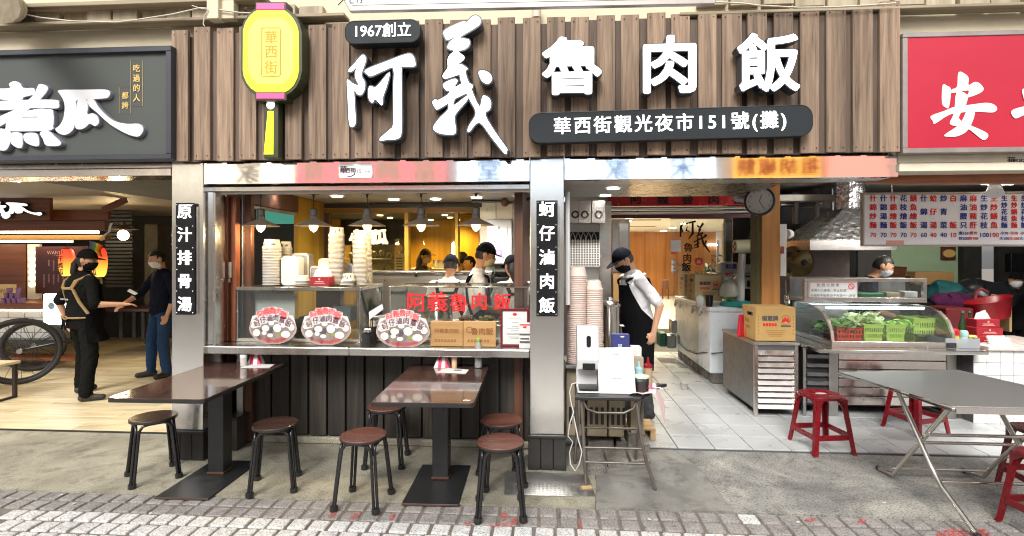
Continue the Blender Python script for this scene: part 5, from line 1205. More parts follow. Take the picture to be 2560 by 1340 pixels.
# shelf objects in the amber room seen through the window
gl = thing('glass_cabinet', 'small glass cabinet with pale jars behind the amber window', 'cabinet', P(905, 650, 7.6)); x0, x1, z0, z1 = rect(858, 612, 985, 682, 7.6)
bx('case', glass('cabinet_glass', (.9, .9, .8), .1), x0, x1, 7.6, 7.9, z0, z1, gl); bx('shelf', M['steel_dull'], x0, x1, 7.62, 7.88, (z0 + z1) / 2 - .01, (z0 + z1) / 2, gl)
k = MB()
for i in range(22): k.ell((random.uniform(x0 + .05, x1 - .05), 7.7, z0 + random.choice((.05, .25)) + random.uniform(0, .05)), (.04, .04, .05), 8, 6)
tag(k.build('jar', M['bowl'], gl, smooth=60), kind='stuff')
for px, ch in ((893, '小'), (927, '煮'), (951, '瓜')):
    tt = thing('wall_character', {'小': 'left half hidden', '煮': 'middle', '瓜': 'rightmost'}[ch] + ' pale character glowing on the amber wall', 'wall letter', P(px, 600, 9.4), 'pale characters on the amber wall'); block_letter(tt, ch, px, 595, 40, 9.4, .03, .01, face=emit('pale_lit', (1, .95, .8), 1.5) if 'pale_lit' not in bpy.data.materials else bpy.data.materials['pale_lit'], ret=M['paper'])
nt_ = thing('notice_sheet', 'white notice sheet on the amber wall behind the paper cup stacks', 'notice', P(997, 660, 7.4)); x0, x1, z0, z1 = rect(987, 634, 1010, 680, 7.4); bx('sheet', M['paper'], x0, x1, 7.4, 7.405, z0, z1, nt_); k = MB()
for i in range(5): k.box(x0 + .02, x1 - .02, 7.398, 7.4, z0 + .03 + i * .04, z0 + .045 + i * .04)
tag(k.build('print', M['inkprint'], nt_), kind='stuff')
sg = thing('round_wall_sign', 'round amber sign on the timber wall behind the glass cabinet', 'wall sign', P(997, 620, 7.5)); c = P(997, 620, 7.5); MB().lathe([(.055, 0), (.055, .01), (.045, .012), (.045, .008), (.001, .008)], c, 20, M=Matrix.Rotation(radians(90), 3, 'X')).build('disc', mat('pale_gold', lin('d2b070'), .4), sg)
pt_ = pot('steaming_pot', 'steel pot steaming beyond the amber window beside the woman', (P(1098, 1, 8.6).x, 8.6, P(0, 668, 8.6).z), .1, .12)
tag(bx('back_bench', M['steel_dull'], P(1018, 1, 8.4).x, P(1150, 1, 8.4).x, 8.3, 8.9, .02, P(0, 668, 8.6).z), 'steel bench beyond the amber window under the steaming pot', 'bench')
tb = thing('tube_light', 'upright white tube light beyond the amber window', 'light', P(1136, 640, 9)); MB().tube([P(1136, 612, 9), P(1136, 655, 9)], .05, 10).build('tube', emit('tube_white', (1, 1, .97), 7), tb)
# left shop glimpsed through the side doorway
tq = thing('teal_light_panel', 'teal lit panel glimpsed through the kitchen side doorway', 'light panel', (-4.3, 6.6, 1.9)); bx('panel', emit('teal_glow', lin('4a9c8c'), .3), P(640, 1, 6.7).x, P(746, 1, 6.7).x, 6.7, 6.75, P(0, 562, 6.7).z, P(0, 528, 6.7).z, tq)
tag(bx('dark_backdrop', mat('backdrop_black', (.02, .02, .024), .5), P(600, 1, 7.2).x, P(800, 1, 7.2).x, 7.2, 7.5, .03, 2.3), 'tall dark cupboard standing in for the unlit alcove past the kitchen side doorway', 'backdrop')  # black box stands in for the darkness of the alcove
# ------------------------------------------------------------------ left shop
kY = 7.0
M['kioskwood'] = wood('kiosk_brown_board', lin('4a2412'), lin('6b3a1c'), lin('7f4a26'), 'X', 24., .45, .1, .15)
M['maroon'] = mat('maroon_menu_board', lin('4a1c22'), .5)
kt = thing('snack_kiosk', 'wooden snack kiosk with tiled front and glowing signs in the left shop', 'kiosk', P(40, 850, kY))
def K(name, m, a, b_, c, d, Y=kY, dep=.06, parent=None, **kw): return pb(name, m, a, b_, c, d, Y, dep, parent or kt, **kw)
K('canopy_board', M['kioskwood'], -200, 494, 124, 551, 6.4, .05); K('canopy_board', M['kioskwood'], -200, 552, 262, 577, 6.55, .05); K('canopy_board', M['kioskwood'], 125, 524, 270, 551, 6.56, .05)
M['ledwarm'] = emit('warm_led_tube', (1, .78, .48), 9)
K('led_tube', M['ledwarm'], -200, 578, 243, 584, 6.6, .03, bev=0); K('soffit', mat('gold_soffit', lin('8a6a34'), .4), -200, 588, 262, 600, 6.7, .1)
for a in ((-200, 66), (71, 134), (139, 178)): K('led_tube', M['ledwarm'], a[0], 601, a[1], 606, 7.3, .03, bev=0)
K('side_panel', M['kioskwood'], -200, 610, 64, 762, 7.6, .05); K('lamp_strip', M['white'], 68, 610, 98, 762, 7.58, .05)
K('counter_top', M['kioskwood'], -200, 757, 150, 771, kY, .6); K('led_tube', M['ledwarm'], -200, 773, 104, 775, kY + .04, .02, bev=0)
body = K('tile_backing', M['grout'], -200, 776, 142, 850, kY + .06, .4, bev=0)
M['subway'] = mat('white_subway_tile', (.72, .72, .69), .2, var=.06, rnd=.05)
for r_ in range(4):
    for i in range(-2, 4):
        a = -20 + i * 41 + (20 if r_ % 2 else 0); b_ = min(a + 39, 142)
        if b_ > a + 5: K('tile', M['subway'], a, 777 + r_ * 18.3, b_, 794 + r_ * 18.3, kY + .048, .012, parent=kt, bev=.002)
K('chassis', M['black_metal'], -200, 848, 148, 862, kY - .1, .2); K('step_board', M['kioskwood'], -200, 893, 190, 900, kY - .2, .3)
for i, py in enumerate((631, 648, 664, 680, 695, 711)):
    p = P(80, py, 7.5); t = thing('round_bulb', 'glowing round bulb in the upright row beside the maroon menu, number %s from top' % ['one', 'two', 'three', 'four', 'five', 'six'][i], 'bulb', p, 'bulbs beside the maroon menu')
    MB().ell(p, (.042, .042, .042), 14, 8).build('bulb', M['bulb'], t, smooth=60); MB().tube([p + Vector((0, .03, 0)), p + Vector((0, .075, 0))], .02, 8).build('socket', M['white'], t)
mb = thing('menu_board', 'maroon menu board with small pink columns of text in the kiosk', 'menu board', P(150, 735, 7.45)); pb('board', M['maroon'], 88, 616, 216, 734, 7.45, .03, mb)
k = MB(); k.text("WANG'S", P(140, 632, 7.445), .075); k.text('— MENU —', P(146, 639, 7.445), .03)
for i, n_ in enumerate((4, 7, 7, 6, 5)):
    for j in range(n_): k.text('煮瓜麵湯飯菜肉'[(i + j) % 7], P(122 + i * 12, 652 + j * 4, 7.445), .028)
for i, n_ in enumerate((8, 5, 6, 5, 5, 4)):
    for j in range(n_): k.text('排骨酥茶油雞湯'[(i * 2 + j) % 7], P(110 + i * 12, 688 + j * 4.2, 7.445), .028)
tag(k.build('lettering', mat('dusty_pink_lettering', lin('d2a8a8'), .6), mb), kind='stuff')
kl = thing('kiosk_letters', 'lit white brush characters on the kiosk canopy board', 'sign letters', P(60, 545, 6.36))
q_ = lambda pts: [(x * .172 / 1.0 - 2.5, 420 + y * .1719) for x, y in pts]
channel(kl, 'g', [q_(p_) for p_ in ([(110, 505), (250, 505), (390, 520), (412, 540), (400, 552), (300, 550), (250, 560), (225, 600), (215, 650), (180, 668), (140, 672), (105, 655), (150, 620), (160, 560), (120, 525)], [(235, 560), (285, 560), (305, 600), (330, 600), (350, 630), (320, 655), (240, 650)], [(290, 565), (330, 560), (420, 620), (520, 650), (600, 645), (628, 665), (600, 690), (540, 682), (400, 640)],
    [(-60, 500), (20, 490), (20, 540), (100, 545), (100, 570), (60, 590), (80, 640), (-60, 650)], [(40, 650), (120, 645), (170, 690), (120, 735), (60, 720)], [(-60, 660), (0, 655), (20, 700), (-10, 730), (-60, 725)])], 6.36, .03, .006, side_name='return')
lb = thing('white_light_box', 'glowing white light box half hidden behind the woman', 'light box', P(130, 812, 6.7)); pb('box', emit('light_box_white', (.92, 1, 1), 2.2), 107, 735, 158, 812, 6.7, .12, lb, bev=.01)
k = MB(); k.text('WANG', P(133, 797, 6.69), .07, spacing=1.2); k.ell(P(128, 765, 6.695), (.05, .002, .05), 16, 6); k.build('lettering', mat('pale_blue_print', lin('9cb4c8'), .5), lb)
M['purple'] = mat('mauve_cup', lin('7a5a86'), .5)
cups = [(10, 766), (24, 766), (37, 765), (50, 765), (17, 754), (31, 754), (44, 753), (57, 766), (24, 743), (47, 742)]
for i, (px, py) in enumerate(cups):
    p = P(px, py - 1, 6.95 + .03); p.z = P(px, 757, 6.98).z + {766: 0, 765: 0, 754: .072, 753: .072, 743: .144, 742: .144}[py]; t = thing('dessert_cup', '%s layer mauve dessert cup, %s of the ten from left' % ({766: 'bottom', 765: 'bottom', 754: 'middle', 753: 'middle'}.get(py, 'top'), ORD[sorted(cups).index((px, py))]), 'cup', p, 'mauve cups on the kiosk counter')
    MB().lathe([(.001, 0), (.028, 0), (.036, .06), (.037, .07), (.001, .07)], p, 16).build('cup', M['purple'], t, smooth=40)
cc_ = thing('cream_card', 'cream card with small print standing behind the mauve cups', 'card', P(20, 750, 7.2)); pb('card', mat('cream_card_stock', lin('d8c08a'), .7), -10, 711, 40, 757, 7.2, .01, cc_); MB().text('Wang', P(15, 728, 7.195), .09).build('print', mat('ochre_ink', lin('a07838'), .6), cc_)
def lantern(label, px, py0, py1, w, Y, txt):
    c = P(px, (py0 + py1) / 2, Y); h = (P(px, py0, Y) - P(px, py1, Y)).z; r = w / 2 * Y * 1.05 / FPX
    t = thing('paper_lantern', label, 'paper lantern', c - EZ * h / 2, 'red paper lanterns at the kiosk')
    m, nt, b = _new('glowing_lantern_paper'); tc = _n(nt, 'ShaderNodeTexCoord'); sp = _n(nt, 'ShaderNodeSeparateXYZ'); nt.links.new(tc.outputs['Generated'], sp.inputs[0])
    r_ = _ramp(nt, sp.outputs[2], [(.0, (1, .75, .1)), (.35, (1, .42, .04)), (.7, (1, .07, .02)), (1, (.9, .03, .02))]); nt.links.new(r_.outputs[0], b.inputs['Emission Color']); b.inputs['Emission Strength'].default_value = .8; b.inputs['Base Color'].default_value = (.6, .05, .02, 1)
    pr = [(r * .55 + r * .45 * sin(pi * i / 14) ** .5 * (1 if i % 2 else .97), -h / 2 + h * i / 14) for i in range(15)]
    MB().lathe(pr, c, 22).build('paper', m, t, smooth=40)
    for s in (-1, 1): MB().lathe([(r * .55, s * h / 2 - .012), (r * .55, s * h / 2 + .012)], c, 18).build('ring', M['black'], t)
    k = MB()
    for i, ch in enumerate(txt): k.text(ch, c + Vector((0, -r - .006, h * (.36 - .24 * i))), h * .23, bold=.003)
    k.build('lettering', mat('lantern_ink', (.08, .01, .01), .6), t); MB().tube([c + EZ * h / 2, c + EZ * (h / 2 + .12)], .004, 5).build('cord', M['black'], t)
lantern('glowing red paper lantern in front of the woman, reading 小王煮瓜', 249, 620, 692, 33, 6.5, '小王煮瓜'); lantern('glowing red paper lantern mostly hidden behind the black cap', 168, 622, 690, 34, 6.9, '小王煮瓜')
fl = thing('rainbow_flag', 'small rainbow flag hanging from the kiosk canopy', 'flag', P(238, 635, 6.35))
for i, cc in enumerate(('6b6a86', '5c86a0', '7aa05a', 'e8c83a', 'e8902a', 'd84a2a')):
    q = [P(222 + i * 5.4 + 2.5 * sin(j * 1.1 + i * .2), 602 + j * 5 + i * 2.0, 6.35 + .01 * sin(j)) for j in range(7)]; k = MB()
    for j in range(6): k.quad(q[j], q[j] + (P(228, 600, 6.35) - P(222, 600, 6.35)), q[j + 1] + (P(228, 600, 6.35) - P(222, 600, 6.35)), q[j + 1])
    k.build('stripe', cloth('flag_' + cc, lin(cc), .1), fl)
fs_ = thing('paper_streamer', 'cream paper streamer twisting up from the rainbow flag', 'streamer', P(258, 600, 6.4)); k = MB(); q = [P(x, y, 6.4) for x, y in ((250, 602), (253, 594), (262, 584), (270, 580), (272, 566), (276, 558))]
for i in range(5): k.quad(q[i], q[i] + Vector((.035, 0, .0)), q[i + 1] + Vector((.035, 0, 0)), q[i + 1])
k.build('strip', M['paper'], fs_)
wl = thing('wall_lamp', 'bare warm wall lamp glowing in the dark corner of the left shop', 'wall lamp', P(308, 588, 7.6)); p = P(308, 588, 7.6); MB().ell(p, (.075, .075, .08), 18, 10).build('globe', emit('wall_lamp_globe', (1, .8, .45), 12), wl, smooth=60); MB().lathe([(.2, .09), (.03, .16), (.03, .2)], p, 20, caps=False).build('shade', M['shade'], wl, smooth=50); point_light('wall_lamp_glow', p - Vector((0, .15, 0)), 14, (1, .72, .36), .05, wl)
sh = thing('roller_shutter', 'dark slatted roller shutter at the back of the left shop', 'shutter', P(300, 700, 8.2))
for i in range(24):
    y = 500 + i * 9.2; X0, X1, Z0, Z1 = rect(130 if i < 8 else 262, y, 330, y + 6.5, 8.2); MB().box(X0, X1, 8.2 + (.01 if i % 2 else 0), 8.23, Z0, Z1).build('slat', M['black_metal'] if i % 2 else M['black'], sh, bev=.004)
tag(MB().obox(P(287, 512, 6.5), (.36, .02, .085), 0, 0, -.42).build('hanging_board', M['kioskwood']), 'small slanted wooden board hanging below the left shop ceiling', 'board')
tag(pb('concrete_post', mat('shaded_concrete_post', (.06, .052, .036), .9, var=.5), 361, 560, 394, 860, 8.3, .2), 'concrete post with shade in its colour behind the man in navy', 'post')  # dimness of the back corner is mixed into this concrete's colour
bt_ = thing('dark_table', 'dark table with red edge deep inside the left shop', 'table', P(320, 850, 8.0)); pb('top', mat('dark_red_top', lin('2c1010'), .4), 262, 772, 372, 779, 7.7, .6, bt_)
for px in (297, 330, 352): pb('leg', M['black'], px, 780, px + 9, 846, 7.8, .06, bt_)
def wheel(label, c, r, yaw):
    t = thing('cart_wheel', label, 'wheel', c, 'spoked wheels of the old cart'); R = Matrix.Rotation(yaw, 3, 'Z') @ Matrix.Rotation(radians(90), 3, 'X'); c = Vector(c)
    ring = lambda rr: [c + R @ Vector((cos(2 * pi * i / 40) * rr, sin(2 * pi * i / 40) * rr, 0)) for i in range(40)]
    MB().tube(ring(r - .03), .03, 10, closed=True).build('tyre', mat('black_rubber', (.022, .02, .02), .7) if 'black_rubber' not in bpy.data.materials else bpy.data.materials['black_rubber'], t, smooth=60)
    MB().tube(ring(r - .066), .011, 8, closed=True).build('rim', M['black_metal'], t, smooth=60)
    MB().tube([c + R @ Vector((0, 0, -.05)), c + R @ Vector((0, 0, .05))], .028, 12).build('hub', M['steel_dull'], t)
    for i in range(18):
        a = 2 * pi * i / 18; MB().tube([c + R @ Vector((cos(a) * .02, sin(a) * .02, .03 * (-1) ** i)), c + R @ Vector((cos(a + .12 * (-1) ** (i // 2)) * (r - .07), sin(a + .12 * (-1) ** (i // 2)) * (r - .07), 0))], .0035, 4).build('spoke', M['black_metal'], t)
w1 = P(49, 878, 6.05); rr = w1.z - .032; wheel('nearer big black spoked cart wheel in front of the white tiles', w1, rr, radians(43)); w2 = P(84, 860, 6.75); w2.z = .032 + rr * .86; wheel('farther black spoked cart wheel half seen behind the nearer one', w2, rr * .86, radians(43))
ax = MB().tube([w1, Vector((w1.x - .1, w1.y + .9, w1.z))], .018, 8).build('axle', M['black_metal']); tag(ax, 'black axle running between the two cart wheels', 'axle')
bn = thing('wooden_bench', 'pale topped bench with dark steel frame at the left edge', 'bench', G(10, 1020, .03)); a = G(37, 1016, .032); a.x -= .33
bx('seat', M['fplank'], a.x - 1.2, a.x + .01, a.y - .02, a.y + .36, P(30, 919, a.y).z - .03, P(30, 919, a.y).z + .0, bn); k = MB(); zt = P(30, 921, a.y).z - .012
for yy in (a.y, a.y + .32):
    for xx in (a.x - .02, a.x - 1.15): bx('leg', mat('maroon_steel', (.03, .016, .02), .4) if 'maroon_steel' not in bpy.data.materials else bpy.data.materials['maroon_steel'], xx - .018, xx + .018, yy - .018, yy + .018, .0315, zt, bn)
bx('foot_bar', bpy.data.materials['maroon_steel'], a.x - .038, a.x - .002, a.y + .02, a.y + .3, .0315, .055, bn); bx('foot_bar', bpy.data.materials['maroon_steel'], a.x - 1.13, a.x - .04, a.y - .015, a.y + .015, .032, .055, bn)

# ------------------------------------------------------------------ doorway: bowls, folding stand and what is on it
bowl_stack('tall pink rimmed paper bowl stack touching the right pillar', 1441, 905, 668, 49, 4.34, .84, .0155, 'bowl_pink', None)
bowl_stack('second pink rimmed paper bowl stack beside the steel stockpot', 1486, 905, 703, 45, 4.36, .82, .0155, 'bowl_pink', None)
ss = thing('bowl_shelf', 'low shelf of crates carrying the pink paper bowl stacks', 'shelf', P(1470, 1060, 4.4)); zs = P(1463, 905, 4.34).z
bx('board', M['steel_dull'], P(1413, 900, 4.25).x, P(1530, 900, 4.25).x, 4.22, 4.62, zs - .03, zs - .002, ss)
M['crate'] = mat('grubby_cream_crate', lin('a89a80'), .7, var=.2)
for a, b_ in ((1416, 1462), (1468, 1518), (1522, 1560)):
    x0, x1 = P(a, 1030, 4.3).x, P(b_, 1030, 4.3).x; bx('crate', M['crate'], x0, x1, 4.3, 4.6, .16, zs - .031 if b_ < 1530 else .5, ss, bev=.006)
    for i in range(3): bx('crate_slot', M['black'], x0 + .02 + i * .045, x0 + .045 + i * .045, 4.296, 4.2995, .26, .40, ss, bev=0)
bag = MB(); rnd = random.Random(4); n_ = 16
for j in range(7):
    for i in range(n_): a = 2 * pi * i / n_; rr = (.10 + .02 * sin(j * 1.3 + i * 2) + rnd.uniform(-.01, .01)) * (1 + .15 * sin(a * 3)); bag.v.append((P(1468, 1, 4.3).x + 1.25 * rr * cos(a), 4.33 + .8 * rr * sin(a), zs + .02 + j * .035 - .05))
for j in range(6):
    for i in range(n_): bag.f.append((j * n_ + i, j * n_ + (i + 1) % n_, (j + 1) * n_ + (i + 1) % n_, (j + 1) * n_ + i)); bag.m.append(0)
tag(bag.build('plastic_bag', glass('crumpled_bag', (.93, .9, .88), .35, 2.), smooth=20), 'crumpled clear plastic bag round the foot of the pink bowls', 'plastic bag')
p = P(1531, 900, 4.75); pt2 = pot('stockpot', 'tall steel stockpot with domed lid beside the man in the black apron', (p.x, 4.95, .45), .10, P(1531, 770, 4.85).z - .45, lid=True)
tag(bx('pot_stand', M['steel_dark'], p.x - .12, p.x + .12, 4.83, 5.07, .022, .449), 'dark stand under the tall steel stockpot', 'stand')
# stone step and rubble under the stand
stp = thing('stone_step', 'broken step of rough paving stones under the folding stand', 'step', G(1540, 1120)); M['stone'] = concrete('rough_step_stone', (.16, .14, .12), (.24, .22, .19), (.34, .31, .27), 5, 90, .2)
for pts, z in (([(1466, 1105), (1530, 1098), (1535, 1128), (1470, 1135)], .10), ([(1536, 1098), (1590, 1104), (1588, 1135), (1540, 1130)], .09), ([(1466, 1140), (1505, 1138), (1515, 1185), (1470, 1188)], .06), ([(1510, 1138), (1560, 1134), (1572, 1165), (1520, 1172)], .045), ([(1566, 1136), (1615, 1132), (1628, 1162), (1578, 1164)], .05), ([(1470, 1070), (1560, 1066), (1590, 1096), (1466, 1098)], .12), ([(1594, 1102), (1618, 1100), (1625, 1128), (1594, 1132)], .07)):
    q = [G(x, y, .004) for x, y in pts]; MB().prism([(v.x, v.y) for v in q][::-1], (0, 0, z), EX, Vector((0, 1, 0)), EZ, z + .1).build('stone', M['stone'], stp, bev=.012, bseg=2)
# folding stand
fd = thing('folding_stand', 'small black topped folding stand with bent grey tube legs', 'folding table', G(1550, 1215)); tz = .645; ty0, ty1 = 3.72, 4.14; tx0, tx1 = P(1437, 990, ty0).x, P(1603, 990, ty0).x; tx2 = P(1668, 985, ty1).x
MB().prism([(tx0, ty0), (tx1, ty0), (tx2 - .06, ty1 - .05), (tx2, ty1), (tx0 + .02, ty1)], (0, 0, tz), EX, Vector((0, 1, 0)), EZ, .028).build('top', M['black_plastic'], fd, bev=.006, bseg=2)
M['oldtube'] = mat('worn_grey_tube', lin('77706a'), .4, metal=.6, var=.35, scale=14); tb_ = lambda pts, r=.0125: MB().tube(pts, r, 9).build('leg', M['oldtube'], fd, smooth=60)
V = Vector
fxl, fxr = P(1458, 1100, 3.72).x, P(1615, 1100, 3.72).x
tb_([V((fxl - .01, ty0 + .05, tz - .03)), V((fxl, ty0 + .02, .4)), V((fxl + .02, ty0 + .0, .014))]); tb_([V((fxr - .06, ty0 + .05, tz - .03)), V((fxr - .03, ty0 + .02, .35)), V((fxr + .0, ty0 - .01, .2)), V((fxr + .06, ty0 - .03, .014))])
tb_([V((fxl - .03, ty1 - .06, tz - .03)), V((fxl - .02, ty1 - .04, .3)), V((fxl - .04, ty1 - .02, .014))]); tb_([V((fxr + .05, ty1 - .08, tz - .03)), V((fxr + .02, ty1 - .05, .3)), V((fxr - .01, ty1, .014))])
for a in ([V((fxl + .01, ty0 + .01, .28)), V((fxr - .01, ty0 + .01, .28))], [V((fxl + .015, ty0 + .0, .18)), V((fxr + .0, ty0 - .005, .18))], [V((fxl, ty0 + .04, tz - .04)), V((fxl + .03, ty0 + .04, tz - .1)), V((fxl + .1, ty0 + .04, tz - .125)), V((fxr - .15, ty0 + .04, tz - .125)), V((fxr - .08, ty0 + .04, tz - .09)), V((fxr - .06, ty0 + .04, tz - .04))], [V((fxl - .02, ty1 - .04, .3)), V((fxr + .02, ty1 - .05, .3))]): MB().tube(a, .009, 8).build('crossbar', M['oldtube'], fd, smooth=60)
tag(MB().obox(G(1466, 1219, .01), (.075, .035, .014), .25).build('wood_wedge', M['stick']), 'small wooden wedge under the foot of the folding stand', 'wedge')
zt_ = tz + .001
ds = thing('sanitiser_dispenser', 'white automatic sanitiser dispenser with black drip tray on the stand', 'dispenser', V((P(1470, 980, 3.85).x, 3.85, zt_))); dx0, dx1 = P(1443, 900, 3.84).x, P(1497, 900, 3.84).x; dz = lambda py: P(1470, py, 3.84).z
k = MB(); dm = (dx0 + dx1) / 2; dw = dx1 - dx0; za = [zt_, zt_ + .02, dz(925), dz(924), dz(905), dz(820), dz(816)]
prof = [(3.98, zt_), (3.80, zt_), (3.80, zt_ + .012), (3.955, zt_ + .02), (3.955, dz(925)), (3.85, dz(925)), (3.83, dz(900)), (3.845, dz(830)), (3.87, dz(818)), (3.98, dz(818))]
MB().prism(prof, (dm + dw / 2, 0, 0), Vector((0, 1, 0)), EZ, EX, dw).build('body', M['white_plastic'], ds, bev=.006, bseg=2)
MB().prism(rrect(dw * .2, .085, dw * .09), (dm + .005, 3.836, dz(854)), EX, EZ, NY, .006).build('sight_window', M['black_gloss'], ds); bx('sensor_window', M['black_gloss'], dm - dw * .25, dm + dw * .33, 3.825, 3.85, dz(924), dz(908), ds); bx('drip_tray', M['black_plastic'], dm - dw * .42, dm + dw * .45, 3.80, 3.94, zt_ + .022, zt_ + .034, ds); MB().ell((dm + .004, 3.838, dz(892)), (.006, .003, .01), 10, 6).build('drop_mark', bpy.data.materials['grey_print'], ds)
qr = thing('acrylic_notice', 'clear acrylic stand holding a white printed notice on the folding stand', 'notice stand', V((P(1542, 980, 3.8).x, 3.8, zt_)))
q = [P(1497, 984, 3.80), P(1590, 984, 3.80), P(1583, 868, 3.86), P(1493, 870, 3.86)]; q[0].z = q[1].z = zt_; k = MB()
k.hexa([q[0], q[1], q[1] + V((0, .012, 0)), q[0] + V((0, .012, 0))], [q[3], q[2], q[2] + V((0, .012, 0)), q[3] + V((0, .012, 0))]).build('sheet', M['paper'], qr, bev=.002)
ux = (q[1] - q[0]).normalized(); uz = (q[3] - q[0]); uz = (uz - ux * uz.dot(ux)).normalized(); k = MB(); o = (q[0] + q[1] + q[2] + q[3]) / 4 + V((0, -.002, 0))
k.text('■ ■■■ ■■', o + uz * -.055, .012, ux, uz); k.text('■■■■', o + uz * .115, .012, ux, uz); tag(k.build('print', bpy.data.materials['grey_print'], qr), kind='stuff')
bx('foot', M['glass'], q[0].x, q[1].x, 3.815, 3.90, zt_, zt_ + .003, qr)
bb = thing('blue_bag', 'navy blue paper bag with white mark behind the acrylic notice', 'paper bag', V((P(1551, 880, 4.08).x, 4.08, zt_))); x0, x1, z0, z1 = rect(1529, 835, 1573, 872, 4.08); bx('bag', mat('navy_card', lin('2f3570'), .6), x0, x1, 4.06, 4.12, zt_, z1, bb); MB().text('阿', P(1550, 866, 4.056), .035).build('mark', M['white_text'], bb); MB().ell((P(1556, 1, 4.056).x, 4.058, z1 - .018), (.016, .002, .006), 10, 6).build('handle_slot', M['paper'], bb)
def bottle(label, px, pyb, pyt, w, Y, m, capm, z=None, nozzle=True, grp='sauce containers on the folding stand'):
    b = V((P(px, pyb, Y).x, Y, z if z is not None else zt_)); h = P(px, pyt, Y).z - b.z; r = w / 2 * Y / FPX
    t = thing('sauce_bottle', label, 'sauce bottle', b, grp); MB().lathe([(.001, 0), (r, 0), (r, h * .62), (r * .9, h * .66), (.001, h * .66)], b, 18).build('bottle', m, t, smooth=40); MB().lathe([(r, h * .64), (r, h * .74), (r * .4, h * .8), (r * .2, h), (.001, h)] if nozzle else [(r * 1.05, h * .64), (r * 1.05, h * .9), (r * .8, h), (.001, h)], b, 18).build('cap', capm, t, smooth=30)
bottle('squeeze bottle with red nozzle on the folding stand', 1620, 955, 893, 21, 4.05, mat('tan_sauce', lin('a58a6a'), .3), M['red']); bottle('pale green squeeze bottle on the folding stand', 1597, 950, 903, 19, 4.0, mat('mint_bottle', lin('a8ccc0'), .3), mat('mint_cap', lin('9cc4d0'), .3))
jb = V((P(1604, 975, 3.86).x, 3.86, zt_)); jr = thing('sauce_jar', 'glass jar of dark chilli sauce with knotted bag lid', 'sauce jar', jb, 'sauce containers on the folding stand'); MB().lathe([(.001, 0), (.046, 0), (.05, .01), (.05, .085), (.001, .085)], jb, 22).build('sauce', mat('dark_chilli_sauce', lin('3a1612'), .25, var=.4, scale=30), jr, smooth=40); MB().lathe([(.051, .0), (.052, .11), (.055, .112)], jb, 22, caps=False).build('jar', M['glass'], jr, smooth=40); MB().lathe([(.058, .11), (.056, .122), (.02, .128), (.001, .126)], jb, 22).build('lid', mat('pale_green_lid', lin('b8ccc0'), .4), jr, smooth=40)
pk = thing('pink_cloth', 'pale pink paper cloth spilling over the end of the folding stand', 'paper cloth', P(1635, 985, 3.95)); k = MB(); nn = 10
for j in range(nn):
    for i in range(nn):
        u, v = i / (nn - 1), j / (nn - 1); x = tx1 - .08 + u * .30 + v * .05; y = 3.78 + v * .3; over = max(0, u - .62 - .1 * v)
        k.v.append((x - over * .1, y, tz + .004 + .012 * abs(sin(u * 9 + v * 5)) * (1 if over == 0 else .3) - over * .55))
k.f = [(j * nn + i, j * nn + i + 1, (j + 1) * nn + i + 1, (j + 1) * nn + i) for j in range(nn - 1) for i in range(nn - 1)]; k.m = [0] * len(k.f); k.build('cloth', mat('pale_pink_paper', lin('f0d4d2'), .8), pk, smooth=40)
sc = thing('scissors', 'pink handled scissors lying on the pink paper cloth', 'scissors', P(1628, 965, 3.9)); c0 = G(1624, 967, tz + .024)
for s in (-1, 1): MB().tube([c0 + V((cos(a) * .02, .02 * s + sin(a) * .013, 0)) for a in [2 * pi * i / 12 for i in range(12)]], .0045, 6, closed=True).build('handle', mat('hot_pink', lin('e84a8a'), .4) if 'hot_pink' not in bpy.data.materials else bpy.data.materials['hot_pink'], sc)
MB().tube([c0 + V((.02, 0, 0)), c0 + V((.09, -.03, -.002))], [.006, .002], 6).build('blade', M['steel'], sc)
wc = MB().tube([P(x, y, 3.74 + .02 * sin(i)) for i, (x, y) in enumerate([(1444, 956), (1430, 960), (1424, 980), (1428, 1010), (1434, 1030), (1424, 1060), (1420, 1090), (1432, 1105), (1424, 1130), (1426, 1160), (1438, 1178), (1448, 1160), (1455, 1130), (1446, 1100), (1440, 1070), (1434, 1040)])], .0045, 6).build('cable', M['white_plastic'], smooth=60); tag(wc, 'white cable looping down beside the right pillar from the dispenser', 'cable')
pal = thing('wooden_pallet', 'small wooden pallet on the tiles behind the folding stand', 'pallet', P(1610, 1050, 4.6))
for i in range(3): bx('slat', M['stick'], P(1560, 1, 4.62).x, P(1640, 1, 4.62).x, 4.62 + i * .1, 4.70 + i * .1, .11, .128, pal)
for px in (1566, 1600, 1626): bx('block', M['stick'], P(px, 1, 4.63).x, P(px + 13, 1, 4.63).x, 4.63, 4.9, .023, .109, pal)
tag(pb('white_carton', M['paper'], 1580, 868, 1604, 892, 4.3, .1), 'small white carton beside the navy bag', 'carton')
tag(bx('carton_stand', M['crate'], P(1576, 1, 4.3).x, P(1608, 1, 4.3).x, 4.28, 4.5, .2, P(1590, 892, 4.3).z - .001), 'cream crate under the small white carton', 'crate')
tag(bx('stand_base', M['stone'], P(1570, 1, 4.3).x, P(1608, 1, 4.3).x, 4.28, 4.5, .006, .199), 'stone block carrying the cream crate', 'block')

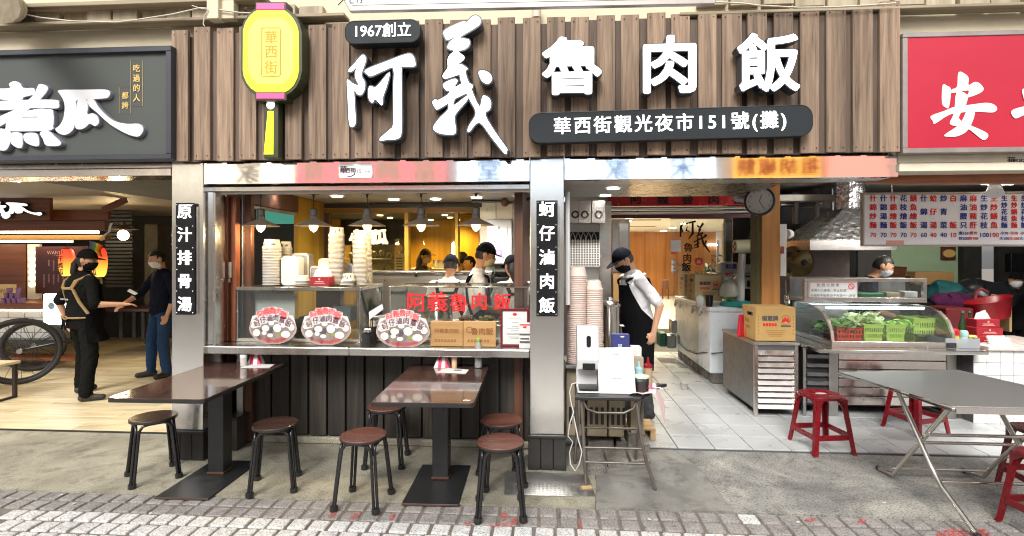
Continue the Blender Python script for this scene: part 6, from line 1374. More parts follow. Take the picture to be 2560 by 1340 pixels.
# doorway interior
for i, (a, b_) in enumerate(((1425, 1446), (1447, 1478), (1479.5, 1514))):
    t = thing('wall_cabinet', ['half hidden steel wall cabinet next to the pillar', 'middle steel wall cabinet with black ring handle', 'steel wall cabinet with black ring handle nearest the red beam'][i], 'wall cabinet', P((a + b_) / 2, 556, 6.1), 'steel wall cabinets over the lattice vent'); x0, x1, z0, z1 = rect(a, 501, b_, 557, 6.1)
    bx('door', M['pinksteel'], x0, x1, 6.1, 6.12, z0, z1, t); bx('carcass', M['steel_dull'], x0 + .004, x1 - .004, 6.122, 6.4, z0 + .004, z1, t); c = P((a + b_) / 2 + (0 if i else 3), 536, 6.09); MB().tube([c + V((cos(q) * .036, 0, sin(q) * .036)) for q in [2 * pi * j / 18 for j in range(18)]], .011, 8, closed=True).build('ring_handle', M['black'], t, smooth=60)
lt = thing('lattice_vent', 'white lattice vent with pointed arches on the steel kitchen wall', 'vent', P(1460, 665, 6.38)); x0, x1, z0, z1 = rect(1425, 580, 1498, 665, 6.38); bx('backing', M['dark'], x0, x1, 6.385, 6.40, z0, z1, lt); n_ = 11
for i in range(n_ + 1): x = x0 + (x1 - x0) * i / n_; bx('bar', M['white'], x - .005, x + .005, 6.37, 6.384, z0, z1 - .09, lt, bev=0)
nr = 10
for j in range(nr + 1): z = z0 + (z1 - .11 - z0) * j / nr; bx('bar', M['white'], x0, x1, 6.364, 6.3695, z - .005, z + .005, lt, bev=0)
k = MB()
for i in range(0, n_ - 1, 2):
    xa_, xb_ = x0 + (x1 - x0) * i / n_, x0 + (x1 - x0) * (i + 2) / n_; xm_ = (xa_ + xb_) / 2; k.tube([(xa_, 6.367, z1 - .11), (xa_ + .01, 6.367, z1 - .05), (xm_, 6.367, z1 - .005), (xb_ - .01, 6.367, z1 - .05), (xb_, 6.367, z1 - .11)], .004, 5)
tag(k.build('arch_bar', M['white'], lt), kind='stuff')
rf = thing('steel_refrigerator', 'upright steel refrigerator behind the man with black apron', 'refrigerator', P(1570, 900, 6.3)); x0, x1 = P(1528, 700, 6.5).x, P(1628, 700, 6.5).x
tag(bx('open_shelf', M['steel_dull'], P(1430, 1, 6.2).x, P(1500, 1, 6.2).x, 6.2, 6.38, .6, P(1460, 700, 6.2).z), 'steel unit under the lattice vent', 'cabinet')
bpy.data.objects.remove(rf)
gd = thing('glass_column', 'glass clad column reflecting warm light beside the back room doorway', 'column', P(1555, 700, 7.0)); bx('core', M['steel'], P(1531, 1, 7.0).x, P(1575, 1, 7.0).x, 7.02, 7.12, .02, 2.12, gd); bx('cladding', M['steel_mirror'], P(1548, 1, 6.98).x, P(1572, 1, 6.98).x, 6.99, 7.018, .03, 2.1, gd)
tag(bx('brown_carton', M['card'], P(1533, 1, 6.5).x, P(1590, 1, 6.5).x, 6.5, 6.8, .9, P(1560, 685, 6.5).z), 'brown carton standing behind the man with the black apron', 'carton'); tag(bx('carton_bench', M['steel_dark'], P(1528, 1, 6.5).x, P(1600, 1, 6.5).x, 6.48, 6.85, .023, .899), 'dark bench under the brown carton', 'bench')
# glass door with lettering
dY = 7.15; dr = thing('glass_door', 'glass door with black brush lettering into the bright back room', 'glass door', P(1775, 800, dY)); x0, x1, z0, z1 = rect(1676, 548, 1832, 800, dY); bx('pane', M['glass'], x0, x1, dY, dY + .01, .05, z1, dr, bev=0); bx('top_patch', M['steel_dark'], x0, x1, dY - .01, dY + .02, z1 + .002, z1 + .05, dr)
k = MB(); q2 = lambda pts: [(1500 + x / 5.565, 440 + y / 5.565) for x, y in pts]
strokes = [([(1168, 640), (1130, 720), (1150, 770), (1120, 790)], [2, 3, 5, 2]), ([(1160, 660), (1120, 700), (1120, 850)], [2, 4, 4]), ([(1190, 665), (1330, 630)], [4, 6]), ([(1290, 640), (1290, 800), (1230, 880)], [5, 6, 2]), ([(1215, 700), (1200, 760), (1245, 770)], [2, 5, 3]),
    ([(1350, 690), (1380, 710)], [3, 5]), ([(1435, 660), (1370, 760), (1400, 740), (1360, 810)], [6, 3, 4, 4]), ([(1340, 840), (1430, 790)], [4, 5]), ([(1300, 920), (1470, 840)], [3, 5]), ([(1360, 850), (1360, 990), (1310, 1000)], [4, 6, 2]), ([(1310, 970), (1380, 930)], [3, 4]), ([(1400, 800), (1440, 940), (1530, 1060)], [3, 6, 3]), ([(1480, 900), (1440, 990)], [5, 2]), ([(1460, 815), (1480, 840)], [5, 7])]
for pts, ws in strokes: k.tube([P(x, y, dY - .004) for x, y in q2(pts)], [w * .0026 for w in ws], 6, flat=(1, 1))
for ch, y in (('魯', 620), ('肉', 647), ('飯', 669)): k.text(ch, P(1721 - (y - 620) * .1, y, dY - .004), .125, bold=.003)
tag(k.build('lettering', M['black_text'], dr), kind='stuff')
MB().lathe([(.055, 0), (.055, .003), (.001, .004)], P(1747, 654, dY - .003), 20, M=Matrix.Rotation(radians(90), 3, 'X')).build('red_sticker', M['red_text'], dr); MB().text('推', P(1747, 654, dY - .008), .06).build('sticker_mark', M['white_text'], dr)
pb('notice', M['paper'], 1677, 601, 1702, 629, dY - .006, .003, dr, bev=0); pb('notice_strip', M['red_text'], 1678, 631, 1693, 635, dY - .006, .003, dr, bev=0)
for i, y in enumerate((655, 667, 676)): MB().lathe([(.03, 0), (.03, .02), (.001, .025)], P(1683, y, dY - .012), 14, M=Matrix.Rotation(radians(90), 3, 'X')).build('knob', M['steel'], dr)
cu = thing('curtain', 'cream curtain hanging in the back room', 'curtain', P(1820, 700, 11.)); k = MB(); x0, x1 = P(1806, 1, 11.).x, P(1840, 1, 11.).x; n_ = 24
for i in range(n_ + 1): x = x0 + (x1 - x0) * i / n_; k.v += [(x, 11 + .04 * sin(i * 1.6), .35), (x, 11 + .03 * sin(i * 1.6), P(0, 565, 11).z)]
k.f = [(2 * i, 2 * i + 2, 2 * i + 3, 2 * i + 1) for i in range(n_)]; k.m = [0] * n_; k.build('drape', cloth('cream_curtain', lin('d8c8a0'), .2), cu, smooth=60)
ac = thing('air_conditioner', 'white wall air conditioner high in the back room', 'air conditioner', P(1855, 560, 8.8)); pb('casing', M['white'], 1840, 548, 1871, 574, 8.75, .24, ac, bev=.02, bseg=2); pb('louver', bpy.data.materials['grey_print'], 1842, 568, 1866, 573, 8.735, .012, ac)
tag(MB().tube([P(1770, 612, 16.9), P(1808, 612, 16.9)], .03, 8).build('wall_tube', emit('bluish_tube', (.75, .85, 1), 6)), 'bluish tube light low on the back room wall', 'tube light')
pln = thing('potted_plant', 'dark leafy plant in the back room beyond the cartons', 'plant', P(1787, 720, 9.5)); k = MB(); rnd = random.Random(5)
for i in range(150):
    c = P(1787, 690, 9.5) + V((rnd.gauss(0, .13), rnd.gauss(0, .1), rnd.gauss(0, .14))); u = V((rnd.uniform(-1, 1), rnd.uniform(-1, 1), rnd.uniform(-.5, 1))).normalized() * .07; w = u.orthogonal().normalized() * .025; k.quad(c - u, c + w, c + u, c - w)
tag(k.build('leaf', mat('dark_leaf', (.03, .06, .03), .4, rnd=.3), pln), kind='stuff'); MB().lathe([(.001, 0), (.1, 0), (.13, .25), (.12, .26), (.001, .24)], P(1787, 735, 9.5) - EZ * .15, 16).build('planter', M['dark'], pln)
ch_ = thing('wooden_chair', 'dark wooden chair in the back room behind the man', 'chair', P(1667, 725, 10.)); pb('backrest', M['brownwood'], 1656, 700, 1672, 722, 10., .05, ch_)
for px in (1656, 1670): pb('leg', M['brownwood'], px, 722, px + 2.5, 748, 10.02, .04, ch_)
# chest freezer and what stands on it
fz = thing('chest_freezer', 'white chest freezer with four white handles standing on blocks', 'freezer', (2.37, 7.5, .02)); M['fzwhite'] = mat('freezer_enamel', lin('e6edf2'), .3, var=.05)
bx('body', M['fzwhite'], 2.04, 2.72, 6.65, 8.42, .16, .93, fz, bev=.015, bseg=2); bx('lid', M['fzwhite'], 2.03, 2.73, 6.64, 8.43, .932, .99, fz, bev=.012, bseg=2)
for y in (6.95, 7.3, 7.95, 8.25): MB().tube([V((2.035, y - .03, .95)), V((2.0, y - .03, .94)), V((1.99, y, .86)), V((2.0, y + .03, .84)), V((2.035, y + .02, .9))], .018, 8, flat=(1, .6)).build('handle', M['white_plastic'], fz, smooth=60)
for i in range(3): bx('vent_slot', M['steel_dark'], 2.036, 2.04, 8.12 + i * .05, 8.15 + i * .05, .27, .40, fz, bev=0)
for i in range(8):
    y = 6.68 + i * .225; bx('support_block', M['stone'], 2.08, 2.3, y, y + .16, .023, .158, fz, bev=.01)
fcable = MB().tube([V((2.02, 8.1, .3)), V((2.025, 7.7, .26)), V((2.02, 7.2, .3)), V((2.03, 6.9, .38)), V((2.06, 6.62, .42)), V((2.2, 6.58, .44))], .008, 6).build('cable', M['black']); tag(fcable, 'black cable sagging across the freezer side', 'cable')
def carton(name, label, px0, py0, px1, py1, Y, d, m, flaps=False, art=None):
    x0, x1, z0, z1 = rect(px0, py0, px1, py1, Y); t = thing(name, label, 'carton', ((x0 + x1) / 2, Y, z0)); bx('box', m, x0, x1, Y, Y + d, z0, z1, t, bev=.004)
    if flaps:
        k = MB(); k.quad((x0, Y + d, z1), (x1, Y + d, z1), (x1 + .01, Y + d + .03, z1 + .13), (x0 - .01, Y + d + .03, z1 + .13)); k.quad((x0, Y, z1), (x0, Y + d, z1), (x0 - .03, Y + d, z1 + .12), (x0 - .03, Y, z1 + .12)); k.build('flap', m, t)
    k = MB(); w, h = x1 - x0, z1 - z0
    k.text('福慧牌', (x0 + w * .36, Y - .002, z0 + h * .66), w * .14, bold=.0025, m=0); k.box(x0 + w * .63, x0 + w * .88, Y - .0015, Y + .001, z0 + h * .42, z0 + h * .47, 0)
    for i in range(5): k.box(x0 + w * (.19 + i * .07), x0 + w * (.245 + i * .07), Y - .0015, Y + .001, z0 + h * .44, z0 + h * .53, 1)
    for i in range(5): k.lathe([(.001, 0), (w * .028, w * .03), (w * .012, w * .1), (.001, w * .13)], (x0 + w * (.755 + (i - 2) * .035), Y, z0 + h * (.54 + .02 * (2 - abs(i - 2)))), 8, m=1, sy=.05)
    k.tube([(x0 + w * .755 + cos(q) * w * .12, Y - .001, z0 + h * .63 + sin(q) * w * .12) for q in [radians(200 + j * 20) for j in range(17)]], w * .009, 4, m=2)
    for i, yy in enumerate((.3, .24, .19, .14)): k.box(x0 + w * (.25 + .03 * i), x0 + w * (.75 - .03 * i), Y - .0015, Y + .001, z0 + h * yy, z0 + h * (yy + .022), 2)
    for i in range(6): k.box(x0 + w * .06, x0 + w * .085, Y - .0015, Y + .001, z0 + h * (.2 + i * .1), z0 + h * (.25 + i * .1), 2); k.box(x0 + w * .93, x0 + w * .955, Y - .0015, Y + .001, z0 + h * (.2 + i * .1), z0 + h * (.25 + i * .1), 2)
    for yy, xx in ((.72, .2), (.72, .32), (.5, .5), (.3, .4)): k.box(x0 - .0015, x0 + .001, Y + d * xx, Y + d * (xx + .3), z0 + h * yy, z0 + h * (yy + .1), 0 if yy > .6 else 2)
    tag(k.build('print', [M['inkprint'], M['red_text'], bpy.data.materials['ochre_ink']], t), kind='stuff'); return t
M['card_y'] = mat('yellow_cardboard', lin('b9965c'), .8, var=.08); M['card_g'] = mat('olive_cardboard', lin('b8a478'), .9, var=.1)
carton('cardboard_carton', 'olive cardboard carton with open flaps at the far end of the freezer', 1711, 684, 1735, 742, 7.9, .35, M['card_g'], True); carton('cardboard_carton', 'olive cardboard carton with printed front on the freezer', 1738, 687, 1806, 752, 6.95, .4, M['card_g'])
fn = thing('standing_fan', 'old white pedestal fan with teal round base on the freezer', 'fan', (P(1848, 755, 6.85).x, 6.85, .992)); c = V((P(1848, 1, 6.85).x, 6.85, .992))
MB().lathe([(.001, 0), (.235, 0), (.24, .015), (.2, .05), (.06, .07), (.001, .07)], c, 32).build('base', mat('teal_plastic', lin('2a8f88'), .4), fn, smooth=35); MB().tube([c + EZ * .06, P(1856, 634, 6.85)], [.062, .045], 14).build('pole', M['white_plastic'], fn, smooth=60)
mh = P(1862, 616, 6.85); MB().tube([mh - V((.13, 0, .0)), mh + V((.07, 0, .0))], [.085, .09], 18).build('motor', mat('yellowed_plastic', lin('b5b294'), .4), fn, smooth=50); MB().tube([mh + V((.07, 0, 0)), mh + V((.12, 0, .01))], [.07, .04], 14).build('neck', M['black'], fn, smooth=50)
for q in (0, 2.1, 4.2): MB().lathe([(.02, 0), (.02, .004), (.001, .005)], mh + V((-.131, .04 * cos(q), .04 * sin(q))), 10, M=Matrix.Rotation(radians(-90), 3, 'Y')).build('vent_hole', M['black'], fn)
fc = mh + V((.17, .02, .02)); k = MB()
for r_ in (.06, .12, .18, .24): k.tube([fc + V((.07 * (1 - (r_ / .25) ** 2), cos(q) * r_, sin(q) * r_)) for q in [2 * pi * j / 28 for j in range(28)]], .003, 4, closed=True)
for j in range(24): q = 2 * pi * j / 24; k.tube([fc + V((.07, 0, 0)), fc + V((.05, cos(q) * .12, sin(q) * .12)), fc + V((0, cos(q) * .245, sin(q) * .245)), fc + V((-.06, cos(q) * .2, sin(q) * .2))], .0022, 4)
tag(k.build('cage', M['steel_dull'], fn), kind='stuff'); 
for j in range(3):
    q = 2 * pi * j / 3; k = MB(); k.v = [tuple(fc + V((-.02 + .04 * (i / 5), cos(q + .9 * (i / 5 - .5)) * r_, sin(q + .9 * (i / 5 - .5)) * r_))) for r_ in (.04, .14, .21) for i in range(6)]; k.f = [(a * 6 + i, a * 6 + i + 1, a * 6 + i + 7, a * 6 + i + 6) for a in range(2) for i in range(5)]; k.m = [0] * 10; k.build('blade', glass('pale_blue_blade', (.75, .85, .9), .4), fn, smooth=60)
bg_ = thing('vegetable_bag', 'clear bag of yellow green vegetables beside the fan base', 'plastic bag', P(1820, 750, 6.8)); MB().ell(P(1820, 730, 6.85), (.11, .1, .11), 14, 9).build('vegetables', mat('yellow_green_veg', lin('a8a85a'), .6, var=.4, scale=30, bump=.6), bg_, smooth=60); MB().lathe([(.001, -.11), (.13, -.05), (.12, .06), (.06, .15), (.09, .2)], P(1822, 730, 6.85), 16, caps=False).build('bag', M['clear'], bg_, smooth=50)
cpb = V((P(1771, 752, 6.75).x, 6.72, .992)); tcp = thing('dark_tumbler', 'dark tumbler standing before the printed carton', 'tumbler', cpb); MB().lathe([(.001, 0), (.04, 0), (.05, .14), (.046, .14), (.036, .01)], cpb, 18, caps=False).build('tumbler', M['black_gloss'], tcp, smooth=40); wb = thing('white_bag', 'small crumpled white bag before the printed carton', 'plastic bag', cpb + V((-.1, 0, 0))); MB().ell(cpb + V((-.11, 0, .07)), (.06, .05, .075), 9, 6).build('bag', glass('white_film', (.9, .9, .9), .6), wb, smooth=25)
sf = thing('wire_shelf', 'wire shelf of white bags and tubs behind the fan', 'shelf', P(1850, 690, 7.6)); pb('board', M['steel_dull'], 1790, 684, 1902, 689, 7.5, .4, sf)
for px in (1794, 1898): pb('upright', M['steel_dull'], px, 600, px + 3, 760, 7.6, .02, sf)
for i, (a, b_, c, d, mm) in enumerate(((1800, 655, 1846, 683, M['white_plastic']), (1850, 662, 1900, 683, M['white_plastic']), (1818, 660, 1842, 672, M['blue_text']), (1818, 682, 1834, 696, mat('rose_pack', lin('d8607a'), .5)), (1845, 694, 1896, 722, M['white']), (1866, 700, 1888, 718, mat('terracotta_pot', lin('8a4a30'), .7)), (1800, 724, 1900, 745, M['dark']))):
    tag(pb(['white_sack', 'white_sack', 'blue_packet', 'pink_packet', 'white_tub', 'terracotta_pot', 'dark_crate'][i], mm, a, b_, c, d, 7.48 - .06 * (i > 1), .2, bev=.03 if i < 2 else .005, bseg=2), ['bulky white sack on the wire shelf behind the fan pole', 'white sack at the right end of the wire shelf', 'blue packet against the white sack on the shelf', 'small pink packet under the blue one', 'white tub under the wire shelf', 'brown pot under the wire shelf by the post', 'dark crate behind the teal fan base'][i], ['sack', 'sack', 'packet', 'packet', 'tub', 'pot', 'crate'][i])
for i, (a, b_, c, d, mm, lab) in enumerate(((1649, 832, 1668, 868, mat('green_tub', lin('1f5a4a'), .5), 'green plastic tub on the floor left of the freezer'), (1668, 838, 1692, 872, M['steel_dark'], 'grey metal tin on the floor left of the freezer'), (1680, 800, 1694, 834, M['steel_dark'], 'grey bucket behind the metal tin'))): tag(pb(['plastic_tub', 'metal_tin', 'bucket'][i], mm, a, b_, c, d, 8.2 - i * .05, .25, bev=.03, bseg=2), lab, ['tub', 'tin', 'bucket'][i])
# plywood post with clock
ps = thing('plywood_post', 'orange brown plywood post holding the wall clock', 'post', (P(1928, 700, 5.7).x, 5.7, .02)); M['ply'] = wood('orange_plywood', lin('9a6630'), lin('b57e42'), lin('c79355'), 'Z', 16., .7, .15, .03)
x0, x1 = P(1905, 600, 5.7).x, P(1950, 600, 5.7).x; bx('face', M['ply'], x0, x1, 5.7, 5.9, .023, 2.55, ps); bx('edge_board', mat('olive_edge_board', lin('5f5a3c'), .8), x0 - .045, x0 - .002, 5.72, 5.9, .023, 2.35, ps)
ck = thing('wall_clock', 'round white wall clock with black rim on the plywood post', 'clock', P(1899, 503, 5.6)); c = P(1899, 503, 5.58); R = Matrix.Rotation(radians(-34), 3, 'Z') @ Matrix.Rotation(radians(90), 3, 'X'); d3 = lambda r_, z_: c + R @ V((r_[0], r_[1], z_))
MB().lathe([(.001, -.02), (.15, -.02), (.155, 0), (.15, .018), (.132, .02), (.13, .008)], c, 36, M=R, caps=False).build('case', M['black'], ck, smooth=40); MB().lathe([(.131, .009), (.001, .0095)], c, 32, M=R, caps=False).build('dial', M['paper'], ck)
k = MB(); ux, uy = R @ V((1, 0, 0)), R @ V((0, 1, 0))
for i in range(12): a = pi / 2 - 2 * pi * (i + 1) / 12; k.text(str(i + 1), c + ux * cos(a) * .105 + uy * sin(a) * .105 + (R @ V((0, 0, .0105))), .03, ux, uy)
tag(k.build('numeral', M['inkprint'], ck), kind='stuff')
for a, l in ((radians(70), .07), (radians(-60), .09)): MB().tube([d3((0, 0), .013), d3((cos(a) * l, sin(a) * l), .013)], .003, 5).build('hand', M['black'], ck)
pp = thing('drain_pipe', 'grey bent pipe above the red beam near the clock', 'pipe', P(1840, 490, 6.3)); MB().tube([P(1835, 478, 6.3), P(1836, 492, 6.3), P(1843, 498, 6.3), P(1900, 502, 6.2)], .035, 10).build('pipe', M['steel_dark'], pp, smooth=60)
# ------------------------------------------------------------------ grey cabinet, carton, display fridge
gc = thing('steel_cabinet', 'dark steel cabinet with bright louvred front by the doorway', 'cabinet', (2.32, 5.8, .02)); gx0, gx1 = P(1886, 950, 5.37).x, P(1996, 950, 5.37).x; gt = P(1935, 856, 5.37).z
bx('side', M['steel_dark'], gx0, gx1, 5.40, 6.3, .1, gt - .03, gc); bx('top', M['steel_dull'], gx0 - .01, gx1 + .01, 5.36, 6.32, gt - .028, gt, gc, bev=.004)
for xx in (gx0, gx1 - .035): bx('stile', M['pinksteel'], xx, xx + .035, 5.368, 5.398, .023, gt - .03, gc)
for i in range(10): z = .105 + i * (gt - .17) / 10; k = MB(); k.add([(gx0 + .038, 5.365, z), (gx1 - .038, 5.365, z), (gx1 - .038, 5.392, z + .042), (gx0 + .038, 5.392, z + .042), (gx0 + .038, 5.372, z - .004), (gx1 - .038, 5.372, z - .004), (gx1 - .038, 5.396, z + .04), (gx0 + .038, 5.396, z + .04)], [(0, 1, 2, 3), (7, 6, 5, 4), (0, 4, 5, 1), (3, 2, 6, 7), (0, 3, 7, 4), (1, 5, 6, 2)]); k.build('louvre_slat', M['pinksteel'], gc)
for xx in (gx0 + .002, gx1 - .034): bx('leg', M['steel_dull'], xx, xx + .03, 6.2, 6.23, .023, .1, gc)
carton('cardboard_carton', 'yellow cardboard carton with red emblem on the louvred steel cabinet', 1889, 768, 1989, 853, 5.42, .36, M['card_y'])
rp = thing('red_packet', 'folded red and orange packets left of the yellow carton', 'packet', P(1868, 840, 5.6)); 
for i, (a, cc) in enumerate(((0, 'c02838'), (.06, 'd8502a'))): MB().obox(P(1860, 815, 5.75) + V((a - .02, -a, -.0)), (.09, .04, .24), .3, 0, .12).build('packet', mat('red_pack_' + cc, lin(cc), .4), rp, bev=.006)
sY2 = 5.42
sc_ = thing('stall_counter', 'long steel stall counter with panelled front under the vegetable display', 'counter', (P(2250, 950, sY2).x, sY2, .02)); zt2 = P(2250, 874, 5.2).z
x0, x1 = P(2042, 880, 5.2).x, P(2462, 880, 5.2).x
bx('top', M['steel'], x0, x1, 5.15, 6.2, zt2 - .035, zt2, sc_, bev=.006); bx('back_top', M['steel'], P(1996, 870, 5.5).x, x0 - .002, 5.45, 6.2, zt2 - .03, zt2 - .004, sc_)
bx('carcass', M['dark'], P(2008, 950, 5.46).x, P(2370, 950, 5.46).x, 5.47, 6.1, .12, zt2 - .04, sc_); 
for a, b_ in ((2008, 2016), (2073, 2096), (2368, 2392)): bx('post', M['steel_dull'], P(a, 950, 5.43).x, P(b_, 950, 5.43).x, 5.43, 5.468, .023, zt2 - .036, sc_)
for i in range(6): z = .14 + i * (zt2 - .2) / 6; bx('panel', M['pinksteel'], P(2097, 950, 5.44).x, P(2367, 950, 5.44).x, 5.44, 5.465, z, z + (zt2 - .2) / 6 - .008, sc_); bx('louvre_slat', M['steel_dark'], P(2018, 950, 5.44).x, P(2072, 950, 5.44).x, 5.435, 5.466, z + .01, z + .05, sc_)
fr_ = thing('display_fridge', 'curved glass refrigerated display with baskets of vegetables', 'display fridge', (P(2230, 850, 5.3).x, 5.3, zt2)); Yf = 5.3; X0, X1 = P(2080, 850, Yf).x, P(2392, 850, Yf).x; z0 = zt2 + .001; z1 = P(2230, 762, 5.75).z
bx('base_rail', M['pinksteel'], X0, X1, Yf, Yf + .04, z0, z0 + .055, fr_); bx('deck', M['steel'], X0 + .01, X1 - .01, Yf + .042, 6.1, z0, z0 + .045, fr_); bx('back', M['steel_dull'], X0, X1, 6.1, 6.13, z0, z1, fr_)
arc = [(Yf + .01, z0 + .056), (Yf + .03, z0 + .15), (Yf + .09, z0 + .26), (Yf + .2, z1 - .04), (Yf + .34, z1 - .005), (Yf + .5, z1)]
k = MB(); 
for i in range(len(arc) - 1): k.quad((X0 + .03, *arc[i]), (X1 - .03, *arc[i]), (X1 - .03, *arc[i + 1]), (X0 + .03, *arc[i + 1]))
k.build('curved_pane', M['glass_case'], fr_, smooth=60)
for xx in (X0, X1 - .028):
    k = MB(); 
    for i in range(len(arc) - 1): (ya, za), (yb_, zb2) = arc[i], arc[i + 1]; k.hexa([(xx, ya - .004, za), (xx + .028, ya - .004, za), (xx + .028, ya + .02, za - .002), (xx, ya + .02, za - .002)], [(xx, yb_ - .004, zb2), (xx + .028, yb_ - .004, zb2), (xx + .028, yb_ + .02, zb2 - .002), (xx, yb_ + .02, zb2 - .002)])
    k.build('end_frame', M['pinksteel'], fr_); k = MB(); k.prism(arc + [(6.1, z1), (6.1, z0 + .05)], (xx + .012, 0, 0), V((0, 1, 0)), EZ, EX, .004); k.build('end_pane', M['glass_case'], fr_)
bx('top_edge', M['steel'], X0, X1, Yf + .5, Yf + .54, z1 - .012, z1 + .006, fr_); MB().tube([(X0 + .1, Yf + .3, z1 - .02), (X1 - .1, Yf + .3, z1 - .02)], .012, 8).build('case_lamp', emit('cool_tube', (.8, .9, 1), 7), fr_)
ub = thing('top_display', 'small framed glass display tier with a printed notice above the vegetables', 'display case', P(2165, 755, 5.75)); a0, a1, q0, q1 = rect(2011, 696, 2318, 756, 5.72)
for aa in ((a0, a1, q1 - .035, q1), (a0, a1, q0, q0 + .05), (a0, a0 + .035, q0 + .0505, q1 - .0355), (a1 - .035, a1, q0 + .0505, q1 - .0355)): MB().box(aa[0], aa[1], 5.72, 5.76, aa[2], aa[3]).build('frame_bar', M['pinksteel'], ub, bev=.003)
bx('pane', M['glass_case'], a0 + .036, a1 - .036, 5.735, 5.74, q0 + .051, q1 - .036, ub, bev=0); bx('shelf', M['steel_dull'], a0, a1, 5.762, 6.05, q0, q0 + .03, ub); bx('back_panel', M['steel_dark'], a0, a1, 6.05, 6.07, q0, q1, ub)
nx0, nx1, nz0, nz1 = rect(2021, 704, 2143, 751, 5.728); nb_ = MB().box(nx0, nx1, 5.726, 5.733, nz0, nz1).build('notice', M['paper'], ub); k = MB(); k.tube([(nx0 + .012, 5.7255, nz0 + .01), (nx1 - .012, 5.7255, nz0 + .01), (nx1 - .012, 5.7255, nz1 - .01), (nx0 + .012, 5.7255, nz1 - .01)], .002, 4, closed=True)
k.tube([(nx1 - .06 + cos(q) * .028, 5.7255, nz1 - .05 + sin(q) * .028) for q in [2 * pi * j / 16 for j in range(16)]], .004, 5, closed=True); k.tube([(nx1 - .08, 5.7255, nz1 - .03), (nx1 - .04, 5.7255, nz1 - .07)], .003, 5); k.build('red_print', M['red_text'], nb_); k = MB(); mm_ = (nx0 + nx1) / 2
k.text('飲 酒 勿 開 車', (mm_ - .05, 5.725, nz1 - .04), .038); k.text('未滿十八歲者，禁止飲酒', (mm_ - .045, 5.725, nz1 - .095), .033); k.text('本場所不販賣酒予未滿十八歲者', (mm_, 5.725, nz1 - .15), .033); k.build('lettering', M['inkprint'], nb_)
tag(pb('green_tray', mat('green_tray', lin('2f8a5a'), .4), 2150, 732, 2212, 747, 5.85, .15, bev=.01), 'green tray inside the top display tier beside the notice', 'tray'); tag(pb('white_dish', M['white_plastic'], 2262, 729, 2294, 743, 5.85, .12), 'white dish at the right of the top display tier', 'dish'); tag(pb('pale_packet', M['crate'], 2216, 731, 2250, 745, 5.86, .12), 'pale packet between the green tray and white dish', 'packet')
def basket(label, px0, py0, px1, py1, Y, m, d=.24):
    x0, x1, z0_, z1_ = rect(px0, py0, px1, py1, Y); z0_ = z0 + .046; t = thing('plastic_basket', label, 'basket', ((x0 + x1) / 2, Y, z0_), 'plastic baskets in the display fridge'); ins = .015
    lo = [V((x0 + ins, Y + ins, z0_)), V((x1 - ins, Y + ins, z0_)), V((x1 - ins, Y + d - ins, z0_)), V((x0 + ins, Y + d - ins, z0_))]; hi = [V((x0, Y, z1_)), V((x1, Y, z1_)), V((x1, Y + d, z1_)), V((x0, Y + d, z1_))]
    k = MB(); k.add(lo, [(0, 1, 2, 3)]); n_ = 9
    for s in range(4):
        A0, A1, B0, B1 = lo[s], lo[(s + 1) % 4], hi[s], hi[(s + 1) % 4]; g = lambda u, v: A0.lerp(A1, u).lerp(B0.lerp(B1, u), v)
        for v0, v1 in ((0, .2), (.42, .55), (.8, 1)): k.quad(g(0, v0), g(1, v0), g(1, v1), g(0, v1))
        for i in range(n_):
            for v0, v1 in ((.2, .42), (.55, .8)): k.quad(g(i / n_ , v0), g((i + .55) / n_, v0), g((i + .55) / n_, v1), g(i / n_, v1))
    tag(k.build('weave', m, t), kind='stuff'); MB().tube(hi, .007, 6, closed=True).build('rim', m, t)
M['lime'] = mat('lime_plastic', lin('aece62'), .35); M['terra'] = mat('red_orange_plastic', lin('b8432c'), .4)
basket('red orange basket of dark green leaves in the display fridge', 2092, 820, 2160, 846, 5.42, M['terra'], .3); basket('lime green basket next to the red one, under pale greens', 2160, 812, 2211, 845, 5.4, M['lime']); basket('middle lime green basket in the display fridge', 2216, 812, 2266, 845, 5.4, M['lime']); basket('widest lime green basket at the right in the display fridge', 2284, 797, 2340, 832, 5.55, M['lime'])
def veg(label, px, py, Y, n_, cols, rx, rz, L=.09):
    t = thing('leafy_vegetables', label, 'vegetables', P(px, py + 10, Y)); rnd = random.Random(px); c = P(px, py, Y)
    ks = [MB() for _ in cols]
    for i in range(n_):
        o = c + V((rnd.gauss(0, rx), .08 + rnd.gauss(0, .05), rnd.gauss(0, rz))); u = V((rnd.uniform(-1, 1), rnd.uniform(-1, .3), rnd.uniform(-.4, .9))).normalized() * L * rnd.uniform(.4, 1); w = u.orthogonal().normalized() * L * rnd.uniform(.15, .35); h = u.cross(w).normalized() * .015
        ks[i % len(cols)].add([o - u, o - u * .2 + w + h, o + u, o - u * .2 - w + h, o + h * 1.5], [(0, 1, 4), (1, 2, 4), (2, 3, 4), (3, 0, 4)])
    for kk, cc in zip(ks, cols): tag(kk.build('leaf', mat('leaf_' + cc, lin(cc), .45, var=.3, scale=40), t, smooth=60), kind='stuff')
veg('dark green leafy vegetables heaped in the red orange basket', 2110, 816, 5.45, 190, ('4f7a38', '6a9448', '3c6030'), .10, .022); veg('pale green lettuce heap behind the first lime basket', 2168, 803, 5.5, 170, ('b5cc88', 'd0dcb0', '8fb060'), .085, .035); veg('green vegetables in the middle and right lime baskets', 2250, 812, 5.5, 70, ('7aa84a', '8fbf4a'), .12, .012, .06)
for i in range(3): pass
mt = thing('meat_tray', 'steel tray with reddish meat at the right end of the fridge', 'food tray', P(2355, 840, 5.6)); pb('tray', M['pot'], 2296, 836, 2366, 842, 5.5, .3, mt); k = MB()
